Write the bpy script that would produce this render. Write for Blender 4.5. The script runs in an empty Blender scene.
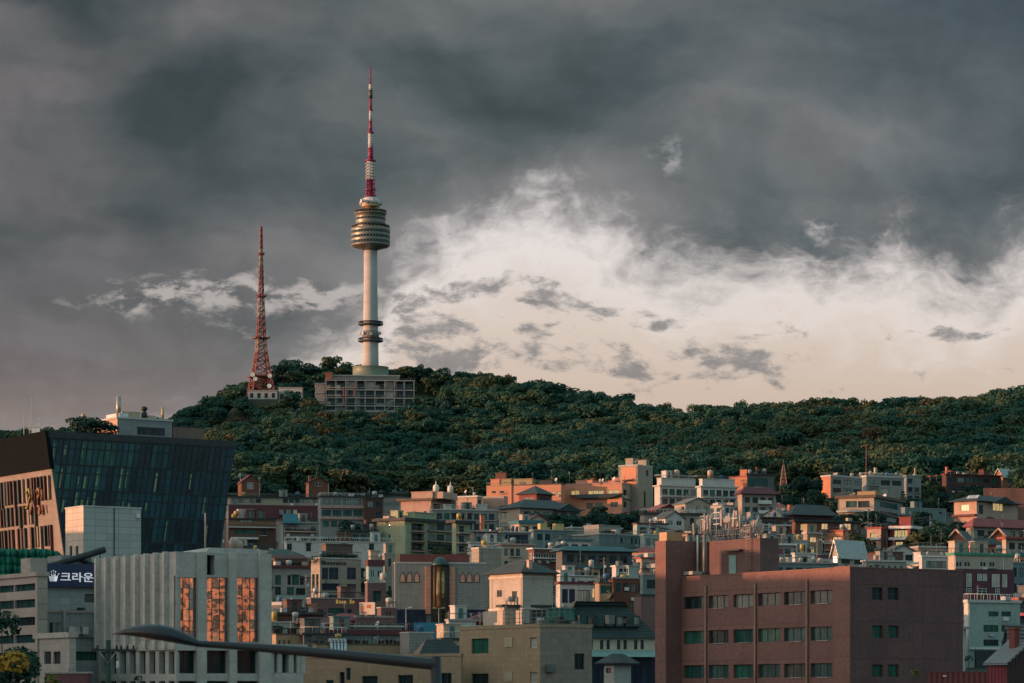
import bpy, math, random
import numpy as np
from mathutils import Vector, Matrix

R = math.radians
S = bpy.context.scene
COL = S.collection
random.seed(7)
rng = np.random.default_rng(7)

# ------------------------------------------------------------------ camera
F, HZ, CZ = 2920.0, 700.0, 10.0          # focal length in pixels, row of the horizon, eye height
cam_d = bpy.data.cameras.new('camera')
cam = bpy.data.objects.new('camera', cam_d)
COL.objects.link(cam)
cam.location = (0, 0, CZ)
cam.rotation_euler = (R(90), 0, 0)
cam_d.sensor_width = 36.0
cam_d.lens = 36.0 * F / 1024.0
cam_d.shift_y = (HZ - 341.5) / 1024.0
cam_d.clip_start = 0.5
cam_d.clip_end = 30000
cam_d.dof.use_dof = True
cam_d.dof.focus_distance = 700
cam_d.dof.aperture_fstop = 6.3
S.camera = cam

# ------------------------------------------------------------------ sun
SUN_EL, SUN_AZ = 3.5, 8.0      # degrees above the horizon / degrees in front of due left
to_sun = Vector((-math.cos(R(SUN_AZ)) * math.cos(R(SUN_EL)), -math.sin(R(SUN_AZ)) * math.cos(R(SUN_EL)), math.sin(R(SUN_EL))))
sun_d = bpy.data.lights.new('sun', 'SUN')
sun_d.energy = 5.0
sun_d.angle = R(0.5)
sun_d.color = (1.0, 0.47, 0.25)
sun = bpy.data.objects.new('sun', sun_d)
COL.objects.link(sun)
sun.location = (-300, -50, 200)
sun.rotation_euler = (-to_sun).to_track_quat('-Z', 'Y').to_euler()

# ------------------------------------------------------------------ view
vs = S.view_settings
vs.view_transform = 'Standard'
vs.look = 'None'
vs.exposure = 0.0
vs.gamma = 1.0
vs.use_curve_mapping = False
S.cycles.use_denoising = True
S.cycles.use_adaptive_sampling = True
S.cycles.adaptive_threshold = 0.012
S.cycles.max_bounces = 5
S.cycles.diffuse_bounces = 3
S.cycles.glossy_bounces = 3
S.cycles.transmission_bounces = 3
S.cycles.volume_bounces = 1
S.cycles.caustics_reflective = False
S.cycles.caustics_refractive = False


# ------------------------------------------------------------------ small node language
class NT:
    def __init__(self, tree):
        self.t = tree
        self.n = tree.nodes
        self.l = tree.links

    def put(self, sock, v):
        if hasattr(v, 'is_output'):
            self.l.new(v, sock)
        else:
            sock.default_value = v

    def math(self, op, a, b=None, c=None, clamp=False):
        n = self.n.new('ShaderNodeMath')
        n.operation = op
        n.use_clamp = clamp
        self.put(n.inputs[0], a)
        if b is not None: self.put(n.inputs[1], b)
        if c is not None: self.put(n.inputs[2], c)
        return n.outputs[0]

    def add(self, a, b): return self.math('ADD', a, b)
    def sub(self, a, b): return self.math('SUBTRACT', a, b)
    def mul(self, a, b): return self.math('MULTIPLY', a, b)
    def div(self, a, b): return self.math('DIVIDE', a, b)

    def sstep(self, x, lo, hi):
        n = self.n.new('ShaderNodeMapRange')
        n.interpolation_type = 'SMOOTHSTEP'
        self.put(n.inputs[0], x)
        n.inputs[1].default_value = lo
        n.inputs[2].default_value = hi
        return n.outputs[0]

    def lin(self, x, lo, hi, a=0.0, b=1.0):
        n = self.n.new('ShaderNodeMapRange')
        self.put(n.inputs[0], x)
        for i, v in ((1, lo), (2, hi), (3, a), (4, b)):
            n.inputs[i].default_value = v
        return n.outputs[0]

    def xyz(self, x, y, z):
        n = self.n.new('ShaderNodeCombineXYZ')
        for i, v in enumerate((x, y, z)): self.put(n.inputs[i], v)
        return n.outputs[0]

    def sep(self, v):
        n = self.n.new('ShaderNodeSeparateXYZ')
        self.put(n.inputs[0], v)
        return n.outputs

    def noise(self, vec, scale, detail=4, rough=0.55, dist=0.0, dim='3D', out=0):
        n = self.n.new('ShaderNodeTexNoise')
        n.noise_dimensions = dim
        if vec is not None: self.put(n.inputs['Vector'], vec)
        n.inputs['Scale'].default_value = scale
        n.inputs['Detail'].default_value = detail
        n.inputs['Roughness'].default_value = rough
        n.inputs['Distortion'].default_value = dist
        return n.outputs[out]

    def ramp(self, fac, stops, interp='LINEAR'):
        n = self.n.new('ShaderNodeValToRGB')
        cr = n.color_ramp
        cr.interpolation = interp
        while len(cr.elements) < len(stops): cr.elements.new(0.5)
        for e, (p, c) in zip(cr.elements, stops):
            e.position = p
            e.color = (c[0], c[1], c[2], 1) if hasattr(c, '__len__') else (c, c, c, 1)
        self.put(n.inputs[0], fac)
        return n.outputs[0]

    def mix(self, fac, a, b, mode='MIX'):
        n = self.n.new('ShaderNodeMix')
        n.data_type = 'RGBA'
        n.blend_type = mode
        self.put(n.inputs[0], fac)
        for s, v in ((n.inputs[6], a), (n.inputs[7], b)):
            if isinstance(v, (tuple, list)): v = (v[0], v[1], v[2], 1)
            self.put(s, v)
        return n.outputs[2]


# ------------------------------------------------------------------ sky
def build_world():
    w = bpy.data.worlds.new('World')
    S.world = w
    w.use_nodes = True
    t = NT(w.node_tree)
    t.n.clear()
    out = t.n.new('ShaderNodeOutputWorld')
    tc = t.n.new('ShaderNodeTexCoord')
    d = t.sep(tc.outputs['Generated'])
    dy = t.math('MAXIMUM', d[1], 0.25)
    x = t.add(t.mul(t.div(d[0], dy), F / 1024.0), 0.5)          # azimuth, in picture widths
    y = t.sub(HZ / 1024.0, t.mul(t.div(d[2], dy), F / 1024.0))  # elevation, downwards
    p0 = t.xyz(x, t.mul(y, 1.5), 0.0)
    wob = t.noise(p0, 3.6, 5, 0.6, out=1)
    ws = t.sep(wob)
    wx = t.mul(t.sub(ws[0], 0.5), 0.13)
    wy = t.mul(t.sub(ws[1], 0.5), 0.11)
    xd, yd = t.add(x, wx), t.add(y, wy)
    p = t.xyz(xd, t.mul(yd, 1.5), 3.0)
    # lower edge of the cloud deck along the azimuth
    stops = [(0.0, .47), (.10, .47), (.22, .45), (.30, .36), (.355, .325), (.40, .262), (.45, .240), (.52, .222), (.575, .222), (.61, .240),
             (.65, .268), (.70, .27), (.76, .268), (.82, .272), (.87, .256), (.91, .276), (.96, .285), (1.0, .255)]
    yb = t.ramp(xd, [(a, b) for a, b in stops], 'EASE')
    D = t.sub(yb, yd)                                            # > 0 inside the deck

    D2, DH = 0.0, 0.0
    def gauss(cx, cy, rx, ry):
        e = t.math('POWER', t.div(t.sub(xd, cx), rx), 2)
        f = t.math('POWER', t.div(t.sub(yd, cy), ry), 2)
        return t.math('EXPONENT', t.mul(t.add(e, f), -1.0))
    # loose clouds low in the clear strip
    for cx, cy, rx, ry, amp in ((.44, .288, .075, .016, 1.0), (.41, .335, .060, .034, 1.2), (.53, .350, .036, .022, 1.25), (.625, .364, .036, .022, 1.25),
                                (.72, .352, .050, .022, 1.3), (.59, .302, .065, .014, 1.2), (.935, .318, .042, .010, 1.3), (.668, .308, .018, .014, .75),
                                (.52, .285, .045, .010, .6), (.83, .363, .045, .008, .6), (.77, .325, .03, .009, .6), (.97, .29, .03, .008, .6), (.45, .36, .05, .012, .7)):
        D2 = t.add(D2, t.mul(gauss(cx, cy, rx, ry), amp))
    # thin places in the deck
    for cx, cy, rx, ry, amp in ((.19, .290, .12, .022, .95), (.295, .285, .05, .020, .9), (.145, .30, .07, .020, .5), (.80, .215, .030, .016, .8), (.645, .155, .03, .02, .7),
                                (.05, .43, .12, .016, .35), (.985, .0, .05, .02, .3), (.25, .33, .10, .015, .45), (.36, .30, .03, .04, .5)):
        DH = t.add(DH, t.mul(gauss(cx, cy, rx, ry), amp))
    n_big = t.noise(t.xyz(t.mul(xd, 1.0), t.mul(yd, 1.8), 1.7), 3.8, 3.5, 0.42)
    n_mid = t.noise(p, 13.0, 8, 0.62)
    n_fine = t.noise(p, 42.0, 6, 0.6)
    D = t.add(D, t.mul(t.sub(n_mid, 0.5), 0.15))
    D = t.add(D, t.mul(t.sub(n_fine, 0.5), 0.055))
    D = t.add(D, 0.006)
    n_brk = t.noise(t.xyz(t.add(x, t.mul(wx, .5)), t.mul(t.add(y, t.mul(wy, .5)), 1.9), 8.0), 27.0, 8, .62)
    deck = t.sstep(D, -0.030, 0.054)
    hole = t.mul(t.sstep(t.mul(DH, t.lin(n_brk, .36, .62, 0.0, 2.2)), .50, 2.0), .46)
    deck = t.mul(deck, t.sub(1.0, hole))
    loose = t.mul(t.sstep(t.add(D2, t.mul(t.sub(n_brk, .5), 4.2)), .52, 1.35), .86)
    alpha = t.math('MAXIMUM', deck, loose)
    # colour of the open sky, from horizon up
    sky = t.ramp(y, [(.10, (.36, .42, .48)), (.17, (.84, .79, .79)), (.23, (.86, .78, .75)), (.32, (.78, .655, .575)), (.41, (.67, .515, .415))])
    tintn = t.noise(p, 6.0, 4, 0.5)
    sky = t.mix(t.mul(tintn, 0.16), sky, (.55, .46, .42))
    sky = t.mix(t.mul(t.sstep(D, -.085, -.012), .38), sky, (.98, .93, .915))
    # colour of the cloud, thin edges paler
    tone = t.add(t.mul(t.sub(n_big, 0.5), 2.3), t.mul(t.sub(n_mid, 0.5), .26))
    tone = t.add(tone, 0.5)
    # a paler, warmer side under the deck at low azimuths, bluer far right
    cl = t.ramp(tone, [(.08, (.048, .066, .073)), (.40, (.082, .104, .112)), (.64, (.138, .150, .156)), (.95, (.23, .225, .228))])
    lowwarm = t.mul(t.sstep(y, .24, .44), t.sstep(x, .50, .12))
    cl = t.mix(t.mul(lowwarm, 0.75), cl, (.20, .178, .166))
    cl = t.mix(t.mul(t.mul(t.sstep(y, .34, .43), t.sstep(x, .34, .0)), .8), cl, (.34, .265, .225))
    blue = t.sstep(x, .45, .95)
    cl = t.mix(t.mul(blue, .35), cl, (.085, .118, .142))
    warmleft = t.mul(t.sstep(x, .42, .0), t.lin(n_big, .30, .66))
    cl = t.mix(t.mul(warmleft, .85), cl, (.190, .160, .168))
    cl = t.mix(t.mul(t.sstep(D, .095, .0), .8), cl, (.255, .245, .25))
    # relief: sides of the billows towards the low sun are paler
    p2 = t.xyz(t.sub(xd, .014), t.add(t.mul(yd, 1.5), .012), 3.0)
    rel = t.sub(t.noise(p2, 9.0, 5, .55), t.noise(p, 9.0, 5, .55))
    relf = t.lin(rel, -.12, .12, .91, 1.10)
    brk = t.add(1.0, t.mul(t.sub(t.lin(n_brk, .35, .70, 1.22, .84), 1.0), t.sub(1.0, deck)))
    k_ = t.mul(relf, brk)
    cl = t.mix(1.0, cl, t.xyz(k_, k_, t.mul(k_, 1.0)), 'MULTIPLY')
    front = t.mix(alpha, sky, cl)
    # the rest of the sky: same weather, brighter towards the sunset behind and to the left
    dirn = t.xyz(d[0], d[1], t.mul(d[2], 2.0))
    g1 = t.noise(dirn, 2.2, 6, 0.6)
    rest = t.ramp(g1, [(.34, (.14, .29, .32)), (.50, (.31, .51, .55)), (.66, (.58, .77, .80))])
    west = t.mul(t.sstep(d[0], -0.25, -0.92), t.sstep(d[2], .75, .10))
    rest = t.mix(t.mul(west, .9), rest, t.ramp(g1, [(.3, (1.75, 1.38, 1.14)), (.6, (2.75, 2.15, 1.75))]))
    lowb = t.mul(t.sstep(d[2], .14, .02), t.sstep(d[0], -.8, -.3))
    rest = t.mix(t.mul(lowb, .8), rest, (.06, .085, .10))
    isfront = t.mul(t.sstep(d[1], .80, .93), t.sstep(d[2], .42, .30))
    colr = t.mix(isfront, rest, front)
    bg = t.n.new('ShaderNodeBackground')
    t.put(bg.inputs[0], colr)
    bg.inputs[1].default_value = 1.0
    # clear sky behind the clouds
    nis = t.n.new('ShaderNodeTexSky')
    nis.sky_type = 'NISHITA'
    nis.sun_disc = False
    nis.sun_elevation = R(SUN_EL)
    nis.sun_rotation = math.atan2(to_sun.x, to_sun.y)
    bg2 = t.n.new('ShaderNodeBackground')
    t.l.new(nis.outputs[0], bg2.inputs[0])
    bg2.inputs[1].default_value = 0.1
    mx = t.n.new('ShaderNodeMixShader')
    t.put(mx.inputs[0], t.lin(alpha, 0, 1, .88, .97))
    t.l.new(bg2.outputs[0], mx.inputs[1])
    t.l.new(bg.outputs[0], mx.inputs[2])
    t.l.new(mx.outputs[0], out.inputs[0])
    w.cycles.sampling_method = 'MANUAL'
    w.cycles.sample_map_resolution = 1024


build_world()

# ------------------------------------------------------------------ from picture rows to the ground
def PX(px, Y): return (px - 512.0) * Y / F
def PZ(py, Y): return CZ + (HZ - py) * Y / F

_TY = np.array([300, 400, 450, 500, 600, 700, 800, 900, 1000, 1100, 1200, 1300.])
_TP = np.array([797, 730, 694, 666, 630, 597, 566, 541, 521, 504, 490, 478.])
_TZ = CZ + (HZ - _TP) * _TY / F
def Ypy(py): return float(np.interp(-py, -_TP, _TY))

_RX = np.array([-900, -420, -250, -120, 0, 90, 170, 230, 280, 320, 380, 430, 480, 560, 640, 680, 740, 820, 900, 960, 1024, 1120, 1400, 2200.])
_RP = np.array([330, 330, 372, 440, 452, 445, 430, 402, 379, 374, 378, 384, 390, 408, 417, 427, 425, 421, 421, 413, 408, 400, 420, 520.])

def zg(X, Y):
    """height of the ground (numpy friendly)"""
    X = np.asarray(X, float); Y = np.asarray(Y, float)
    Yc = np.maximum(Y, 300.0)
    px = 512 + F * X / Yc
    z = np.interp(Yc, _TY, _TZ)
    Yr = np.interp(px, [450, 720], [2070, 1780])
    zr = CZ + (HZ - np.interp(px, _RX, _RP)) * Yr / F
    t = np.clip((Y - 1300) / (Yr - 1300), 0, 1)
    prof = t ** np.interp(px, [120, 230, 440, 560, 760], [1.2, 2.0, 2.0, 1.3, 1.05])
    zs = _TZ[-1] + (zr - _TZ[-1]) * prof
    z = np.where(Y > 1300, zs, z)
    over = np.clip((Y - Yr) / 1400.0, 0, 1)
    z = np.where(Y > Yr, zr * (1 - over) ** 1.5, z)
    bump = 5.0 * np.sin(X * .021 + 1.3) * np.sin(Y * .017) + 3.0 * np.sin(X * .05 + Y * .03) + 4 * np.sin(X * .011 - Y * .009)
    z = z + bump * np.clip((Y - 1330) / 120, 0, 1) * np.clip((Yr - Y) / 150 + .15, 0.15, 1)
    z = z + 95.0 * np.exp(-((X + 440) / 75.0) ** 2 - ((Y - 1370) / 190.0) ** 2)      # added spur out of view, shading the left woods
    # terrace of the tower plaza
    w = np.clip(1 - np.maximum(np.abs(X + 100) - 42, np.abs(Y - 2000) - 34) / 26.0, 0, 1)
    z = z + (204.0 - z) * w
    w2 = np.clip(1 - np.maximum(np.abs(X + 168) - 16, np.abs(Y - 2000) - 20) / 20.0, 0, 1)
    z = z + (214.0 - z) * w2
    return z
def Z(X, Y): return float(zg(X, Y))

# ------------------------------------------------------------------ objects and meshes
_labels = {}
def tag(o, label=None, cat=None, group=None, kind=None):
    if label:
        if label in _labels and not group: print('DUPLICATE LABEL', label)
        _labels[label] = 1
        o['label'] = label
    if cat: o['category'] = cat
    if group: o['group'] = group
    if kind or cat: o['kind'] = kind or 'thing'
    return o

def empty(name, loc=(0, 0, 0), rz=0.0):
    o = bpy.data.objects.new(name, None)
    COL.objects.link(o)
    o.location = loc
    o.rotation_euler = (0, 0, rz)
    o.empty_display_size = 0.5
    return o

def place(name, mesh, parent=None, loc=(0, 0, 0), rz=0.0):
    o = bpy.data.objects.new(name, mesh)
    COL.objects.link(o)
    if parent is not None: o.parent = parent
    o.location = loc
    o.rotation_euler = (0, 0, rz)
    return o

class MB:
    """collects faces, builds ONE mesh object"""
    def __init__(self):
        self.v, self.f, self.m, self.sm = [], [], [], []

    def face(self, pts, mi=0, smooth=False):
        b = len(self.v)
        self.v += [tuple(p) for p in pts]
        self.f.append(tuple(range(b, b + len(pts))))
        self.m.append(mi); self.sm.append(smooth)

    def box(self, x0, x1, y0, y1, z0, z1, mi=0):
        if x0 > x1: x0, x1 = x1, x0
        if y0 > y1: y0, y1 = y1, y0
        if z0 > z1: z0, z1 = z1, z0
        b = len(self.v)
        self.v += [(x0, y0, z0), (x1, y0, z0), (x1, y1, z0), (x0, y1, z0), (x0, y0, z1), (x1, y0, z1), (x1, y1, z1), (x0, y1, z1)]
        for q in ((3, 2, 1, 0), (4, 5, 6, 7), (0, 1, 5, 4), (1, 2, 6, 5), (2, 3, 7, 6), (3, 0, 4, 7)):
            self.f.append(tuple(b + i for i in q)); self.m.append(mi); self.sm.append(False)
        return self

    def hexa(self, bot, top, mi=0):
        """eight corners: bottom ring then top ring, counter-clockwise from above"""
        b = len(self.v)
        self.v += [tuple(p) for p in bot] + [tuple(p) for p in top]
        n = len(bot)
        fs = [tuple(range(n - 1, -1, -1)), tuple(range(n, 2 * n))] + [(i, (i + 1) % n, n + (i + 1) % n, n + i) for i in range(n)]
        for q in fs:
            self.f.append(tuple(b + i for i in q)); self.m.append(mi); self.sm.append(False)
        return self

    def tube(self, p0, p1, r0, r1=None, n=6, mi=0, smooth=True):
        r1 = r0 if r1 is None else r1
        p0, p1 = Vector(p0), Vector(p1)
        d = (p1 - p0)
        if d.length < 1e-6: return self
        q = d.to_track_quat('Z', 'Y')
        b = len(self.v)
        for p, r in ((p0, r0), (p1, r1)):
            for i in range(n):
                a = 2 * math.pi * i / n
                self.v.append(tuple(p + q @ Vector((r * math.cos(a), r * math.sin(a), 0))))
        for i in range(n):
            j = (i + 1) % n
            self.f.append((b + i, b + j, b + n + j, b + n + i)); self.m.append(mi); self.sm.append(smooth)
        self.f.append(tuple(b + i for i in range(n - 1, -1, -1))); self.m.append(mi); self.sm.append(False)
        self.f.append(tuple(b + n + i for i in range(n))); self.m.append(mi); self.sm.append(False)
        return self

    def lathe(self, prof, n=32, c=(0, 0), mi=0, smooth=True, caps=True):
        b = len(self.v)
        for r, z in prof:
            for i in range(n):
                a = 2 * math.pi * i / n
                self.v.append((c[0] + r * math.cos(a), c[1] + r * math.sin(a), z))
        for k in range(len(prof) - 1):
            for i in range(n):
                j = (i + 1) % n
                self.f.append((b + k * n + i, b + k * n + j, b + (k + 1) * n + j, b + (k + 1) * n + i)); self.m.append(mi); self.sm.append(smooth)
        if caps:
            self.f.append(tuple(b + i for i in range(n - 1, -1, -1))); self.m.append(mi); self.sm.append(False)
            e = b + (len(prof) - 1) * n
            self.f.append(tuple(e + i for i in range(n))); self.m.append(mi); self.sm.append(False)
        return self

    def mesh(self, name, mats):
        me = bpy.data.meshes.new(name)
        me.from_pydata(self.v, [], self.f)
        if not isinstance(mats, (list, tuple)): mats = [mats]
        for m in mats: me.materials.append(m)
        me.polygons.foreach_set('material_index', self.m)
        me.polygons.foreach_set('use_smooth', self.sm)
        me.update()
        return me

    def build(self, name, mats, parent=None, loc=(0, 0, 0), rz=0.0):
        return place(name, self.mesh(name, mats), parent, loc, rz)

# ------------------------------------------------------------------ materials
_mats = {}
def newmat(name):
    m = bpy.data.materials.new(name)
    m.use_nodes = True
    t = NT(m.node_tree)
    bs = t.n['Principled BSDF']
    return m, t, bs

def hcoord(t):
    """horizontal run along any upright face, and height, in the object's own space"""
    tc = t.n.new('ShaderNodeTexCoord')
    p = t.sep(tc.outputs['Object']); n = t.sep(tc.outputs['Normal'])
    nx, ny = t.math('ABSOLUTE', n[0]), t.math('ABSOLUTE', n[1])
    h = t.add(t.mul(p[0], ny), t.mul(p[1], nx))
    return tc, h, p[2]

def wall(col, kind='plain', rough=.85, grime=1.0, size=None, joint=.55):
    key = ('w', tuple(col), kind, rough, grime, str(size), joint)
    if key in _mats: return _mats[key]
    m, t, bs = newmat('wall_' + kind)
    tc, h, z = hcoord(t)
    oi = t.n.new('ShaderNodeObjectInfo')
    off = t.mul(oi.outputs['Random'], 37.0)
    P = t.xyz(t.add(h, off), z, t.mul(off, .5))
    c = col
    n1 = t.noise(P, .35, 5, .6)
    c = t.mix(t.mul(t.sstep(n1, .42, .72),   .48 * grime), c, tuple(k * .56 for k in col))
    n2 = t.noise(t.xyz(t.mul(t.add(h, off), 2.4), t.mul(z, .16), 1.0), 1.0, 5, .65)   # rain streaks
    c = t.mix(t.mul(t.sstep(n2, .54, .74), .62 * grime), c, tuple(k * .42 for k in col))
    n3 = t.noise(P, 6.0, 4, .6)
    c = t.mix(t.mul(n3, .22), c, tuple(min(1, k * 1.25) for k in col))
    n4 = t.noise(P, 2.6, 7, .72)
    c = t.mix(t.mul(t.sstep(n4, .44, .66), .48 * grime), c, tuple(k * .52 for k in col))
    bump_h = n3
    if kind in ('brick', 'tile', 'panel'):
        w_, h_, mo = {'brick': (.5, .16, .02), 'tile': (.6, .45, .03), 'panel': (2.2, 1.3, .05)}[kind]
        if size: w_, h_, mo = size
        b = t.n.new('ShaderNodeTexBrick')
        b.offset = .5 if kind == 'brick' else 0.0
        t.put(b.inputs['Vector'], t.xyz(h, z, 0.0))
        t.put(b.inputs['Color1'], c)
        v = t.mix(.55, c, tuple(k * .70 for k in col))
        t.put(b.inputs['Color2'], v)
        b.inputs['Mortar'].default_value = tuple(k * joint for k in col) + (1,)
        b.inputs['Scale'].default_value = 1.0
        b.inputs['Mortar Size'].default_value = mo
        b.inputs['Mortar Smooth'].default_value = .3
        b.inputs['Bias'].default_value = 0.0
        b.inputs['Brick Width'].default_value = w_
        b.inputs['Row Height'].default_value = h_
        c = b.outputs[0]
        bump_h = t.sub(t.mul(n3, .3), b.outputs[1])
    if kind == 'ribbed':
        sp = (size or (.5,))[0]
        wv = t.math('SINE', t.mul(h, 6.283 / sp))
        bump_h = wv
    bp = t.n.new('ShaderNodeBump')
    bp.inputs['Strength'].default_value = .35 if kind != 'ribbed' else .9
    bp.inputs['Distance'].default_value = .03 if kind != 'ribbed' else .08
    t.put(bp.inputs['Height'], bump_h)
    t.l.new(bp.outputs[0], bs.inputs['Normal'])
    t.put(bs.inputs['Base Color'], c)
    bs.inputs['Roughness'].default_value = rough
    _mats[key] = m
    return m

def plain(col, rough=.6, metal=0.0, name='paint', var=.25, scale=1.5):
    key = ('p', tuple(col), rough, metal, name, var)
    if key in _mats: return _mats[key]
    m, t, bs = newmat(name)
    tc = t.n.new('ShaderNodeTexCoord')
    n = t.noise(tc.outputs['Object'], scale, 5, .6)
    c = t.mix(t.mul(t.sstep(n, .35, .7), var * 2), col, tuple(k * .6 for k in col))
    t.put(bs.inputs['Base Color'], c)
    t.put(bs.inputs['Roughness'], t.lin(n, .3, .7, max(.05, rough - .12), min(1, rough + .12)))
    bs.inputs['Metallic'].default_value = metal
    _mats[key] = m
    return m

def roofing(col, pitch=.33, rough=.7):
    """courses of roof tiles"""
    key = ('r', tuple(col), pitch)
    if key in _mats: return _mats[key]
    m, t, bs = newmat('roof_tiles')
    tc, h, z = hcoord(t)
    P = tc.outputs['Object']
    n = t.noise(P, .5, 6, .65)
    c = t.mix(t.sstep(n, .4, .75), col, tuple(k * .55 for k in col))
    n2 = t.noise(P, 9.0, 3, .6)
    c = t.mix(t.mul(n2, .4), c, tuple(min(1, k * 1.7 + .01) for k in col))
    wv = t.math('SINE', t.mul(z, 6.283 / pitch))
    bp = t.n.new('ShaderNodeBump')
    bp.inputs['Strength'].default_value = .8
    bp.inputs['Distance'].default_value = .06
    t.put(bp.inputs['Height'], wv)
    t.l.new(bp.outputs[0], bs.inputs['Normal'])
    t.put(bs.inputs['Base Color'], c)
    bs.inputs['Roughness'].default_value = rough
    _mats[key] = m
    return m

def glass(col, rough=.12, ior=1.5, var=.5, name='window_glass', mirror=0.0):
    key = ('g', tuple(col), rough, ior, mirror)
    if key in _mats: return _mats[key]
    m, t, bs = newmat(name)
    tc, h, z = hcoord(t)
    oi = t.n.new('ShaderNodeObjectInfo')
    P = t.xyz(t.add(h, t.mul(oi.outputs['Random'], 53.0)), t.mul(z, .25), t.mul(oi.outputs['Random'], 19.0))
    n = t.noise(P, 1.1, 3, .6)                                   # curtains and things behind the pane
    c = t.mix(t.mul(t.sstep(n, .40, .62), var), col, tuple(k * 2.2 + .012 for k in col))
    n2 = t.noise(t.xyz(t.mul(h, 5.0), t.mul(z, .1), oi.outputs['Random']), 1.0, 2, .5)
    c = t.mix(t.mul(t.sstep(n2, .5, .7), var), c, tuple(k * .35 for k in col))
    t.put(bs.inputs['Base Color'], c)
    bs.inputs['Roughness'].default_value = rough
    bs.inputs['IOR'].default_value = ior
    bs.inputs['Metallic'].default_value = mirror
    if not mirror: bs.inputs['Specular IOR Level'].default_value = .28
    # panes are never quite flat
    bp = t.n.new('ShaderNodeBump')
    bp.inputs['Strength'].default_value = .12
    bp.inputs['Distance'].default_value = .05
    t.put(bp.inputs['Height'], t.noise(t.xyz(h, z, oi.outputs['Random']), .9, 2, .5))
    t.l.new(bp.outputs[0], bs.inputs['Normal'])
    _mats[key] = m
    return m

def lit(col, strength, name='glowing_window'):
    key = ('l', tuple(col), strength)
    if key in _mats: return _mats[key]
    m, t, bs = newmat(name)
    tc, h, z = hcoord(t)
    n = t.noise(t.xyz(t.mul(h, 2.2), t.mul(z, .7), 0.0), 1.0, 3, .6)
    c = t.mix(t.sstep(n, .35, .65), col, tuple(k * .45 for k in col))
    t.put(bs.inputs['Base Color'], (.1, .09, .06, 1))
    t.put(bs.inputs['Emission Color'], c)
    bs.inputs['Emission Strength'].default_value = strength
    bs.inputs['Roughness'].default_value = .2
    _mats[key] = m
    return m

def leafmat(name, cols, rnd=True, rough=.75):
    m, t, bs = newmat(name)
    geo = t.n.new('ShaderNodeNewGeometry')
    oi = t.n.new('ShaderNodeObjectInfo')
    n = t.noise(geo.outputs['Position'], .55, 3, .6)
    nb = t.noise(geo.outputs['Position'], .011, 3, .6)
    if rnd: fac = t.add(t.mul(oi.outputs['Random'], .62), t.mul(t.sstep(nb, .35, .65), .36))
    else: fac = t.noise(geo.outputs['Position'], .3, 2, .5)
    c = t.ramp(fac, cols)
    c = t.mix(t.mul(t.sstep(n, .35, .7), .5), c, t.mix(1.0, c, (.5, .5, .55), 'MULTIPLY'))
    t.put(bs.inputs['Base Color'], c)
    bs.inputs['Roughness'].default_value = rough
    bs.inputs['Specular IOR Level'].default_value = .2
    return m

M = dict(
    frame=plain((.05, .055, .06), .5, 0, 'window_frame'),
    white_frame=plain((.6, .6, .58), .5, 0, 'white_frame'),
    brown_frame=plain((.09, .05, .04), .5, 0, 'brown_frame'),
    steel=plain((.32, .33, .34), .4, .6, 'steel'),
    galv=plain((.42, .43, .43), .5, .3, 'galvanised'),
    dark_steel=plain((.035, .04, .045), .5, .3, 'dark_steel'),
    conc=wall((.34, .33, .31)),
    pale_conc=wall((.50, .49, .46)),
    white=wall((.70, .69, .66)),
    white_paint=plain((.74, .73, .70), .5, 0, 'white_paint'),
    bark=plain((.055, .04, .03), .9, 0, 'bark', .3, 4),
    rail=plain((.16, .17, .17), .5, .4, 'railing'),
)
GL = dict(
    d=glass((.010, .022, .026)), t=glass((.013, .060, .060)), g=glass((.015, .085, .062)), p=glass((.16, .19, .17), .25),
    b=glass((.045, .028, .022)), n=glass((.012, .02, .04)), y=lit((1.0, .70, .28), .62), o=lit((1.0, .62, .30), .85), c=glass((.36, .33, .27), .4),  # y and o panes give off a warm glow of their own
    m=glass((.05, .06, .055), .1),
)

# ------------------------------------------------------------------ terrain
def build_ground():
    xs = np.concatenate([[-2600, -2000], np.arange(-1500, -600, 60), np.arange(-600, 600.1, 10), np.arange(660, 1501, 60), [2000, 2600]])
    ys = np.concatenate([[-1500, -800], np.arange(-200, 300, 50), np.arange(300, 2300, 10), np.arange(2300, 3600, 60), [4200, 4800]])
    X, Y = np.meshgrid(xs, ys)
    Zv = zg(X, Y)
    nx, ny = len(xs), len(ys)
    v = np.stack([X.ravel(), Y.ravel(), Zv.ravel()], 1)
    idx = np.arange(nx * ny).reshape(ny, nx)
    q = np.stack([idx[:-1, :-1], idx[:-1, 1:], idx[1:, 1:], idx[1:, :-1]], -1).reshape(-1, 4)
    me = bpy.data.meshes.new('ground')
    me.from_pydata(v.tolist(), [], q.tolist())
    me.polygons.foreach_set('use_smooth', [True] * len(q))
    m, t, bs = newmat('ground')
    geo = t.n.new('ShaderNodeNewGeometry')
    pos = geo.outputs['Position']
    yy = t.sep(pos)[1]
    n = t.noise(pos, .03, 6, .6); n2 = t.noise(pos, .4, 5, .6)
    city = t.mix(t.sstep(n, .45, .58), (.07, .07, .068), (.02, .032, .02))
    city = t.mix(t.mul(n2, .4), city, (.035, .033, .03))
    wood = t.mix(n2, (.018, .026, .014), (.035, .03, .018))
    t.put(bs.inputs['Base Color'], t.mix(t.sstep(yy, 1240, 1300), city, wood))
    bs.inputs['Roughness'].default_value = .95
    me.materials.append(m)
    o = place('ground', me)
    tag(o, kind='structure')

build_ground()

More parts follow.
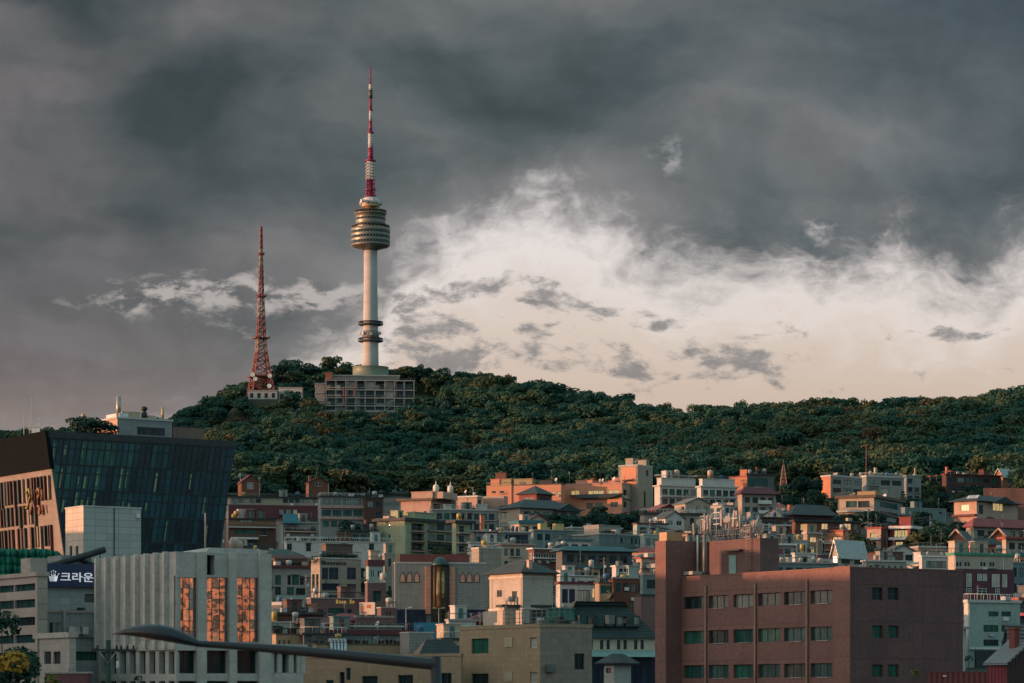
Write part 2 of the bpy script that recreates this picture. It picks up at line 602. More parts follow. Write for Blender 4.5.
# ------------------------------------------------------------------ trees
def leaf_mesh(name, mat, lobes, n, size, seed, flat=.75, drop=0.0):
    """leaf clumps scattered through the outer volume of uneven lobes (cx, cy, cz, r, squash)"""
    g = np.random.default_rng(seed)
    w = np.array([l[3] ** 2 for l in lobes], float); w /= w.sum()
    which = g.choice(len(lobes), n, p=w)
    L = np.array([l[:4] for l in lobes])[which]
    sq = np.array([l[4] if len(l) > 4 else flat for l in lobes])[which]
    d = g.normal(size=(n, 3)); d /= np.linalg.norm(d, axis=1)[:, None]
    keep = d[:, 2] < -.55
    d[keep, 2] *= -.4
    d /= np.linalg.norm(d, axis=1)[:, None]
    rad = L[:, 3] * (0.70 + .38 * g.random(n) ** .6)
    ctr = L[:, :3] + d * rad[:, None] * np.stack([np.ones(n), np.ones(n), sq], 1)
    nrm = d * .9 + g.normal(size=(n, 3)) * .42 + np.array([0, 0, .25])
    nrm /= np.linalg.norm(nrm, axis=1)[:, None]
    a = np.cross(nrm, g.normal(size=(n, 3))); a /= np.linalg.norm(a, axis=1)[:, None]
    b = np.cross(nrm, a)
    s = size * (.55 + .9 * g.random(n))
    k = .55 + .5 * g.random((n, 4))
    off = [a * 1.0, b * .8, -a * 1.0, -b * .8]
    V = np.stack([ctr + off[i] * (s * k[:, i])[:, None] + nrm * (s * .18 * (-1 if i % 2 else 1))[:, None] for i in range(4)], 1).reshape(-1, 3)
    me = bpy.data.meshes.new(name)
    me.vertices.add(4 * n); me.vertices.foreach_set('co', V.ravel())
    me.loops.add(4 * n); me.loops.foreach_set('vertex_index', np.arange(4 * n))
    me.polygons.add(n); me.polygons.foreach_set('loop_start', np.arange(0, 4 * n, 4)); me.polygons.foreach_set('loop_total', np.full(n, 4))
    me.update(); me.validate()
    me.materials.append(mat)
    return me

def broad_lobes(seed, r=4.2, h=8.5, n=9, squash=.72):
    g = random.Random(seed)
    out = [(0, 0, h * .66, r * .62, .8)]
    for i in range(n):
        a = i * 2.4 + g.random()
        rr = r * (.35 + .38 * g.random())
        zz = h * (.45 + .42 * g.random())
        out.append((math.cos(a) * rr, math.sin(a) * rr, zz, r * (.30 + .24 * g.random()), squash))
    for i in range(4):
        a = i * 1.57 + g.random()
        rr = r * (.45 + .25 * g.random())
        out.append((math.cos(a) * rr, math.sin(a) * rr, h * (.24 + .12 * g.random()), r * .34, .8))
    return out

def trunk_mesh(name, lobes, r, seed=0):
    mb = MB()
    top = max(l[2] for l in lobes) * .8
    g = random.Random(seed)
    p = Vector((0, 0, -.6)); segs = 4
    for i in range(segs):
        q = Vector((g.uniform(-.15, .15), g.uniform(-.15, .15), top * (i + 1) / segs))
        mb.tube(p, q, r * (1 - .2 * i), r * (1 - .2 * (i + 1)), 7)
        p = q
    for l in lobes[1:]:
        z0 = max(.3 * top, l[2] * .5)
        mb.tube((0, 0, z0), (l[0], l[1], l[2]), r * .38, r * .1, 5)
    return mb.mesh(name, M['bark'])

WOOD = leafmat('woodland_leaves', [(.0, (.013, .060, .050)), (.30, (.021, .080, .058)), (.55, (.044, .096, .054)), (.78, (.078, .096, .044)), (.93, (.110, .084, .044)), (1.0, (.135, .076, .044))])  # leaf colours lightened in place of distance haze
GREEN = leafmat('garden_leaves', [(.0, (.006, .034, .032)), (.5, (.014, .052, .038)), (.9, (.034, .066, .034))])
AUTUMN = leafmat('autumn_leaves', [(.0, (.11, .055, .022)), (.5, (.14, .06, .026)), (.9, (.10, .065, .03))])

crowns = []
for i in range(7):
    lob = broad_lobes(100 + i, r=4.0 + .4 * (i % 3), h=8.0 + .9 * (i % 4), n=8 + i % 4)
    crowns.append((leaf_mesh('crown', WOOD, lob, 1150, .50, 300 + i), trunk_mesh('trunk', lob, .22, i)))
# pointed conifers
for i in range(2):
    lob = [(0, 0, 1.6 + k * 1.25, 2.2 * (1 - k / 9.0) + .25, .6) for k in range(8)]
    crowns.append((leaf_mesh('crown', WOOD, lob, 800, .42, 400 + i), trunk_mesh('trunk', lob, .2, 40 + i)))

def tree(label, X, Y, size=1.0, var=0, mat=None, group='trees among the hillside houses', name='broadleaf_tree', rz=None, wide=1.0, dz=0.0):
    t = empty(name, (X, Y, Z(X, Y) + dz), random.uniform(0, 6.28) if rz is None else rz)
    t.scale = (size * wide, size * wide, size)
    c, k = crowns[var]
    co = place('crown', c, t)
    if mat is not None:
        co.material_slots[0].link = 'OBJECT'
        co.material_slots[0].material = mat
    place('trunk', k, t)
    tag(t, label, 'tree', group)
    return t

ORD = ['first', 'second', 'third', 'fourth', 'fifth', 'sixth', 'seventh', 'eighth', 'ninth', 'tenth', 'eleventh', 'twelfth', 'thirteenth', 'fourteenth', 'fifteenth',
       'sixteenth', 'seventeenth', 'eighteenth', 'nineteenth', 'twentieth', 'twenty-first', 'twenty-second', 'twenty-third', 'twenty-fourth', 'twenty-fifth', 'twenty-sixth',
       'twenty-seventh', 'twenty-eighth', 'twenty-ninth', 'thirtieth', 'thirty-first', 'thirty-second', 'thirty-third', 'thirty-fourth', 'thirty-fifth', 'thirty-sixth']

def ridge_Y(px): return float(np.interp(px, [450, 720], [2070, 1780])) - 6

first_crown = []
def ridge_trees():
    g = random.Random(5)
    # (picture column, size) of the treetops that stand against the sky
    left = [(176, .8), (188, .85), (200, .9), (212, .9), (224, 1.0), (236, 1.0)]
    mid = [(284, 1.15), (296, 1.25), (308, 1.3), (321, 1.3), (334, 1.2), (346, 1.05)]
    right = [398, 410, 423, 436, 449, 462, 475, 488, 502, 516, 530, 545, 560, 574, 590, 607, 621, 634, 648]
    far = [(q_[0], q_[1] * 1.22) for q_ in [(664, 1.0), (682, .9), (700, 1.25), (712, 1.1), (731, 1.15), (744, .75), (765, 1.3), (787, 1.1), (802, 1.3), (818, 1.2), (851, 1.25), (864, .85), (884, .8), (902, 1.35),
           (915, 1.1), (935, .8), (951, .95), (966, 1.0), (979, 1.0), (993, 1.35), (1008, 1.0), (1021, 1.1)]]
    def put(px, s, i, where, n):
        Y = ridge_Y(px)
        if 270 < px < 350: Y = 2050
        tree('%s treetop on the skyline %s' % (ORD[n], where), PX(px, Y), Y, s * g.uniform(.95, 1.08), i % 7, None, 'trees along the skyline of the hill', 'broadleaf_tree', None, g.uniform(1.0, 1.3))
    for n, (px, s) in enumerate(left): put(px, s, n, 'west of the lattice mast, counted uphill', n)
    for n, (px, s) in enumerate(mid): put(px, s, n + 2, 'between lattice mast and concrete tower', n)
    for n, px in enumerate(right): put(px, g.uniform(.8, 1.15), n + 1, 'going downhill from the concrete tower', n)
    for n, (px, s) in enumerate(far): put(px, s, n + 3, 'of the low saddle east of the tower', n)

ridge_trees()


# ------------------------------------------------------------------ the tall tower on the hill
def seoul_tower():
    Y0 = 2000.0
    s = Y0 / F
    X0 = PX(370.6, Y0)
    zb = Z(X0, Y0)
    root = empty('observation_tower', (X0, Y0, zb))
    tag(root, 'tall concrete tower with round observation pod and red and white mast on the hilltop', 'tower')
    def zz(py): return PZ(py, Y0) - zb
    def prof(l): return [(r * s, zz(py)) for r, py in l]
    shaft_m = wall((.54, .51, .48), 'panel', .8, 1.0, (40.0, 3.2, .06), .8)
    gold = plain((.22, .205, .165), .42, .4, 'bronze_cladding')
    red = plain((.30, .028, .085), .5, 0, 'red_paint')
    wht = plain((.62, .58, .55), .55, 0, 'mast_white')
    disc = plain((.07, .08, .085), .5, .2, 'deck_steel')
    gl = glass((.012, .03, .034), .08)
    MB().lathe(prof([(18.5, 420), (18.5, 376), (17.9, 375.5), (17.9, 368), (18.3, 367.4), (9, 366.5)]), 48).build('base_drum', plain((.17, .20, .14), .55, .2, 'green_cladding'), root)
    MB().lathe(prof([(8.2, 376), (8.0, 360), (7.5, 330), (6.9, 290), (6.6, 244)]), 40).build('shaft', shaft_m, root)
    for a, b in ((324.0, 326.4), (340.6, 343.0)):
        d = MB()
        d.lathe(prof([(7.5, a + 2.2), (11.6, a + 1.3), (12.6, a + .9), (12.6, a), (11.6, a - .2), (7.2, a)]), 40)
        d.build('ring_deck', disc, root)
        rl = MB()
        for k in range(24):
            an = k * math.pi / 12
            rl.tube((12.2 * s * math.cos(an), 12.2 * s * math.sin(an), zz(a)), (12.2 * s * math.cos(an), 12.2 * s * math.sin(an), zz(a - 2.2)), .12, None, 4)
        rl.lathe(prof([(12.1, a - 2.0), (12.4, a - 2.0), (12.4, a - 2.3), (12.1, a - 2.3)]), 40)
        rl.build('railing', M['rail'], root)
    MB().lathe(prof([(7.6, 338), (8.6, 337.5), (8.6, 331.5), (7.6, 331)]), 32).build('equipment_collar', plain((.22, .20, .19), .6, 0, 'collar_paint'), root)
    for k in range(7):
        an = k * .9 + .3
        c = Vector((9.3 * s * math.cos(an), 9.3 * s * math.sin(an), zz(334 + (k % 3) - 1)))
        q = MB(); q.tube(c, c + Vector((1.0 * math.cos(an), 1.0 * math.sin(an), 0)), 1.0, .95, 12)
        q.tube(c - Vector((1.5 * math.cos(an), 1.5 * math.sin(an), 0)), c, .25, .25, 6)
        q.build('dish_antenna', wht, root)
    # pod
    pod = MB()
    pod.lathe(prof([(6.4, 251), (8.5, 249.6), (17.5, 247.2), (19.3, 246.0), (19.3, 244.4)]), 56)
    bands = [(244.4, 241.6), (239.3, 236.6), (234.3, 231.6)]
    zc = 244.4
    for (b0, b1) in bands:
        pod.lathe(prof([(19.35, zc), (19.5, (zc + b0) / 2 - .2), (19.35, b0)]), 56, caps=False) if zc - b0 > .1 else None
        zc = b1
    pod.lathe(prof([(19.35, 231.6), (19.5, 230.5), (19.3, 228.6), (15.2, 228.0)]), 56, caps=False)
    pod.lathe(prof([(15.0, 228.0), (15.0, 226.4)]), 56, caps=False)
    pod.lathe(prof([(15.0, 223.9), (15.0, 220.6)]), 56, caps=False)
    pod.lathe(prof([(15.0, 218.4), (15.1, 214.8), (16.2, 214.4), (16.2, 213.3), (8, 213.0), (5, 213)]), 56, caps=False)
    pod.build('observation_pod', gold, root)
    for r, b0, b1 in ((18.7, 244.4, 241.6), (18.7, 239.3, 236.6), (18.7, 234.3, 231.6), (14.4, 226.4, 223.9), (14.4, 220.6, 218.4)):
        w = MB().lathe(prof([(r, b0 + .4), (r, b1 - .4)]), 56, caps=False)
        wo = w.build('window_band', gl, root)
        mu = MB()
        for k in range(40):
            an = 2 * math.pi * k / 40
            rr = (r + .45) * s
            mu.tube((rr * math.cos(an), rr * math.sin(an), zz(b0 + .2)), (rr * math.cos(an), rr * math.sin(an), zz(b1 - .2)), .16, None, 4)
        mu.lathe(prof([(r + .3, b0 + .3), (r + .6, b0 + .3), (r + .6, b0 - .1), (r + .3, b0 - .1)]), 40)
        mu.build('window_frame', gold, wo)
    rl = MB()
    for k in range(30):
        an = 2 * math.pi * k / 30
        for r, py in ((18.9, 228.4), (15.8, 213.2)):
            rl.tube((r * s * math.cos(an), r * s * math.sin(an), zz(py)), (r * s * math.cos(an), r * s * math.sin(an), zz(py - 2.4)), .12, None, 4)
    for r, py in ((18.9, 226.2), (15.8, 211.0)):
        rl.lathe(prof([(r - .2, py), (r + .2, py), (r + .2, py - .3), (r - .2, py - .3)]), 40)
    rl.build('railing', M['rail'], root)
    MB().lathe(prof([(5.4, 214), (5.4, 207.5), (7.5, 207.3), (9.2, 207), (9.2, 205.6), (8.2, 205.4)]), 32).build('pod_neck', plain((.55, .36, .15), .45, .2, 'gold_paint'), root)
    MB().lathe(prof([(8.4, 205.4), (8.4, 201), (7.6, 198.6), (6, 197.6)]), 32).build('equipment_drum', wht, root)
    for k in range(9):
        an = k * 2 * math.pi / 9 + .2
        c = Vector((9.6 * s * math.cos(an), 9.6 * s * math.sin(an), zz(203.2 - (k % 2) * 1.5)))
        q = MB(); q.tube(c - Vector((.9 * math.cos(an), .9 * math.sin(an), 0)), c + Vector((.9 * math.cos(an), .9 * math.sin(an), 0)), 1.15, 1.3, 12)
        q.build('dish_antenna', wht if k % 3 else plain((.10, .12, .13), .5, 0, 'dark_dish'), root)
    # mast, from the drum to the tip
    def lattice(py0, py1, h0, h1, m, nb, tr=.3):
        q = MB()
        for k in range(nb):
            a0, a1 = k / nb, (k + 1) / nb
            ya, yb = py0 + (py1 - py0) * a0, py0 + (py1 - py0) * a1
            ra, rb = (h0 + (h1 - h0) * a0) * s, (h0 + (h1 - h0) * a1) * s
            ca = [(ra * sx, ra * sy, zz(ya)) for sx, sy in ((-1, -1), (1, -1), (1, 1), (-1, 1))]
            cb = [(rb * sx, rb * sy, zz(yb)) for sx, sy in ((-1, -1), (1, -1), (1, 1), (-1, 1))]
            for i in range(4):
                j = (i + 1) % 4
                q.tube(ca[i], cb[i], tr * 1.3, None, 5)
                q.tube(ca[i], cb[j], tr, None, 4); q.tube(ca[j], cb[i], tr, None, 4)
                q.tube(cb[i], cb[j], tr, None, 4)
        q.lathe(prof([(min(h0, h1) * .45, py0), (min(h0, h1) * .45, py1)]), 10)
        return q
    lattice(198, 180, 4.0, 3.4, red, 4).build('mast_section', red, root)
    MB().lathe(prof([(5.6, 190.4), (5.6, 189.4)]), 16).build('mast_ring', red, root)
    MB().lathe(prof([(5.8, 196.4), (5.8, 195.6)]), 16).build('mast_ring', red, root)
    q = MB().lathe(prof([(3.6, 180), (3.6, 161.5)]), 20)
    for k in range(10):
        an = k * 2 * math.pi / 10
        for j in range(6):
            py = 163 + j * 3
            q.box(4.6 * s * math.cos(an) - .45, 4.6 * s * math.cos(an) + .45, 4.6 * s * math.sin(an) - .45, 4.6 * s * math.sin(an) + .45, zz(py + 2.0), zz(py))
    q.build('mast_section', wht, root)
    MB().lathe(prof([(5.2, 161.5), (5.2, 160.0), (2.5, 159.4)]), 20).build('mast_ring', red, root)
    for r0, r1, a, b, m in ((2.5, 2.4, 159.6, 148, red), (2.35, 2.2, 148, 133, wht), (1.6, 1.5, 132, 121, red), (1.45, 1.35, 121, 110, wht), (1.3, 1.2, 109, 98, red),
                            (2.0, 1.9, 98, 90, plain((.10, .12, .12), .5, .2, 'dark_section')), (1.7, 1.6, 90, 84.5, wht), (.75, .35, 84.5, 66.5, red)):
        q = MB().lathe(prof([(r0, a), (r1, b)]), 14)
        for k in range(int((a - b) / 2.4)):
            q.lathe(prof([(r0 * 1.18, b + k * 2.4 + 1), (r0 * 1.18, b + k * 2.4 + .5)]), 10)
        q.build('mast_section', m, root)
    for r, py in ((3.5, 132.6), (2.4, 110), (1.6, 84.6)):
        MB().lathe(prof([(r, py + .6), (r, py - .6)]), 14).build('mast_ring', red, root)
    return root

seoul_tower()

def plaza():
    """terraced glass hall at the foot of the tower"""
    Yc = 1968.0
    a = R(12)
    xc = PX(325.5, Yc)
    zb = 204.0
    root = empty('plaza_hall', (xc, Yc, zb), a * .35)
    tag(root, 'long glazed hall of stacked open decks at the foot of the concrete tower', 'building')
    W, D = 60.0, 30.0
    sc = Yc / F
    H = [PZ(py, Yc) - zb for py in (413, 405.5, 397.5, 389.5, 380.0)]
    fr = wall((.47, .46, .43), rough=.8, grime=1.4)
    core = MB()
    core.box(1.8, W - 1.5, 2.2, D, -8, H[4] - 2)
    core.build('glazed_core', glass((.020, .028, .028), .15, name='hall_glass'), root)
    for k, z in enumerate(H):
        q = MB().box(-.4 if k else 0, W + .3, -.3, D, z - .35, z + .15)
        q.build('floor_slab', fr, root)
        r = MB()
        for j in range(41):
            x = j * W / 40
            r.tube((x, 0, z + .25), (x, 0, z + 1.4), .07, None, 4)
        r.tube((0, 0, z + 1.4), (W, 0, z + 1.4), .1, None, 5)
        for j in range(12):
            y = j * D / 11
            r.tube((0, y, z + .25), (0, y, z + 1.4), .07, None, 4)
        r.tube((0, 0, z + 1.4), (0, D, z + 1.4), .1, None, 5)
        if k < 5: r.build('railing', M['rail'], root)
    for k in range(len(H) - 1):
        for x in [0.4 + j * (W - .8) / 9 for j in range(10)]:
            MB().box(x - .24, x + .24, .1, .6, H[k] + .15, H[k + 1] - .35).build('column', fr, root)
        g_ = random.Random(k)
        for j in range(9):
            x0_ = .4 + j * (W - .8) / 9
            if g_.random() < .62:
                MB().box(x0_ + .5, x0_ + (W - .8) / 9 * g_.choice((.45, .9)), 1.2, 1.35, H[k] + .15, H[k] + (H[k + 1] - H[k]) * g_.choice((.35, .5, .9))).build('infill_panel', wall(g_.choice([(.34, .32, .29), (.20, .21, .20), (.42, .41, .38), (.26, .22, .19)])), root)
            if g_.random() < .5: MB().tube((x0_ + 1, -.6, H[k]), (x0_ + 1, -.6, H[k + 1]), .08, None, 5).build('scaffold_tube', M['galv'], root)
        MB().tube((0, -.6, H[k] + 1.6), (W, -.6, H[k] + 1.6), .06, None, 5).build('scaffold_tube', M['galv'], root)
        for y in (8, 16, 24):
            MB().box(.02, .5, y - .24, y + .24, H[k] + .15, H[k + 1] - .35).build('column', fr, root)
        mu = MB()
        for j in range(30):
            x = 2.4 + j * (W - 4.5) / 29
            mu.box(x - .09, x + .09, 2.05, 2.19, H[k] + .15, H[k + 1] - .35)
        mu.build('mullion', M['rail'], root)
    for (x0, k) in ((36, 0), (39, 1), (37, 2)):
        st = MB()
        st.hexa([(x0, .9, H[k]), (x0 + .9, .9, H[k]), (x0 + .9, 1.9, H[k]), (x0, 1.9, H[k])],
                [(x0 + 8, .9, H[k + 1]), (x0 + 8.9, .9, H[k + 1]), (x0 + 8.9, 1.9, H[k + 1]), (x0 + 8, 1.9, H[k + 1])])
        st.build('stair_flight', fr, root)
    top = MB().box(2.0, 50, 4, D - 2, H[4] + .3, H[4] + 3.4)
    top.build('upper_storey', wall((.20, .19, .165)), root)
    MB().box(1.6, 50.5, 3.6, D - 1.6, H[4] + 3.4, H[4] + 4.0).build('roof', fr, root)
    q = MB().box(.3, 4.6, .6, 6, H[4] + .3, H[4] + 5.2); q.build('stair_house', wall((.42, .12, .08)), root)  # red light on this roof corner is put into the box's colour
    for x, z in ((11.5, H[1]), (18.6, H[3] - 5), (11.6, H[2])):
        MB().box(x, x + 1.0, -.55, -.32, z, z + 7).build('hanging_banner', plain((.42, .14, .15), .7, 0, 'banner'), root)
    w = MB().box(-6.6, -.45, 4, D - 4, -8, H[4] - 2).build('side_wing', wall((.40, .33, .28)), root)  # orange light on the left side is put into this warm wall colour
    for z in H[1:]: MB().box(-7.2, -.42, 3.4, D - 3.6, z - 2.2, z - 1.8).build('floor_slab', fr, root)
    q = MB().box(-8, W + 9, -6.5, -6.0, -9, .9); q.build('retaining_wall', wall((.30, .30, .28)), root)

plaza()

def lattice_mast():
    Y0 = 2000.0
    s = Y0 / F
    X0 = PX(261.2, Y0)
    zb = Z(X0, Y0)
    def zz(py): return PZ(py, Y0) - zb
    root = empty('lattice_mast', (X0, Y0, zb), R(20))
    tag(root, 'slim red and white lattice broadcasting mast on the hill beside the concrete tower', 'mast')
    red = plain((.27, .075, .062), .6, 0, 'mast_red')
    pale = plain((.36, .23, .19), .6, 0, 'mast_pale')
    def hw(py): return float(np.interp(py, [226, 262, 300, 338, 352, 368, 380, 394], [.75, 1.5, 2.6, 4.3, 5.6, 8.0, 10.6, 13.6])) * s * .85
    rows = [396, 386, 377, 369, 361, 353.5, 346, 339, 332, 325, 318, 311, 304, 297]
    rows += [297 - 6.0 * k for k in range(1, 11)] + [231, 226.5]
    sections = [(396, 369, red), (369, 353.5, red), (353.5, 339, pale), (339, 318, red), (318, 297, pale), (297, 267, red), (267, 249, pale), (249, 226, red)]
    for a, b, m in sections:
        q = MB()
        for y0, y1 in zip(rows[:-1], rows[1:]):
            if not (y0 <= a + .01 and y1 >= b - 5.9 and (y0 + y1) / 2 > b): continue
            r0, r1 = hw(y0), hw(y1)
            t = .34 if y0 > 300 else .27
            c0 = [(r0 * i, r0 * j, zz(y0)) for i, j in ((-1, -1), (1, -1), (1, 1), (-1, 1))]
            c1 = [(r1 * i, r1 * j, zz(y1)) for i, j in ((-1, -1), (1, -1), (1, 1), (-1, 1))]
            for i in range(4):
                j = (i + 1) % 4
                q.tube(c0[i], c1[i], t * 1.35, t * 1.3, 6)
                q.tube(c0[i], c1[j], t * .7, None, 4); q.tube(c0[j], c1[i], t * .7, None, 4)
                q.tube(c1[i], c1[j], t * .7, None, 4)
                if y0 > 345:
                    m0 = [(a_ + b_) / 2 for a_, b_ in zip(c0[i], c0[j])]
                    q.tube(m0, c1[i], t * .55, None, 4); q.tube(m0, c1[j], t * .55, None, 4)
        q.build('lattice_section', m, root)
    for py, r in ((338.5, 7.6), (297, 4.4), (255, 2.6), (377, 11.5)):
        q = MB(); rr = r * s
        q.box(-rr, rr, -rr, rr, zz(py), zz(py) + .5)
        for i in range(-3, 4):
            for sx, sy in ((i / 3, -1), (i / 3, 1), (-1, i / 3), (1, i / 3)):
                q.tube((rr * sx, rr * sy, zz(py) + .5), (rr * sx, rr * sy, zz(py) + 1.7), .1, None, 4)
        q.build('service_platform', red, root)
    for k, (px, py) in enumerate(((247, 377), (266.5, 377.5), (266, 387.5), (250, 381))):
        c = Vector(((px - 261.2) * s * .9, -10.5, zz(py)))
        q = MB(); q.tube(c, c + Vector((-.3, -.9, .1)), 1.35, 1.5, 14)
        q.tube(c + Vector((0, 4, 0)), c, .2, .2, 5)
        q.build('dish_antenna', plain((.85, .82, .76), .5, 0, 'lamp_disc_white'), root)  # white discs standing in for the small bright lamps on the mast
    # service buildings beside it
    for (x0, x1, yt, Yb, lab, col) in ((278.5, 302, 388.0, 1990, 'pale windowless equipment block between the lattice mast and the hall of decks', (.50, .49, .46)),
                                       (248, 277, 391.0, 1984, 'low pillared service building under the legs of the lattice mast', (.42, .42, .40))):
        xa, xb = PX(x0, Yb), PX(x1, Yb)
        z0 = Z((xa + xb) / 2, Yb) - 6
        r = empty('equipment_building', ((xa + xb) / 2, Yb, z0))
        tag(r, lab, 'building')
        w = (xb - xa) / 2; h = PZ(yt, Yb) - z0
        MB().box(-w, w, 0, 11, 0, h).build('wall', wall(col), r)
        MB().box(-w - .4, w + .4, -.4, 11.4, h, h + .6).build('roof', M['conc'], r)
        for k in range(4):
            x = -w + (k + .5) * w / 2
            if yt > 390:
                MB().box(x - 1.1, x + 1.1, -.06, .02, h - 4.6, h - 1.4).build('window', GL['d'], r)
        if yt < 390:
            MB().box(-w + 1, -w + 3.5, -.06, .02, h - 8, h - 4).build('door', M['dark_steel'], r)

lattice_mast()

# ------------------------------------------------------------------ buildings
_wins = {}
FOOT = []
def window_mesh(w, h, nx, nz, fm, gm, fw, split):
    """local: x along the wall, z up, outside is -y; the opening's lower corner is the origin"""
    key = (round(w / .1), round(h / .1), nx, nz, fm.name, gm.name, fw, split)
    if key in _wins: return _wins[key]
    fr, pn = MB(), MB()
    if 'mirror' in gm.name:
        gg = random.Random(int(w * 100))
        mx, mz = nx, nz
        for i in range(mx):
            for j in range(mz):
                tx, tz = gg.gauss(0, .007), gg.gauss(0, .004)
                x0, x1, z0, z1 = w * i / mx, w * (i + 1) / mx, h * j / mz, h * (j + 1) / mz
                q = [(x0, z0), (x1, z0), (x1, z1), (x0, z1)]
                pn.face([(x, (x - (x0 + x1) / 2) * tx + (z - (z0 + z1) / 2) * tz, z) for x, z in q])
    else: pn.face([(fw * .5, 0, fw * .5), (w - fw * .5, 0, fw * .5), (w - fw * .5, 0, h - fw * .5), (fw * .5, 0, h - fw * .5)])
    d0, d1 = -.05, .02
    fr.box(0, w, d0, d1, 0, fw); fr.box(0, w, d0, d1, h - fw, h)
    fr.box(0, fw, d0 + .002, d1, fw, h - fw); fr.box(w - fw, w, d0 + .002, d1, fw, h - fw)
    for i in range(1, nx): fr.box(w * i / nx - fw / 2, w * i / nx + fw / 2, d0 + .004, d1, fw, h - fw)
    for i in range(1, nz): fr.box(fw, w - fw, d0 + .006, d1, h * i / nz - fw / 2, h * i / nz + fw / 2)
    if split:
        r = (fr.mesh('window', fm), pn.mesh('pane', gm))
    else:
        fr.face(pn.v, 1)
        r = (fr.mesh('window', [fm, gm]), None)
    _wins[key] = r
    return r

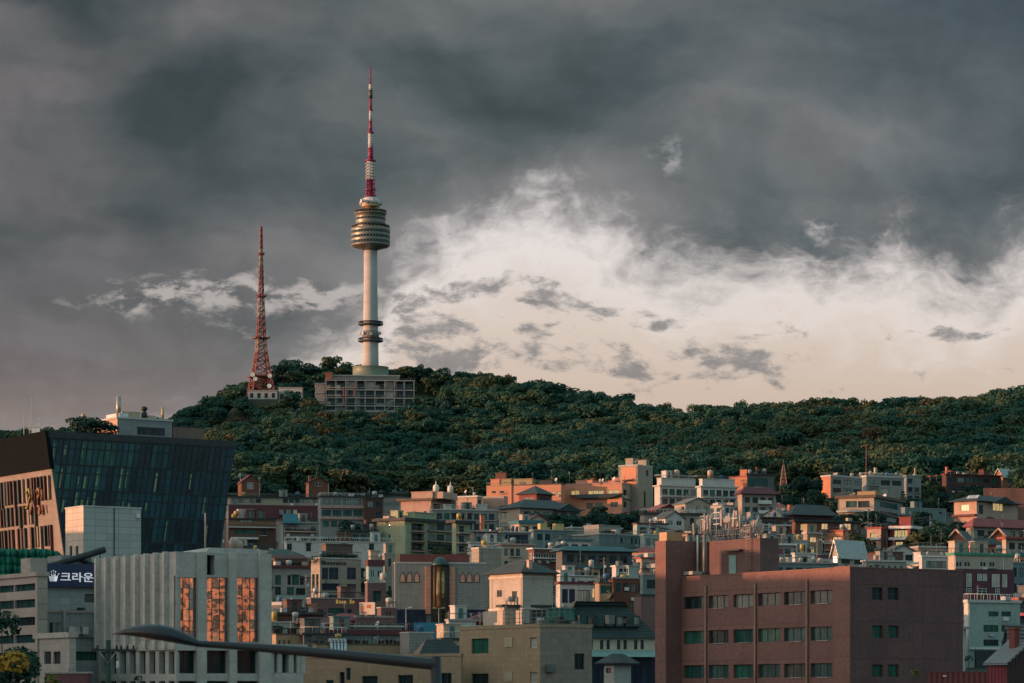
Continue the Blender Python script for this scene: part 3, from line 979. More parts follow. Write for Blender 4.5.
class Bld:
    """an upright block: near corner seen at column xc, its left face runs to column xa, its right face to column xb, turned by a degrees"""
    def __init__(self, kind, label, cat, xa, xc, xb, yt, pyg, a, Y=None, depth=12.0, group=None, zbase=None, near=None):
        self.Y = Y = Ypy(pyg) if Y is None else Y
        self.a = a = R(a)
        ca, sa = math.cos(a), math.sin(a)
        C = self.C = Vector((PX(xc, Y), Y))
        self.u, self.v = Vector((-ca, sa)), Vector((sa, ca))
        if xa is None or xa >= xc: L = depth
        else:
            ka = (xa - 512) / F
            L = (C.x - ka * Y) / (ca + ka * sa)
        if xb is None or xb <= xc: Mm = depth
        else:
            kb = (xb - 512) / F
            den = sa - kb * ca
            Mm = (kb * Y - C.x) / den if abs(den) > .02 else depth
            if Mm < 0: Mm = depth
        self.L, self.M = max(L, 1.0), min(max(Mm, .25), 300)
        FOOT.append((C, self.u, self.v, self.L, self.M))
        pts = [C, C + self.u * self.L, C + self.v * self.M, C + self.u * self.L + self.v * self.M]
        zs = [Z(p.x, p.y) for p in pts]
        self.z0 = min(zs) - 1.0 if zbase is None else zbase
        self.H = PZ(yt, Y) - self.z0
        self.root = empty(kind, (C.x, C.y, self.z0), -a)
        tag(self.root, label, cat, group)
        self.near = (Y < 330) if near is None else near
        self.holes = {'L': [], 'R': []}
        self.boxes = []
        self.nw = 0

    # distance along a face of picture column px; the face starts at the near corner
    def s(self, face, px):
        k = (px - 512) / F
        d = self.u if face == 'L' else self.v
        return (k * self.Y - self.C.x) / (d.x - k * d.y)
    def zpx(self, face, s, py):
        d = self.u if face == 'L' else self.v
        return PZ(py, self.Y + d.y * s) - self.z0

    def hole(self, face, s0, s1, z0, z1, g='d', nx=2, nz=1, frame='frame', fw=None, rev=None, name='window', sill=False):
        """opening between distances s0, s1 from the near corner"""
        if s0 > s1: s0, s1 = s1, s0
        lim = self.L if face == 'L' else self.M
        s0, s1 = max(s0, .08), min(s1, lim - .08)
        z0, z1 = max(z0, .1), min(z1, self.H - .05)
        if s1 - s0 < .25 or z1 - z0 < .25: return
        for q in self.holes[face]:
            if s0 < q[1] + .02 and s1 > q[0] - .02 and z0 < q[3] + .02 and z1 > q[2] - .02: return
        self.holes[face].append((s0, s1, z0, z1, g, nx, nz, frame, fw, rev, name, sill))

    def pxhole(self, face, x0, y0, x1, y1, **k):
        s0, s1 = self.s(face, x0), self.s(face, x1)
        sm = (s0 + s1) / 2
        self.hole(face, s0, s1, self.zpx(face, sm, y1), self.zpx(face, sm, y0), **k)

    def grid(self, face, n, g='dt', fl=3.1, wf=.55, hf=.5, top=.9, nx=2, frame='frame', skip=0.0, rows=None, m=.04, zlo=0.45, sill=False):
        lim = self.L if face == 'L' else self.M
        if n <= 0: return
        rows = rows or max(1, int((self.H - top) / fl))
        cw = lim * (1 - 2 * m) / n
        for r in range(rows):
            zt = self.H - top - r * fl
            zb = zt - fl * hf
            if zb < zlo: break
            for i in range(n):
                if random.random() < skip: continue
                c = lim * m + cw * (i + .5)
                self.hole(face, c - cw * wf / 2, c + cw * wf / 2, zb, zt, g=random.choice(g + 'dpd'), nx=nx, frame=frame, sill=sill)

    def walls(self, mat, matR=None, top=None, name='wall'):
        """the four walls with their openings, plus the windows"""
        L, Mm, H = self.L, self.M, self.H
        rev0 = .22 if self.near else .16
        mb = MB()
        def facade(face, lim, mi):
            hs = self.holes[face]
            P = (lambda s, d, z: (-s, d, z)) if face == 'L' else (lambda s, d, z: (-d, s, z))
            ss = sorted({0.0, lim} | {h[0] for h in hs} | {h[1] for h in hs})
            zs = sorted({0.0, H} | {h[2] for h in hs} | {h[3] for h in hs})
            for i in range(len(ss) - 1):
                run = None
                for j in range(len(zs) - 1):
                    cs, cz = (ss[i] + ss[i + 1]) / 2, (zs[j] + zs[j + 1]) / 2
                    op = any(h[0] < cs < h[1] and h[2] < cz < h[3] for h in hs)
                    if not op:
                        run = zs[j] if run is None else run
                    if run is not None and (op or j == len(zs) - 2):
                        z1 = zs[j] if op else zs[j + 1]
                        q = [P(ss[i], 0, run), P(ss[i + 1], 0, run), P(ss[i + 1], 0, z1), P(ss[i], 0, z1)]
                        mb.face(q if face == 'R' else q[::-1], mi)
                        run = None
            for h in hs:
                s0, s1, z0, z1 = h[:4]
                rv = h[9] or rev0
                c = [(s0, z0), (s1, z0), (s1, z1), (s0, z1)]
                for k in range(4):
                    (a0, b0), (a1, b1) = c[k], c[(k + 1) % 4]
                    q = [P(a0, 0, b0), P(a0, rv, b0), P(a1, rv, b1), P(a1, 0, b1)]
                    mb.face(q if face == 'R' else q[::-1], mi)
        facade('L', L, 0)
        facade('R', Mm, 1 if matR else 0)
        mb.face([(-L, 0, 0), (-L, 0, H), (-L, Mm, H), (-L, Mm, 0)])
        mb.face([(-L, Mm, 0), (-L, Mm, H), (0, Mm, H), (0, Mm, 0)])
        mb.face([(0, 0, H), (0, Mm, H), (-L, Mm, H), (-L, 0, H)])
        w = mb.build(name, [mat, matR] if matR else mat, self.root)
        self.wall = w
        for face in 'LR':
            for (s0, s1, z0, z1, g, nx, nz, frame, fw, rv, nm, sill) in self.holes[face]:
                rv = (rv or rev0) - .025
                fm = M[frame] if isinstance(frame, str) else frame
                gm = GL[g] if isinstance(g, str) else g
                fwd = fw or (.06 if self.near else .11)
                me, pn = window_mesh(s1 - s0, z1 - z0, nx, nz, fm, gm, fwd, self.near)
                if face == 'L': o = place(nm, me, self.root, (-s1, rv, z0), 0)
                else: o = place(nm, me, self.root, (-rv, s0, z0), R(90))
                k = ((s1 - s0) / (max(1, round((s1 - s0) / .1)) * .1), (z1 - z0) / (max(1, round((z1 - z0) / .1)) * .1))
                o.scale = (1, 1, 1)
                if pn is not None: place('pane', pn, o)
                self.nw += 1
        return w

    def flat_roof(self, mat=None, over=.35, th=.35, parapet=0.0):
        mat = mat or M['conc']
        L, Mm, H = self.L, self.M, self.H
        mb = MB().box(-L - over, over, -over, Mm + over, H + .003, H + th)
        if parapet:
            t = .2; z0, z1 = H + th, H + th + parapet
            mb.box(-L - over, over, -over, -over + t, z0, z1); mb.box(-L - over, over, Mm + over - t, Mm + over, z0, z1)
            mb.box(-L - over, -L - over + t, -over + t, Mm + over - t, z0, z1); mb.box(over - t, over, -over + t, Mm + over - t, z0, z1)
        self.rt = H + th
        self.roof = mb.build('roof', mat, self.root)
        return self.roof

    def hip_roof(self, mat, rise, over=.6, th=.18):
        L, Mm, H = self.L, self.M, self.H
        x0, x1, y0, y1 = -L - over, over, -over, Mm + over
        mb = MB()
        mb.box(x0, x1, y0, y1, H + .003, H + th)
        k = min(x1 - x0, y1 - y0) / 2
        if x1 - x0 >= y1 - y0:
            r0, r1 = (x0 + k, (y0 + y1) / 2, H + th + rise), (x1 - k, (y0 + y1) / 2, H + th + rise)
        else:
            r0, r1 = ((x0 + x1) / 2, y0 + k, H + th + rise), ((x0 + x1) / 2, y1 - k, H + th + rise)
        b = [(x0, y0, H + th), (x1, y0, H + th), (x1, y1, H + th), (x0, y1, H + th)]
        if x1 - x0 >= y1 - y0:
            mb.face([b[0], b[1], r1, r0]); mb.face([b[2], b[3], r0, r1]); mb.face([b[1], b[2], r1]); mb.face([b[3], b[0], r0])
        else:
            mb.face([b[0], b[1], r0]); mb.face([b[1], b[2], r1, r0]); mb.face([b[2], b[3], r1]); mb.face([b[3], b[0], r0, r1])
        self.rt = H + th + rise
        self.roof = mb.build('roof', mat, self.root)
        return self.roof

    def gable_roof(self, mat, rise, axis='x', over=.5, th=.2, endmat=None):
        """axis 'x': ridge parallel to the left face (gables seen on the right face); 'y': the other way"""
        L, Mm, H = self.L, self.M, self.H
        x0, x1, y0, y1 = -L - over, over, -over, Mm + over
        mb, en = MB(), MB()
        if axis == 'x':
            ym = Mm / 2
            sl = rise / (Mm / 2)
            for (ya, sg) in ((y0, 1), (y1, -1)):
                za = H - over * sl
                mb.hexa([(x0, ya, za), (x1, ya, za), (x1, ym, H + rise), (x0, ym, H + rise)] if sg > 0 else [(x0, ym, H + rise), (x1, ym, H + rise), (x1, ya, za), (x0, ya, za)],
                        [(x0, ya, za + th), (x1, ya, za + th), (x1, ym, H + rise + th), (x0, ym, H + rise + th)] if sg > 0 else [(x0, ym, H + rise + th), (x1, ym, H + rise + th), (x1, ya, za + th), (x0, ya, za + th)])
            ends = [[(x, .0, H), (x, Mm, H), (x, ym, H + rise)] for x in (-L, 0)]
        else:
            xm = -L / 2
            sl = rise / (L / 2)
            for (xa, sg) in ((x0, 1), (x1, -1)):
                za = H - over * sl
                pts = [(xa, y0, za), (xm, y0, H + rise), (xm, y1, H + rise), (xa, y1, za)]
                if sg < 0: pts = pts[::-1]
                mb.hexa(pts, [(p[0], p[1], p[2] + th) for p in pts])
            ends = [[(-L, y, H), (0, y, H), (xm, y, H + rise)] for y in (0, Mm)]
        self.rt = H + rise + th
        self.roof = mb.build('roof', mat, self.root)
        for e_ in ends:
            en = MB(); en.face(e_); en.build('gable', endmat or self.wall.data.materials[0], self.root)
        return self.roof

    # ---- details
    def slab(self, face, s0, s1, z, out=1.1, th=.22, mat=None, name='balcony_slab', wrap=0):
        if s0 > s1: s0, s1 = s1, s0
        mb = MB()
        if face == 'L': mb.box(-s1, -s0 + wrap, -out, -.003, z, z + th)
        else: mb.box(.003, out, s0 - wrap, s1, z, z + th)
        return mb.build(name, mat or M['pale_conc'], self.root)

    def rail(self, face, s0, s1, z, out=1.05, h=1.0, mat=None, solid=False, name='balcony_railing', step=.45):
        if s0 > s1: s0, s1 = s1, s0
        T = (lambda s, d, zz: (-s, -d, zz)) if face == 'L' else (lambda s, d, zz: (d, s, zz))
        mb = MB()
        if solid:
            p, q = T(s0, out, 0), T(s1, out - .08, 0)
            mb.box(p[0], q[0], p[1], q[1], z, z + h)
        else:
            mb.tube(T(s0, out, z + h), T(s1, out, z + h), .04, None, 5)
            mb.tube(T(s0, out, z + .12), T(s1, out, z + .12), .03, None, 4)
            n = max(2, int((s1 - s0) / step))
            for i in range(n + 1):
                s = s0 + (s1 - s0) * i / n
                mb.tube(T(s, out, z), T(s, out, z + h), .025, None, 4)
        return mb.build(name, mat or M['rail'], self.root)

    def balconies(self, face, s0, s1, fl=3.1, top=1.0, out=1.1, rmat=None, solid=False, rows=99, smat=None):
        z = self.H - top - fl * .62
        k = 0
        while z > .8 and k < rows:
            self.slab(face, s0, s1, z - .25, out, mat=smat)
            self.rail(face, s0, s1, z - .03, out - .06, .95, rmat, solid)
            z -= fl; k += 1

    def penthouse(self, fx0, fx1, fy0, fy1, h, mat, name='stair_house', win=None):
        L, Mm = self.L, self.M
        x0, x1 = -L + fx0 * L, -L + fx1 * L
        y0, y1 = fy0 * Mm, fy1 * Mm
        z = self.rt
        o = MB().box(x0, x1, y0, y1, z + .003, z + h).box(x0 - .2, x1 + .2, y0 - .2, y1 + .2, z + h + .002, z + h + .2).build(name, mat, self.root)
        if win:
            MB().box(x0 + (x1 - x0) * .25, x1 - (x1 - x0) * .3, y0 - .04, y0 + .02, z + h * .3, z + h * .8).build('window', GL[win], o)
        return o

    def tank(self, fx, fy, r=.9, h=1.6, mat=None, legs=.6):
        x, y, z = -self.L + fx * self.L, fy * self.M, self.rt
        mb = MB()
        if legs:
            for i, j in ((-1, -1), (1, -1), (1, 1), (-1, 1)): mb.box(x + i * r * .6 - .06, x + i * r * .6 + .06, y + j * r * .6 - .06, y + j * r * .6 + .06, z, z + legs)
        mb.lathe([(r, z + legs), (r, z + legs + h * .86), (r * .85, z + legs + h), (r * .2, z + legs + h * 1.1)], 18, (x, y))
        return mb.build('water_tank', mat or plain((.55, .50, .42), .6, 0, 'tank_paint'), self.root)

    def dish(self, fx, fy, r=.6, h=1.2, mat=None, face=(-.5, -.85, .45), zbase=None):
        x, y, z = -self.L + fx * self.L, fy * self.M, self.rt if zbase is None else zbase
        f = Vector(face).normalized()
        q = f.to_track_quat('Z', 'Y')
        c = Vector((x, y, z + h))
        mb = MB()
        mb.tube((x, y, z), c, .05, None, 5)
        n = 18
        rings = [[c + q @ Vector((r * t * math.cos(2 * math.pi * i / n), r * t * math.sin(2 * math.pi * i / n), r * .45 * t * t)) for i in range(n)] for t in (.05, .5, .8, 1.0)]
        for a_, b_ in zip(rings[:-1], rings[1:]):
            for i in range(n):
                j = (i + 1) % n
                mb.face([a_[i], a_[j], b_[j], b_[i]], 0, True)
        mb.face(rings[0][::-1])
        mb.tube(c, c + f * r * .9, .03, None, 4)
        mb.box(c.x + f.x * r * .9 - .06, c.x + f.x * r * .9 + .06, c.y + f.y * r * .9 - .06, c.y + f.y * r * .9 + .06, c.z + f.z * r * .9 - .06, c.z + f.z * r * .9 + .06)
        return mb.build('satellite_dish', mat or plain((.72, .71, .68), .5, 0, 'dish_paint'), self.root)

    def aerial(self, fx, fy, h=4.0, r=.05, mat=None):
        x, y, z = -self.L + fx * self.L, fy * self.M, self.rt
        mb = MB().tube((x, y, z), (x, y, z + h), r, r * .6, 5)
        for k in range(4): mb.tube((x - .5 + k * .06, y, z + h - .25 * k), (x + .5 - k * .06, y, z + h - .25 * k), .02, None, 4)
        return mb.build('aerial', mat or M['steel'], self.root)

    def chimney(self, fx, fy, w=.6, h=1.6, mat=None, z=None):
        x, y = -self.L + fx * self.L, fy * self.M
        z = self.rt - 1.2 if z is None else z
        mb = MB().box(x - w / 2, x + w / 2, y - w / 2, y + w / 2, z, z + h + 1.2).box(x - w / 2 - .08, x + w / 2 + .08, y - w / 2 - .08, y + w / 2 + .08, z + h + 1.2, z + h + 1.32)
        return mb.build('chimney', mat or wall((.30, .12, .08), 'brick'), self.root)

    def roof_rail(self, h=1.0, mat=None):
        L, Mm, z = self.L, self.M, self.rt
        mb = MB()
        pts = [(-L, 0), (0, 0), (0, Mm), (-L, Mm)]
        for i in range(4):
            p, q = pts[i], pts[(i + 1) % 4]
            mb.tube((p[0], p[1], z + h), (q[0], q[1], z + h), .045, None, 5)
            n = max(2, int((Vector(p) - Vector(q)).length / 1.2))
            for k in range(n):
                x, y = p[0] + (q[0] - p[0]) * k / n, p[1] + (q[1] - p[1]) * k / n
                mb.tube((x, y, z), (x, y, z + h), .03, None, 4)
        return mb.build('roof_railing', mat or M['rail'], self.root)

    def planter(self, face, s0, s1, z, out=.5, h=.9, seed=0):
        if s0 > s1: s0, s1 = s1, s0
        n = max(3, int((s1 - s0) / .6))
        g = random.Random(seed + n)
        lob = []
        for i in range(n):
            s = s0 + (s1 - s0) * (i + .5) / n
            lob.append(((-s, -out, z + h * .3) if face == 'L' else (out, s, z + h * .3)) + (h * g.uniform(.45, .8), .8))
        me = leaf_mesh('shrubs', GREEN, lob, 60 * n, .16, seed + 9)
        return place('roof_shrubs', me, self.root)

    def ac(self, face, s, z, mat=None):
        T = (lambda a, d: (-a, -d)) if face == 'L' else (lambda a, d: (d, a))
        p, q = T(s - .42, .05), T(s + .42, .42)
        mb = MB().box(p[0], q[0], p[1], q[1], z, z + .65)
        return mb.build('air_conditioner', mat or M['white_paint'], self.root)

    def clutter(self, seed, flat=True, amount=1.0):
        """the small things fixed to a town house: units, hoods, pipes, tanks, aerials"""
        g = random.Random(seed)
        L, Mm = self.L, self.M
        for face, lim in (('L', L), ('R', Mm)):
            if lim < 5: continue
            T = (lambda s, d_: (-s, -d_)) if face == 'L' else (lambda s, d_: (d_, s))
            hs = [h for h in self.holes[face] if h[1] - h[0] < 4]
            for h in g.sample(hs, min(len(hs), int(len(hs) * .34 * amount + .5))):
                s, z = (h[0] + h[1]) / 2, h[2]
                k = g.random()
                if k < .45: self.ac(face, s + g.uniform(-.3, .3), z - .75, g.choice([M['white_paint'], M['galv'], M['rail']]))
                elif k < .75:
                    p, q = T(h[0] - .15, .003), T(h[1] + .15, .55)
                    MB().box(p[0], q[0], p[1], q[1], h[3] + .06, h[3] + .13).build('window_hood', g.choice([FL_['dark'], FL_['pale'], FL_['teal'], FL_['brown'], FL_['maroon']]), self.root)
                else:
                    self.slab(face, h[0] - .3, h[1] + .3, z - .3, .75, .14); self.rail(face, h[0] - .3, h[1] + .3, z - .16, .7, .9)
            for k in range(g.choice((1, 2))):
                s = g.choice((.15, lim - .2, lim * g.random()))
                if any(h[0] - .15 < s < h[1] + .15 for h in self.holes[face]): continue
                p = T(s, .07); MB().tube((p[0], p[1], 0), (p[0], p[1], self.H - .1), .055, None, 6).build('downpipe', g.choice([M['galv'], M['rail'], M['white_paint']]), self.root)
        if not flat: 
            if g.random() < .6: self.aerial(g.uniform(.2, .8), g.uniform(.3, .7), g.uniform(1.0, 2.2), .035)
            return
        used = []
        for k in range(int(g.choice((2, 3, 4, 5)) * amount + .5)):
            fx, fy = g.uniform(.45, .95), g.uniform(.08, .92)
            if L > 9 and self.a < .8: fx, fy = g.uniform(.1, .92), g.uniform(.05, .45)
            x, y = -L + fx * L, fy * Mm
            if any(abs(x - u) < 1.6 and abs(y - v) < 1.6 for u, v in used): continue
            used.append((x, y))
            t = g.random()
            if t < .28: self.tank(fx, fy, g.uniform(.45, .75), g.uniform(.8, 1.3), g.choice([plain((.04, .13, .24), .5, 0, 'tank_blue'), plain((.48, .34, .08), .5, 0, 'tank_yellow'), plain((.48, .46, .42), .6, 0, 'tank_pale'), M['galv']]), g.choice((0, .3, .6)))
            elif t < .5: self.aerial(fx, fy, g.uniform(1.8, 4.2), .04)
            elif t < .62: self.dish(fx, fy, g.uniform(.35, .55), g.uniform(.5, 1.1), face=(g.uniform(-.9, .3), -.8, .5))
            elif t < .8:
                w, dd, h = g.uniform(.5, 1.2), g.uniform(.4, .8), g.uniform(.5, 1.1)
                MB().box(x - w, x + w, y - dd, y + dd, self.rt + .003, self.rt + h).build('rooftop_unit', g.choice([M['galv'], M['pale_conc'], M['rail'], wall((.40, .33, .25))]), self.root)
            else:
                w, dd, h = g.uniform(1.1, 1.8), g.uniform(1.0, 1.5), g.uniform(1.9, 2.4)
                y = min(max(y, dd + .1), Mm - dd - .1); x = min(max(x, -L + w + .1), -w - .1)
                o = MB().box(x - w, x + w, y - dd, y + dd, self.rt + .003, self.rt + h).box(x - w - .15, x + w + .15, y - dd - .15, y + dd + .15, self.rt + h + .002, self.rt + h + .16).build('stair_house', self.wall.data.materials[0], self.root)
                MB().box(x + w + .002, x + w + .05, y - .4, y + .4, self.rt + .1, self.rt + 1.8).build('door', g.choice([M['dark_steel'], plain((.05, .16, .15), .5, 0, 'door_green'), M['brown_frame']]), o)
        if g.random() < .45: self.roof_rail(g.uniform(.8, 1.1), g.choice([M['rail'], M['white_paint'], M['dark_steel']]))

# ------------------------------------------------------------------ the hillside houses
W_ = dict(
    cream=(.56, .46, .36), white=(.64, .62, .58), grey=(.30, .31, .30), dgrey=(.13, .14, .145), beige=(.42, .36, .29), brick=(.24, .095, .065), dbrick=(.14, .06, .05),
    orange=(.66, .26, .15), pink=(.62, .40, .31), green=(.43, .46, .30), mauve=(.23, .135, .135), brown=(.16, .085, .065), teal=(.19, .27, .27), tan=(.45, .32, .20), mint=(.38, .47, .43),
    stone=(.36, .35, .32), ochre=(.48, .36, .20), blue=(.20, .27, .33), red=(.30, .07, .07))
def wm(k, kind=None, **kw):
    kind = kind or ('brick' if 'brick' in k else 'plain')
    return wall(W_[k], kind, **kw)
W_ = {k_: tuple(c_ * .84 for c_ in v_) for k_, v_ in W_.items()}
R_ = dict(dark=roofing((.035, .045, .048)), maroon=roofing((.11, .03, .035)), slate=roofing((.05, .065, .07)), teal=roofing((.03, .10, .11)), grey=roofing((.13, .14, .14)),
          red=roofing((.26, .06, .06)), metal=plain((.36, .38, .38), .4, .3, 'sheet_metal'), green=roofing((.035, .07, .055)))
FL_ = dict(conc=M['conc'], pale=M['pale_conc'], dark=plain((.035, .042, .045), .7, 0, 'dark_fascia'), white=M['white'], maroon=plain((.12, .03, .04), .7, 0, 'maroon_fascia'),
           brown=plain((.12, .08, .06), .7, 0, 'brown_fascia'), red=plain((.30, .06, .05), .7, 0, 'red_fascia'), ochre=plain((.40, .28, .14), .7, 0, 'ochre_fascia'), green=plain((.05, .28, .17), .5, 0, 'green_sheet'),
           teal=plain((.03, .15, .19), .5, 0, 'teal_sheet'), pink=plain((.46, .28, .24), .7, 0, 'pink_fascia'))

def house(kind, label, xa, xc, xb, yt, pyg, a, wk, nL=0, nR=0, g='dt', roof='flat', rc='conc', rise=2.0, axis='x', fl=3.1, wf=.66, hf=.58, over=.35, th=.35, par=0.0, wkR=None, skip=.06,
          frame='frame', nx=2, cat='house', depth=11.0, top=.9, holes=(), bal=(), dz=None, rows=None, kindm=None, Y=None, grime=1.0, group=None):
    b = Bld(kind, label, cat, xa, xc, xb, yt, pyg, a, Y=Y, depth=depth, group=group)
    for h in holes:
        b.pxhole(h[0], *h[1:5], **(h[5] if len(h) > 5 else {}))
    b.grid('L', nL, g, fl, wf, hf, top, nx, frame, skip, rows)
    b.grid('R', nR, g, fl, wf, hf, top, nx, frame, skip, rows)
    b.walls(wm(wk, kindm, grime=grime) if isinstance(wk, str) else wk, (wm(wkR) if isinstance(wkR, str) else wkR) if wkR else None)
    if roof == 'flat': b.flat_roof(FL_[rc], over, th, par)
    elif roof == 'hip': b.hip_roof(R_[rc], rise, over + .2)
    elif roof == 'gable': b.gable_roof(R_[rc], rise, axis, over + .1)
    for q in bal:
        lim = b.L if q[0] == 'L' else b.M
        b.balconies(q[0], lim * q[1], lim * q[2], fl, top, **(q[3] if len(q) > 3 else {}))
    ALL.append((b, roof, label))
    return b

ALL = []
H = house
# --- behind the glass office, at the foot of the wooded slope
b = H('brick_house', 'brick gabled house with an arched white window and a dish on its roof edge', 238, 241.5, 260, 482, 512, 72, 'brick', 0, 0, roof='gable', rc='maroon', rise=2.7, axis='x',
      holes=[('R', 247, 482, 253.5, 489, dict(g='p', nx=3, nz=2, frame='white_frame'))])
b.dish(.6, .02, 1.0, 2.4, zbase=b.H)
b = H('brick_house', 'small brick gabled house half hidden by trees under the woods', 305.5, 308, 329, 482.5, 512, 74, 'brick', 0, 0, roof='gable', rc='maroon', rise=2.0, axis='x',
      holes=[('R', 315, 481, 322, 486, dict(g='d', nx=2, frame='white_frame'))])
b.chimney(.8, .1, .7, 2.2, z=b.H - 1)
b = H('villa_block', 'long villa block with a maroon mansard band and a big dark dish', 227, 229.5, 320, 497, 542, 77, 'beige', 0, 0, g='p', rc='dark', over=.6, cat='apartment block', fl=3.0, wkR='beige',
      holes=[('R', x, 498.5, x + 5, 503, dict(g=q, nx=2)) for x, q in ((232, 'p'), (238, 'p'), (244, 'c'), (250, 'p'), (256, 'd'), (283, 'd'), (289, 't'), (295, 't'), (301, 'p'), (307, 'c'), (313, 'p'))]
      + [('R', x, 520, x + 6, 527, dict(g=q, nx=2)) for x, q in ((284, 'd'), (294, 'p'), (302, 'c'), (311, 'p'))])
mm = MB()
mm.hexa([(.9, -.3, b.H - 6.3), (.9, b.M + .3, b.H - 6.3), (.02, b.M + .3, b.H - 6.3), (.02, -.3, b.H - 6.3)], [(.3, -.3, b.H - 2.3), (.3, b.M + .3, b.H - 2.3), (.02, b.M + .3, b.H - 2.3), (.02, -.3, b.H - 2.3)])
mans = mm.build('mansard_roof', R_['maroon'], b.root)
for s0, s1, q in ((251, 256, 'p'), (257, 262, 'd'), (278, 284, 'p'), (285, 291, 'p'), (292, 297, 'c')):
    d = MB(); u0, u1 = b.s('R', s0), b.s('R', s1)
    d.box(.05, 1.15, u0, u1, b.H - 5.5, b.H - 3.4)
    o = d.build('dormer', FL_['maroon'], mans)
    MB().box(1.15, 1.19, u0 + .15, u1 - .15, b.H - 5.2, b.H - 3.7).build('dormer_window', GL[q], o)
b.dish(.5, b.s('R', 276) / b.M, 1.3, -1.2, FL_['dark'], (.75, -.9, .3), b.H)
b.aerial(.2, b.s('R', 263) / b.M, 4.5)
b.roof_rail(.8)
b = H('terrace_house', 'brown terrace house with a sunlit yellow balustrade and green windows', 224, 227, 276, 519, 566, 76, 'brown', 0, 0, rc='dark', over=.3,
      holes=[('R', 235, 529.5, 247, 534.5, dict(g='g', nx=3)), ('R', 248, 529.5, 257, 534.5, dict(g='g', nx=2)), ('R', 261, 529, 266, 535, dict(g='d')), ('R', 232, 540, 243, 546, dict(g='d')), ('R', 250, 540, 258, 546, dict(g='b')),
             ('R', 240, 519.8, 252, 522.6, dict(g='p', nx=3))])
z = b.zpx('R', b.M / 2, 528)
b.slab('R', .2, b.M - .2, z, 1.3, .3, FL_['pale']); b.rail('R', .2, b.M - .2, z + .3, 1.25, 1.2, FL_['ochre'], False, 'balcony_railing', .25)
b.slab('R', 1.0, b.M * .62, b.zpx('R', 4, 539.5), 1.6, .55, FL_['white'])
b.penthouse(.3, .7, .25, .55, 2.4, wm('white'), win='d'); b.tank(.8, .2, .7, 1.3, plain((.55, .24, .08), .5, 0, 'orange_tank'))
b = H('terrace_house', 'house under a teal awning with a long flower balcony', 279, 282, 319, 523, 568, 77, 'grey', 0, 4, g='dt', rc='conc', fl=3.2)
z = b.zpx('R', b.M / 2, 532.5)
b.slab('R', .5, b.M - .8, z, 1.3, .35, FL_['pink']); b.rail('R', .5, b.M - .8, z + .35, 1.2, .95, FL_['pink'], False, step=.35); b.planter('R', .8, b.M - 1, z + .4, 1.0, .5, 3)
q = MB(); s0, s1 = b.s('R', 283), b.s('R', 298); q.hexa([(2.0, s0, b.H - .2), (2.0, s1, b.H - .2), (0, s1, b.H - .2), (0, s0, b.H - .2)], [(2.0, s0, b.H), (2.0, s1, b.H), (0, s1, b.H + 2.5), (0, s0, b.H + 2.5)]); q.build('awning', FL_['teal'], b.root)
b = H('apartment_block', 'apartment block with pink floor bands and green strip windows', 318, 320.5, 365, 497, 546, 78, 'grey', 0, 0, cat='apartment block', rc='dark', over=.4,
      holes=[('R', x, 499, x + 8, 504.5, dict(g='p', nx=3)) for x in (323, 333, 343, 353)] + [('R', x, 510, x + 9, 516, dict(g='t', nx=3)) for x in (322, 332.5, 343, 353.5)] + [('R', x, 521, x + 6, 527, dict(g='g', nx=2)) for x in (323, 331, 339)])
for py in (508.3, 519.5): b.slab('R', .1, b.M, b.zpx('R', b.M / 2, py), .7, .7, FL_['pink'], 'floor_band')
b = H('brick_flats', 'dark brick flats beside the block with pink floor bands', 363, 365.5, 383.5, 498, 546, 74, 'dbrick', 0, 2, g='gd', rc='dark', over=.3, fl=3.2, wf=.7)
b.aerial(.5, .3, 3)
b = H('long_house', 'low white house in a long row with narrow dark windows', 284, 286.5, 393, 541.5, 584, 77, 'white', 0, 0, rc='pale', over=.2, th=.25,
      holes=[('R', x, 543.5, x + 5, 551.5, dict(g='d', nx=2)) for x in (287, 306, 326, 341, 369)])
b.penthouse(.2, .7, .48, .62, 2.0, wm('brown'), win='p')
b = H('corner_house', 'low house under a dark gambrel roof beside the long white house', 262, 266, 300, 556, 600, 74, 'white', 0, 3, rc='green', roof='hip', rise=1.6, over=.8)
b = H('shop_house', 'shop with a shallow maroon roof above a gray flat block', 264, 267, 311, 561.5, 604, 75, 'brown', 0, 4, rc='maroon', roof='hip', rise=1.5, over=1.0)
b = H('apartment_block', 'gray flats with tall green windows and a glazed balcony below', 268, 271.5, 312, 567.5, 622, 74, 'stone', 0, 0, cat='apartment block', rc='maroon', over=.8, th=.5,
      holes=[('R', 275, 575, 281, 585, dict(g='t', nx=2)), ('R', 287.5, 575, 291, 585, dict(g='d', nx=1)), ('R', 292, 575, 299, 585, dict(g='g', nx=2)), ('R', 300, 576, 304, 585, dict(g='d', nx=1)),
             ('R', 275, 586.5, 281, 595, dict(g='d', nx=2)), ('R', 287, 587, 294, 595, dict(g='g', nx=2)), ('R', 296, 588, 306, 595, dict(g='d', nx=3))])
z = b.zpx('R', b.M / 2, 607); s0, s1 = b.s('R', 274), b.s('R', 310)
b.slab('R', s0, s1, z, 1.6, .3, FL_['pale']); b.rail('R', s0, s1, z + .3, 1.55, 1.9, plain((.30, .38, .38), .25, 0, 'frosted_glass'), True, 'glazed_balcony')
b.slab('R', s0 - .5, s1 + 1.5, b.zpx('R', b.M / 2, 611.5), 2.4, .5, FL_['teal'], 'awning')
b.penthouse(.2, .8, .1, .9, 1.4, FL_['brown'])
b.planter('R', b.M * .3, b.M * .9, b.H + .4, -1.0, 1.0, 31)
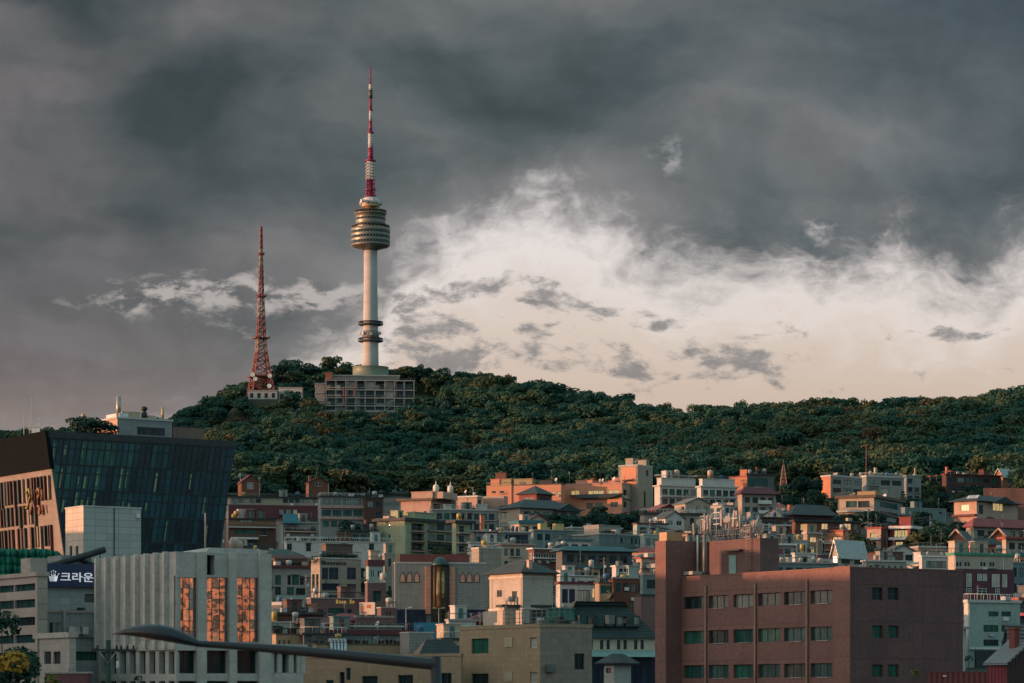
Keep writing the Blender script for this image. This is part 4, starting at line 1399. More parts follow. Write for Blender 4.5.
# beige building with large square windows
b = H('cafe_building', 'beige three storey building with big square windows and a roof garden', 311, 320, 361, 558.5, 640, 60, 'beige', 0, 0, kindm='panel', cat='building', rc='pale', over=.15, th=.25,
      holes=[('R', 322, 567.5, 328.3, 579.5, dict(g='n', nx=2, nz=2)), ('R', 328.9, 567.5, 338.5, 579.5, dict(g='n', nx=2, nz=2)), ('R', 347, 567.5, 356, 579.5, dict(g='n', nx=2, nz=2)), ('R', 322, 584, 338.5, 590.5, dict(g='n', nx=3)), ('R', 347, 584, 356, 590.5, dict(g='n', nx=2)),
             ('R', 322, 595, 338.5, 600, dict(g='n', nx=3)), ('R', 347, 595, 356, 600, dict(g='n', nx=2)), ('L', 312, 574, 314.8, 592, dict(g='d', nx=1, nz=3)), ('L', 316, 574, 318.6, 592, dict(g='d', nx=1, nz=3))])
b.roof_rail(1.2); b.planter('R', .5, b.M - .5, b.rt, -.6, .9, 5); b.planter('L', .5, b.L - .5, b.rt - 1.2, .3, 1.8, 6)
for i in range(9): MB().box(.02, .10, b.s('R', 321.5) + i * .62, b.s('R', 321.5) + i * .62 + (.42 if i else .7), b.zpx('R', 1, 564.6), b.zpx('R', 1, 564.6) + (.55 if i else .8)).build('sign_letter', M['dark_steel'], b.root)
b.penthouse(.25, .75, .2, .85, 2.6, FL_['brown'])
# mauve arcade with a sign
b = H('arcade_building', 'low mauve arcade with yellow sign lettering and a red disc', 307, 311, 366, 598.5, 652, 72, 'mauve', 0, 0, kindm='tile', cat='building', rc='conc', over=.15, th=.2,
      holes=[('R', 328, 608, 345, 618, dict(g='t', nx=4)), ('R', 347, 609, 352, 619, dict(g='d', nx=1)), ('R', 314, 609, 324, 618, dict(g='d', nx=3))])
for i in range(7):
    if i == 4: continue
    s = b.s('R', 336) + i * .52
    MB().box(.02, .12, s, s + .36, b.zpx('R', s, 603.6), b.zpx('R', s, 603.6) + (.75 if i in (0, 5) else .52)).build('sign_letter', lit((1.0, .62, .12), .35, 'sign_yellow'), b.root)
q = MB(); s = b.s('R', 361); zz = b.zpx('R', s, 604)
b_disc = [(.32, s + .62 * math.cos(i * .349), zz + .62 * math.sin(i * .349)) for i in range(18)]
q.face(b_disc); q.face([(.05, y, z_) for _, y, z_ in b_disc][::-1])
for i in range(18): p0, p1 = b_disc[i], b_disc[(i + 1) % 18]; q.face([(.05,) + p0[1:], (.05,) + p1[1:], p1, p0])
q.build('sign_disc', plain((.42, .012, .035), .5, 0, 'sign_red'), b.root)
b = H('stair_tower_house', 'mauve tiled block with a tall recess beside the gray arched hall', 365, 367.5, 386, 583, 656, 76, 'mauve', 0, 0, kindm='tile', rc='conc', over=.1, th=.3,
      holes=[('R', 373, 591, 381, 603, dict(g='t', nx=1, rev=.6))])
b = H('annex_house', 'mauve annex with paired slit windows under the gray arched hall', 377, 381, 397, 608, 664, 70, 'mauve', 0, 0, kindm='tile', rc='conc', over=.1, th=.2,
      holes=[('R', 386, 611, 388, 616.5, dict(g='d', nx=1)), ('R', 389.2, 611, 391.2, 616.5, dict(g='d', nx=1))])
b = H('narrow_house', 'narrow white house with green window bars under a maroon top', 366, 368.5, 383.5, 566, 612, 76, 'mint', 0, 2, g='gd', rc='maroon', over=.2, th=1.4, fl=2.8, hf=.6, frame='white_frame')
b.penthouse(.1, .9, .15, .8, 2.0, wm('cream'))
b = H('plaster_house', 'plain beige stair block between the narrow white house and the arched hall', 382.5, 384.5, 395, 554.5, 610, 78, 'beige', 0, 1, rc='conc', over=.1, wf=.3)
# --- green apartment block and its neighbours
b = H('apartment_block', 'pale green apartment block with a dark slab roof and stacked balconies', 376.5, 404.5, 457, 520.5, 572, 40, 'green', 0, 0, cat='apartment block', rc='dark', over=.9, th=.75,
      holes=[('L', 388.5, 524.5, 390.3, 527, dict(g='d', nx=1)), ('L', 388.5, 534.5, 390.3, 538.5, dict(g='d', nx=1))]
      + [('R', 411.5, y, 424, y + 7.6, dict(g='d', nx=1, rev=1.1, frame='brown_frame')) for y in (523.5, 533.5, 543.5)]
      + [('R', x, y, x + 7.6, y + 6.2, dict(g=q, nx=3)) for y in (524, 534.5) for x, q in ((428, 'p'), (436.6, 'd'), (445.2, 'p'))] + [('R', 427.5, 544, 453, 550, dict(g='d', nx=6))])
for py in (531.6, 541.8, 551.6):
    b.slab('R', b.s('R', 411), b.s('R', 424.5), b.zpx('R', 3, py), 1.0, .3, FL_['pink']); b.rail('R', b.s('R', 411), b.s('R', 424.5), b.zpx('R', 3, py) + .3, .95, 1.0)
    b.slab('R', b.s('R', 427), b.s('R', 453.5), b.zpx('R', 12, py), .9, .28, FL_['pink']); b.rail('R', b.s('R', 427), b.s('R', 453.5), b.zpx('R', 12, py) + .28, .85, 1.0)
b.planter('R', b.s('R', 428), b.s('R', 452), b.zpx('R', 12, 551) + .2, .8, .9, 12)
b.penthouse(.1, .8, .3, .7, 1.8, wm('green'))
b = H('balcony_tower', 'rounded balcony tower at the end of the pale green apartments', 452, 456, 470, 523, 574, 50, 'green', 0, 0, cat='apartment block', rc='dark', over=1.2, th=.7,
      holes=[('R', 459, y, 464, y + 6, dict(g='d', nx=2)) for y in (526, 536, 546)])
for py in (534, 544, 554): b.slab('R', .1, b.M, b.zpx('R', 3, py), 1.5, .3, FL_['pink']); b.rail('R', .1, b.M, b.zpx('R', 3, py) + .3, 1.45, 1.0)
b = H('low_house', 'low dark house with a lean-to roof below the brick flats', 339, 342, 377, 531, 572, 76, 'dgrey', 0, 4, g='tp', rc='dark', over=.6)
b.penthouse(.3, .7, .62, .95, 1.5, FL_['dark'])
b.chimney(.6, .7, .6, 1.5, wm('orange'), z=b.rt)
# sunlit house with two finial tanks
b = H('finial_house', 'sunlit pink house with two white dome tanks on its attic', 400, 431, 452, 500.5, 528, 24, 'pink', 0, 2, g='dt', rc='brown', over=.9, th=.8)
at = b.penthouse(.30, .98, .1, .9, 2.2, wm('pink'), 'attic')
for fx, fy in ((.99, .35), (1.22, .7)):
    x, y, z = -b.L + fx * b.L, fy * b.M, b.rt + 2.3
    q = MB().lathe([(1.0, z), (1.0, z + 1.7), (.9, z + 2.2), (.4, z + 2.6), (.12, z + 2.9), (.18, z + 3.2), (.05, z + 3.9)], 16, (x - .8, y))
    q.build('dome_tank', plain((.70, .66, .60), .5, 0, 'dome_white'), b.root)
MB().box(-.9, 3.2, b.M * .15, b.M * .85, b.rt + .003, b.rt + 2.25).build('attic', wm('pink'), b.root)
b = H('green_roof_house', 'low house with a bright green sheet roof', 399, 401, 436, 518.5, 548, 78, 'beige', 0, 4, g='dt', rc='green', over=.4, th=.7)
b.tank(.5, .4, .5, 1.0, plain((.6, .36, .06), .5, 0, 'yellow_tank'))
b = H('apartment_block', 'gray apartments with wide green windows above the green block', 430, 433, 498, 510, 552, 78, 'grey', 0, 8, g='tgd', cat='apartment block', rc='pale', over=.3, wf=.72, hf=.6, fl=3.0)
b.roof_rail(.9); b.penthouse(.2, .7, .7, .85, 1.5, wm('white')); b.penthouse(.2, .7, .2, .3, 1.3, wm('white'))
b = H('sunlit_house', 'pink sunlit house with a white vaulted roof', 456, 477, 482, 497, 522, 26, 'pink', 0, 1, rc='white', roof='flat', over=.4, th=.5)
b.dish(.45, .1, .6, 1.4); b.tank(.8, .3, .5, .9, legs=.3)
b = H('sunlit_house', 'low pink sunlit wall house between the vaulted roof and the dark hip roof', 480, 504, 508, 496.5, 521, 22, 'pink', 0, 0, rc='pale', over=.1, th=.2)
# large dark hip roofed house and lantern
b = H('hip_roof_house', 'broad gray house under a dark hip roof among trees', 498, 520, 580, 508, 545, 55, 'beige', 2, 6, g='dtp', rc='dark', roof='hip', rise=3.0, over=.9)
MB().hexa([(1.6, b.M * .55, b.H - .4), (1.6, b.M * .98, b.H - .4), (-.5, b.M * .98, b.H - .4), (-.5, b.M * .55, b.H - .4)], [(1.7, b.M * .76, b.H + 1.9), (1.7, b.M * .77, b.H + 1.9), (-.5, b.M * .77, b.H + 1.9), (-.5, b.M * .76, b.H + 1.9)]).build('porch_gable', R_['dark'], b.root)
b = H('pavilion_house', 'red sided pavilion with a pointed dark roof below the orange hall', 519, 537, 552, 494, 532, 38, 'red', 1, 1, g='d', rc='dark', roof='hip', rise=2.8, over=.7)
# --- the orange complex
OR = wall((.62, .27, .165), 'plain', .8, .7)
b = H('orange_annex', 'low orange annex at the western end of the orange hall', 486.5, 512, 516, 486, 519, 22, OR, 0, 0, cat='building', rc='ochre', over=.05, th=.4,
      holes=[('L', 492, 491, 496, 493.2, dict(g='b', nx=2)), ('L', 500, 491, 504, 493.2, dict(g='b', nx=2))])
b.penthouse(.25, .95, .1, .8, 2.0, wm('ochre')); b.penthouse(.32, .72, .2, .6, 4.2, wm('brick'))
b.roof_rail(.9, FL_['ochre'])
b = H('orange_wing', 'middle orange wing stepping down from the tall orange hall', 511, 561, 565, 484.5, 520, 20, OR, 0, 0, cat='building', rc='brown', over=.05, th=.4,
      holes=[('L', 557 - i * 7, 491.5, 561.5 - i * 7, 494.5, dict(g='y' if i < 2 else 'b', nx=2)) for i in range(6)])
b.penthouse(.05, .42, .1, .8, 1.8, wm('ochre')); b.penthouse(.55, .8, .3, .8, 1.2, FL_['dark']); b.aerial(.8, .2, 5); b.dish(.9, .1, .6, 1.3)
b = H('orange_hall', 'long orange hall with yellow glowing windows under the wooded hill', 560, 622, 653, 483.5, 520, 24, OR, 0, 0, cat='building', rc='orange' if 'orange' in FL_ else 'pink', over=.12, th=.5, wkR='beige',
      holes=[('L', 571, 490.5, 579.5, 496, dict(g='y', nx=2)), ('L', 588, 490.5, 604, 496.3, dict(g='y', nx=3)), ('L', 608, 490, 619, 495.8, dict(g='y', nx=2)),
             ('L', 586.5, 503, 593, 509, dict(g='d', nx=2)), ('L', 595.5, 502.5, 603, 510, dict(g='g', nx=2)), ('L', 610.5, 502, 618, 507, dict(g='t', nx=2)),
             ('R', 623.5, 489.5, 626.5, 495.5, dict(g='d', nx=1)), ('R', 623.5, 501.5, 626.5, 507.5, dict(g='d', nx=1)), ('R', 643, 490.5, 645, 510, dict(g='d', nx=1)), ('R', 650, 492, 651.5, 510, dict(g='d', nx=1))])
s0, s1 = b.s('L', 583), b.s('L', 612); z = b.zpx('L', s0, 499.5)
b.slab('L', s0, s1, z, 1.6, .35, FL_['dark'], 'canopy'); b.slab('R', .1, b.M, b.zpx('R', 5, 500), .25, .3, FL_['dark'], 'floor_band')
MB().hexa([(-s1 + 1, -2.2, z + .36), (-s0 - 1, -2.2, z + .36), (-s0 - 1, -.05, z + .36), (-s1 + 1, -.05, z + .36)], [(-s1 + 5, -.9, z + 1.7), (-s0 - 5, -.9, z + 1.7), (-s0 - 5, -.05, z + 1.7), (-s1 + 5, -.05, z + 1.7)]).build('canopy', FL_['dark'], b.root)
b.penthouse(.15, .42, .2, .8, 1.4, OR, 'roof_parapet'); b.penthouse(.5, .95, .3, .9, 1.1, OR, 'roof_parapet')
b.aerial(.1, .1, 4.5); b.dish(.62, .15, .55, 1.2); b.dish(.8, .15, .7, 1.5); b.chimney(.9, .3, .6, 1.2, z=b.rt)
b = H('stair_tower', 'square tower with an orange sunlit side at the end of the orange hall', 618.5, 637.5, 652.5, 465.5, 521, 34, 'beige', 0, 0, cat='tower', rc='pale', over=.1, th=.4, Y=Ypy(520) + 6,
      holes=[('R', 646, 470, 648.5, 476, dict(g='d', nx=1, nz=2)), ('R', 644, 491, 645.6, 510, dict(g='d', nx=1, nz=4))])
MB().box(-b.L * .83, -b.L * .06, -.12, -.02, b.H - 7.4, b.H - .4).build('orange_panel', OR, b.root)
b.slab('L', b.L * .25, b.L * .7, b.zpx('L', 2, 481), 1.3, .5, FL_['dark'], 'canopy'); b.dish(.85, .1, .6, .9)
# --- white apartments with tanks
def flats(label, xa, xc, xb, yt, pyg, a, n, tank, seed):
    b = H('apartment_block', label, xa, xc, xb, yt, pyg, a, 'white', 0, n, g='ttdg', cat='apartment block', rc='pale', over=.5, th=.45, wf=.78, hf=.62, fl=3.3, skip=0.0)
    for py in range(2):
        z = b.H - .9 - 3.3 * (py + 1) + .55
        b.slab('R', .2, b.M - .2, z, 1.0, .25); b.rail('R', .2, b.M - .2, z + .25, .95, .9)
    b.penthouse(.1, .9, .05, .95, 2.3, wm('white'), win=None)
    b.rt += 2.5
    b.tank(.6, tank, .95, 2.2, plain((.55, .38, .30), .6, 0, 'tank_pink')); b.roof_rail(.8)
    return b
flats('white flats with green glazing and a round tank beside the square orange tower', 654.5, 660, 698, 486, 522, 66, 5, .5, 1)
flats('white flats with a round tank between the square tower and the penthouse', 697, 701, 737, 487, 524, 70, 5, .3, 2)
b = H('orange_house', 'orange sunlit gable wall beside the dark glass penthouse', 729, 747, 751, 476.5, 520, 30, 'orange', 0, 0, rc='red', over=.1, th=.3)
b = H('penthouse_house', 'dark house with a full glass upper storey and chimney', 745, 747.5, 774, 475, 520, 78, 'dgrey', 0, 0, rc='dark', over=.5, th=.5, holes=[('R', x, 478.5, x + 6.2, 486.5, dict(g='t', nx=2)) for x in (748.4, 755, 761.6, 767.6)])
b.tank(.4, .7, .6, 1.6, plain((.62, .38, .28), .6, 0, 'tank_pink'), .2); b.chimney(.5, .4, .6, 1.2, z=b.rt)
b = H('maroon_roof_house', 'house under a maroon roof with white balconies and arched signs', 738, 742, 776, 494, 538, 72, 'beige', 0, 4, g='td', rc='maroon', roof='hip', rise=2.2, over=1.0)
b.balconies('R', b.M * .45, b.M * .85, 3.1, .9, rmat=FL_['white'], solid=True)
b = H('dark_roof_house', 'old brick house under a broad dark teal roof', 786, 793, 833, 515, 545, 66, 'dbrick', 1, 4, g='db', rc='slate', roof='hip', rise=3.2, over=1.1)
b.chimney(.3, .05, 1.2, 2.0, wm('orange'), z=b.H)
b = H('low_modern_house', 'flat modern house with an orange end wall at the edge of the woods', 821.5, 830.5, 864, 476.5, 512, 50, 'orange', 0, 3, g='pt', rc='pale', over=.3, th=.6, wf=.8, hf=.55, wkR='stone')
b.roof_rail(.6)
b = H('low_modern_house', 'flat modern house with a wide pale window beside a radio mast', 862, 866.5, 904, 477, 514, 66, 'grey', 0, 3, g='ptc', rc='pale', over=.3, th=.7, wf=.8, hf=.6, wkR='stone')
b.chimney(.5, .3, .9, 1.6, wm('cream'), z=b.rt); b.aerial(.5, .05, 11, .12, plain((.45, .16, .12), .5, 0, 'mast_red_small'))
b = H('garden_house', 'small gray house with a lit chimney among hillside shrubs', 903, 906, 921, 476, 512, 70, 'grey', 0, 2, g='d', rc='conc', over=.2)
b.chimney(.6, .7, .6, 1.4, wm('ochre'), z=b.rt)
b = H('cream_villa', 'cream villa with a long shaded veranda and an orange fascia', 838, 874, 903, 497.5, 528, 26, 'cream', 0, 1, rc='brown', over=.9, th=.9, wkR='grey', skip=0,
      holes=[('L', 846, 501, 857, 507.5, dict(g='t', nx=3, rev=.7)), ('L', 858, 501, 869.5, 507.5, dict(g='d', nx=3, rev=.7))])
z = b.zpx('L', 4, 512); b.slab('L', .0, b.L, z, 1.6, .6, FL_['pale'], wrap=.4); b.rail('L', .2, b.L - .2, z + .6, 1.5, .9)
MB().box(-b.L * .45, .6, -.4, 4.5, b.rt + .003, b.rt + 1.2).build('roof_canopy', FL_['ochre'], b.root); b.dish(.98, .4, .9, .2)
# brick flats with lit windows
b = H('brick_flats', 'brick flats in a row with warm lit windows', 792, 795, 861, 521.5, 558, 70, 'brick', 0, 0, cat='apartment block', rc='dark', over=.6, th=.5, grime=.6,
      holes=[('R', 800.5, 524, 806, 530.5, dict(g='y', nx=2)), ('R', 811.5, 524, 817, 529.5, dict(g='o', nx=2)), ('R', 821.5, 523.5, 828, 529.5, dict(g='o', nx=2)), ('R', 834, 523, 837, 530, dict(g='b', nx=1)), ('R', 844, 523.5, 851, 530, dict(g='o', nx=2)), ('R', 854, 523.5, 858, 530, dict(g='p', nx=1)),
             ('R', 800.5, 533, 806, 539, dict(g='d', nx=2)), ('R', 811.5, 533, 817, 539, dict(g='d', nx=2))])
b = H('stucco_flats', 'tan flats with two glowing windows below the brick row', 803, 807, 828, 533.5, 574, 66, 'tan', 0, 0, rc='pale', over=.3, holes=[('R', 810, 537, 816.5, 542.5, dict(g='o', nx=2)), ('R', 810, 547, 814.5, 553, dict(g='y', nx=2)), ('R', 821, 538, 824.5, 552, dict(g='d', nx=1))])
b = H('balcony_house', 'orange balcony house catching the sun beside the tan flats', 826, 843, 849, 531, 574, 34, 'orange', 0, 0, rc='red', over=.4, holes=[('L', 832, 536.5, 841, 542, dict(g='o', nx=2, rev=.6)), ('L', 832, 547, 840, 552, dict(g='y', nx=2, rev=.6)), ('L', 828, 547, 831, 552, dict(g='d', nx=1))])
for py in (544, 554): b.slab('L', .2, b.L, b.zpx('L', 2, py), 1.2, .3, FL_['pale']); b.rail('L', .2, b.L, b.zpx('L', 2, py) + .3, 1.15, .9, FL_['pink'], True)
# curved modern block
b = H('banded_block', 'modern block with three white curved floor bands and red walls', 890, 911, 924, 526, 566, 30, 'red', 0, 0, cat='apartment block', rc='red', over=.1, th=.3, wkR='dgrey',
      holes=[('L', 893.5, 530, 907.5, 537, dict(g='y', nx=4, rev=.5)), ('L', 895, 541.5, 906, 545.5, dict(g='y', nx=3, rev=.5)), ('R', 914, 530, 921, 536, dict(g='d', nx=2)), ('R', 914, 541, 921, 546, dict(g='d', nx=2)), ('L', 895, 551, 906, 556, dict(g='d', nx=3))])
def curved_band(b, py, out=1.1, h=.75):
    L, Mm = b.L, b.M; z = b.zpx('L', L / 2, py); q = MB()
    path = [(-L, -out)] + [(out * math.sin(t) + 0, -out * math.cos(t)) for t in [i * math.pi / 16 for i in range(9)]] + [(out, Mm)]
    inn = [(-L, -.003)] + [(.003, -.003)] * 9 + [(.003, Mm)]
    for i in range(len(path) - 1):
        p0, p1, q1, q0 = path[i], path[i + 1], inn[i + 1], inn[i]
        q.face([(p0[0], p0[1], z), (p1[0], p1[1], z), (p1[0], p1[1], z + h), (p0[0], p0[1], z + h)])
        q.face([(p0[0], p0[1], z + h), (p1[0], p1[1], z + h), (q1[0], q1[1], z + h), (q0[0], q0[1], z + h)])
        q.face([(p0[0], p0[1], z), (q0[0], q0[1], z), (q1[0], q1[1], z), (p1[0], p1[1], z)])
    return q.build('floor_band', M['white'], b.root)
for py in (529, 540, 551): curved_band(b, py)
b = H('banded_wing', 'lower pink wing with floor bands beside the modern red block', 867, 881, 890, 528.5, 566, 34, 'pink', 0, 0, rc='red', over=.3, th=.5, wkR='brick',
      holes=[('L', 870, 533, 877, 538, dict(g='y', nx=2, rev=.4)), ('L', 872.5, 542, 876, 548, dict(g='d', nx=2, rev=.4))])
for py in (540, 550.5): b.slab('L', 0, b.L, b.zpx('L', 2, py), 1.0, .6, M['white'], 'floor_band')
# shops and sheds behind the brown office
b = H('shed_house', 'long low shed with a white sloping roof edge behind the antennas', 757, 760, 806, 535, 570, 76, 'beige', 0, 5, g='dbo', rc='pale', over=.6, th=.35, wf=.5, hf=.55)
b = H('shop_house', 'corner shop with a white fascia and a red poster', 757, 761, 794, 545, 590, 74, 'grey', 0, 0, rc='white', over=.6, th=.45, holes=[('R', 763, 549, 768, 553, dict(g='c', nx=1)), ('R', 770, 549, 774.5, 554, dict(g='t', nx=1)), ('R', 776, 549, 783, 554, dict(g=plain((.30, .05, .06), .6, 0, 'red_poster'), nx=1)), ('R', 785, 549, 790, 554, dict(g='t', nx=2)), ('R', 764, 557, 790, 562, dict(g='d', nx=6))])
b = H('white_gate_house', 'white framed stair house with an oval mirror on its side', 788, 791, 807, 541, 588, 70, 'white', 0, 3, g='pd', rc='pale', over=.2, nx=1, fl=4.5, hf=.75, wf=.6)
b = H('concrete_house', 'small concrete house with a dark garage opening and white posts', 792, 795, 815, 554, 604, 74, 'white', 0, 0, rc='pale', over=.2, holes=[('R', 799, 556.5, 808, 565, dict(g='d', nx=1, rev=1.0))])
b = H('annex_house', 'low teal annex with a plain fascia beneath the concrete garage house', 756, 761, 838, 563, 614, 72, 'teal', 0, 7, g='dt', rc='conc', over=.3, fl=3.4)
for fy in (.1, .3, .55, .8): b.tank(.5, fy, .45, .8, legs=.2)
b = H('metal_roof_house', 'cream house under a pale standing seam metal roof', 832, 838, 866, 552, 602, 44, 'cream', 1, 2, g='d', rc='metal', roof='gable', rise=2.8, axis='y', over=.4)
b.aerial(.2, .3, 3)
b = H('row_house', 'flat gray row house with small square windows behind the brown office roof', 862, 866, 906, 561.5, 612, 74, 'stone', 0, 6, g='dp', rc='pale', over=.3, fl=3.2, wf=.35)
b.tank(.4, .3, .5, 1.0, legs=.2); b.dish(.5, .6, .5, 1.0); b.aerial(.5, .75, 5); b.penthouse(.2, .8, .75, .95, 1.8, wm('brown'))
b = H('row_house', 'white row house with a strip of dark windows beside the yellow gabled wall', 919, 922, 950, 557, 606, 74, 'white', 0, 1, g='p', rc='white', over=.3, wf=.78, hf=.4, nx=5, fl=4)
# right-hand slope
b = H('garden_wall_house', 'long windowless teal garden house among shrubs', 901, 905, 946, 508, 534, 66, 'teal', 0, 0, rc='conc', over=.1, th=.2, holes=[('R', 939, 512, 942, 514, dict(g='d', nx=1))])
b = H('gabled_villa', 'pink villa with low gables and solar panels on its dark roof', 954, 977, 1018, 501, 530, 42, 'pink', 0, 0, rc='dark', roof='hip', rise=2.4, over=1.2, wkR='pink',
      holes=[('L', 961, 504.5, 969, 511, dict(g='y', nx=3)), ('R', 993, 503.5, 1003, 511, dict(g='y', nx=3)), ('R', 979, 505, 983, 514, dict(g='d', nx=1))])
b.slab('L', 0, b.L, b.zpx('L', 3, 516.5), 1.4, .7, FL_['maroon']); MB().hexa([(2.1, b.M * .27, b.H - .2), (2.1, b.M * .85, b.H - .2), (-3, b.M * .85, b.H - .2), (-3, b.M * .27, b.H - .2)], [(2.1, b.M * .55, b.H + 2.0), (2.1, b.M * .56, b.H + 2.0), (-3, b.M * .56, b.H + 2.0), (-3, b.M * .55, b.H + 2.0)]).build('gable', R_['dark'], b.root)
for k in range(3): MB().hexa([(-b.L * .5 + k * 1.5, .6, b.H + 1.0), (-b.L * .5 + k * 1.5 + 1.3, .6, b.H + 1.0), (-b.L * .5 + k * 1.5 + 1.3, 1.9, b.H + 2.0), (-b.L * .5 + k * 1.5, 1.9, b.H + 2.0)], [(-b.L * .5 + k * 1.5, .55, b.H + 1.1), (-b.L * .5 + k * 1.5 + 1.3, .55, b.H + 1.1), (-b.L * .5 + k * 1.5 + 1.3, 1.85, b.H + 2.1), (-b.L * .5 + k * 1.5, 1.85, b.H + 2.1)]).build('solar_panel', glass((.30, .34, .36), .1), b.root)
b = H('brick_villa', 'long dark brick villa with green glazing and red parasols on its terrace', 942, 946, 1001, 474.5, 508, 68, 'dbrick', 0, 6, g='tg', rc='maroon', over=.5, wf=.75, hf=.6)
b.chimney(.5, .05, .8, 1.3, wm('orange'), z=b.rt)
b = H('gabled_house', 'house with a pale teal metal roof and a sunlit gable at the woods', 995, 1003, 1040, 475.5, 506, 52, 'orange', 1, 2, rc='metal', roof='gable', rise=2.6, axis='y', over=.6)
b = H('tiled_roof_house', 'low house under a red tiled hip roof above the twin gabled houses', 966, 973, 1040, 527, 552, 60, 'beige', 1, 6, g='db', rc='red', roof='hip', rise=2.6, over=.9)
for lab, xa, xc, xb, yt, ex in (('house with an orange gable front and pale eaves above the flat white block', 948, 966, 975, 541, 1), ('second house of the twin gables, its gable in shade behind a dark roof', 990, 1009, 1017, 540, 2)):
    b = H('gabled_house', lab, xa, xc, xb, yt, 572, 24, 'orange', 0, 0, rc='slate', roof='gable', rise=2.9, axis='y', over=.9, th=.35, depth=14,
          holes=[('L', xa + 6, 546, xa + 12, 553, dict(g='y' if ex == 1 else 'd', nx=2))])
    L = b.L
    for s0, s1 in ((-L - .9, -L / 2), (.9, -L / 2)): MB().tube((s0, -1.15, b.H - .5), (s1, -1.15, b.H + 3.1), .28, None, 6).build('eaves_board', wm('pink'), b.root)
b = H('link_house', 'low dark roofed house joining the twin gabled fronts', 968, 972, 1000, 545, 574, 70, 'orange', 0, 3, g='d', rc='slate', roof='hip', rise=1.8, over=.6)
b = H('veranda_house', 'house with an orange fascia and a red veranda roof at the picture edge', 1002, 1006, 1045, 539, 576, 60, 'cream', 0, 4, g='d', rc='red', over=1.0, th=.6)
b = H('banded_house', 'cream and maroon house with white framed tall windows', 948, 954.5, 1013, 555, 640, 68, 'cream', 0, 0, cat='building', rc='green', over=.3, th=.5,
      holes=[('R', x, 561.5, x + 6.5, 567, dict(g='d', nx=2, frame='white_frame')) for x in (956, 964, 980, 989)] )
s0, s1 = b.s('R', 955), b.s('R', 1012.5)
lo = MB().box(.003, .5, -.02, b.M, 0, b.zpx('R', b.M / 2, 569.3)).build('maroon_storey', wall((.13, .05, .07), 'tile'), b.root)
for x0, x1, y0, y1, q in ((965, 970, 574, 587, 'c'), (976, 980.5, 574, 581, 'c'), (981.5, 985.5, 574, 581, 'c'), (990.5, 998, 574, 587, 'c'), (1001, 1005.5, 574, 587, 'c'), (965, 970, 588.5, 594, 'd'), (976, 985, 588.5, 594, 'd'), (994, 998, 588.5, 594, 'd')):
    me, pn = window_mesh(b.s('R', x1) - b.s('R', x0), b.zpx('R', 6, y0) - b.zpx('R', 6, y1), 2, 2, M['white_frame'], GL[q], .1, False)
    place('window', me, lo, (.54, b.s('R', x0), b.zpx('R', 6, y1)), R(90))
b = H('modern_block', 'pale modern block with two long ribbon windows over a dark garage', 964, 968, 1020, 602.5, 668, 66, 'white', 0, 0, cat='building', rc='pale', over=.25, th=.5, grime=.6, wkR='mint',
      holes=[('R', 988.5, 611.5, 998.5, 616.5, dict(g='g', nx=3)), ('R', 1001.5, 611.5, 1011, 616.5, dict(g='t', nx=3)), ('R', 983.5, 625, 998.5, 632, dict(g='g', nx=3)), ('R', 1001.5, 625, 1015, 632, dict(g='t', nx=3)), ('R', 983.5, 639.5, 998.5, 646, dict(g='d', nx=3)), ('R', 1001.5, 639.5, 1014, 646, dict(g='g', nx=3))]
      + [('R', x, y, x + 1.4, y + 1.4, dict(g='d', nx=1)) for x in (972.5, 979.5) for y in (612.5, 626, 640)])
b.slab('R', .2, b.M, b.zpx('R', 4, 649.5), .5, .35, M['white'], 'floor_band'); MB().box(.004, .3, b.s('R', 975), b.s('R', 1010), .2, b.zpx('R', 4, 651)).build('garage_wall', FL_['dark'], b.root)
b = H('gray_flats', 'blue gray flats with square windows at the picture edge', 1006, 1010, 1045, 563, 634, 60, 'blue', 0, 5, g='dt', cat='apartment block', rc='conc', over=.2, fl=3.2)
b = H('red_roof_shed', 'narrow shop stack with magenta awnings beside the pale modern block', 1015, 1019, 1045, 602, 664, 60, 'dgrey', 0, 3, g='tg', rc='red', over=.8, th=.8)
for py in (616, 630): b.slab('R', .1, b.M, b.zpx('R', 2, py), 1.4, .5, plain((.28, .03, .10), .6, 0, 'magenta_awning'), 'awning')

# --- middle of the town
b = H('stone_house', 'stone house with a red lit chimney stack beside the rounded balconies', 471, 474, 502, 533, 572, 76, 'stone', 0, 4, g='dt', rc='dark', over=.3)
b.chimney(.5, .35, 1.1, 3.2, wm('orange'), z=b.rt)
b = H('shop_house', 'low shop with a dark glass front under a long gray roof', 498, 501.5, 531, 532.5, 572, 76, 'grey', 0, 0, rc='pale', over=.5, holes=[('R', 504.5, 534.5, 528, 543.5, dict(g='n', nx=6)), ('R', 502.2, 535, 504, 543, dict(g='c', nx=1))])
b = H('white_house', 'white house with scattered roof clutter in front of the dark shop', 468, 471, 512, 543, 584, 76, 'white', 0, 6, g='dbt', rc='pale', over=.3)
b.tank(.5, .4, .6, 1.2); b.penthouse(.3, .7, .6, .85, 1.8, wm('grey'), win='d'); b.ac('R', b.M * .3, b.H - 2.2); b.aerial(.4, .2, 3)
b = H('brick_house', 'red brick house with white trim and a shed dormer', 528, 533, 567, 549, 594, 62, 'brick', 1, 4, g='dp', rc='white', over=.3, th=.3, frame='white_frame', grime=.6)
b.slab('R', 0, b.M, b.zpx('R', 5, 559), .5, .3, M['white'], 'floor_band')
MB().hexa([(-b.L, b.M * .55, b.rt), (0, b.M * .55, b.rt), (0, b.M, b.rt), (-b.L, b.M, b.rt)], [(-b.L, b.M * .55, b.rt + .2), (0, b.M * .55, b.rt + .2), (0, b.M, b.rt + 1.6), (-b.L, b.M, b.rt + 1.6)]).build('shed_dormer', R_['grey'], b.root)
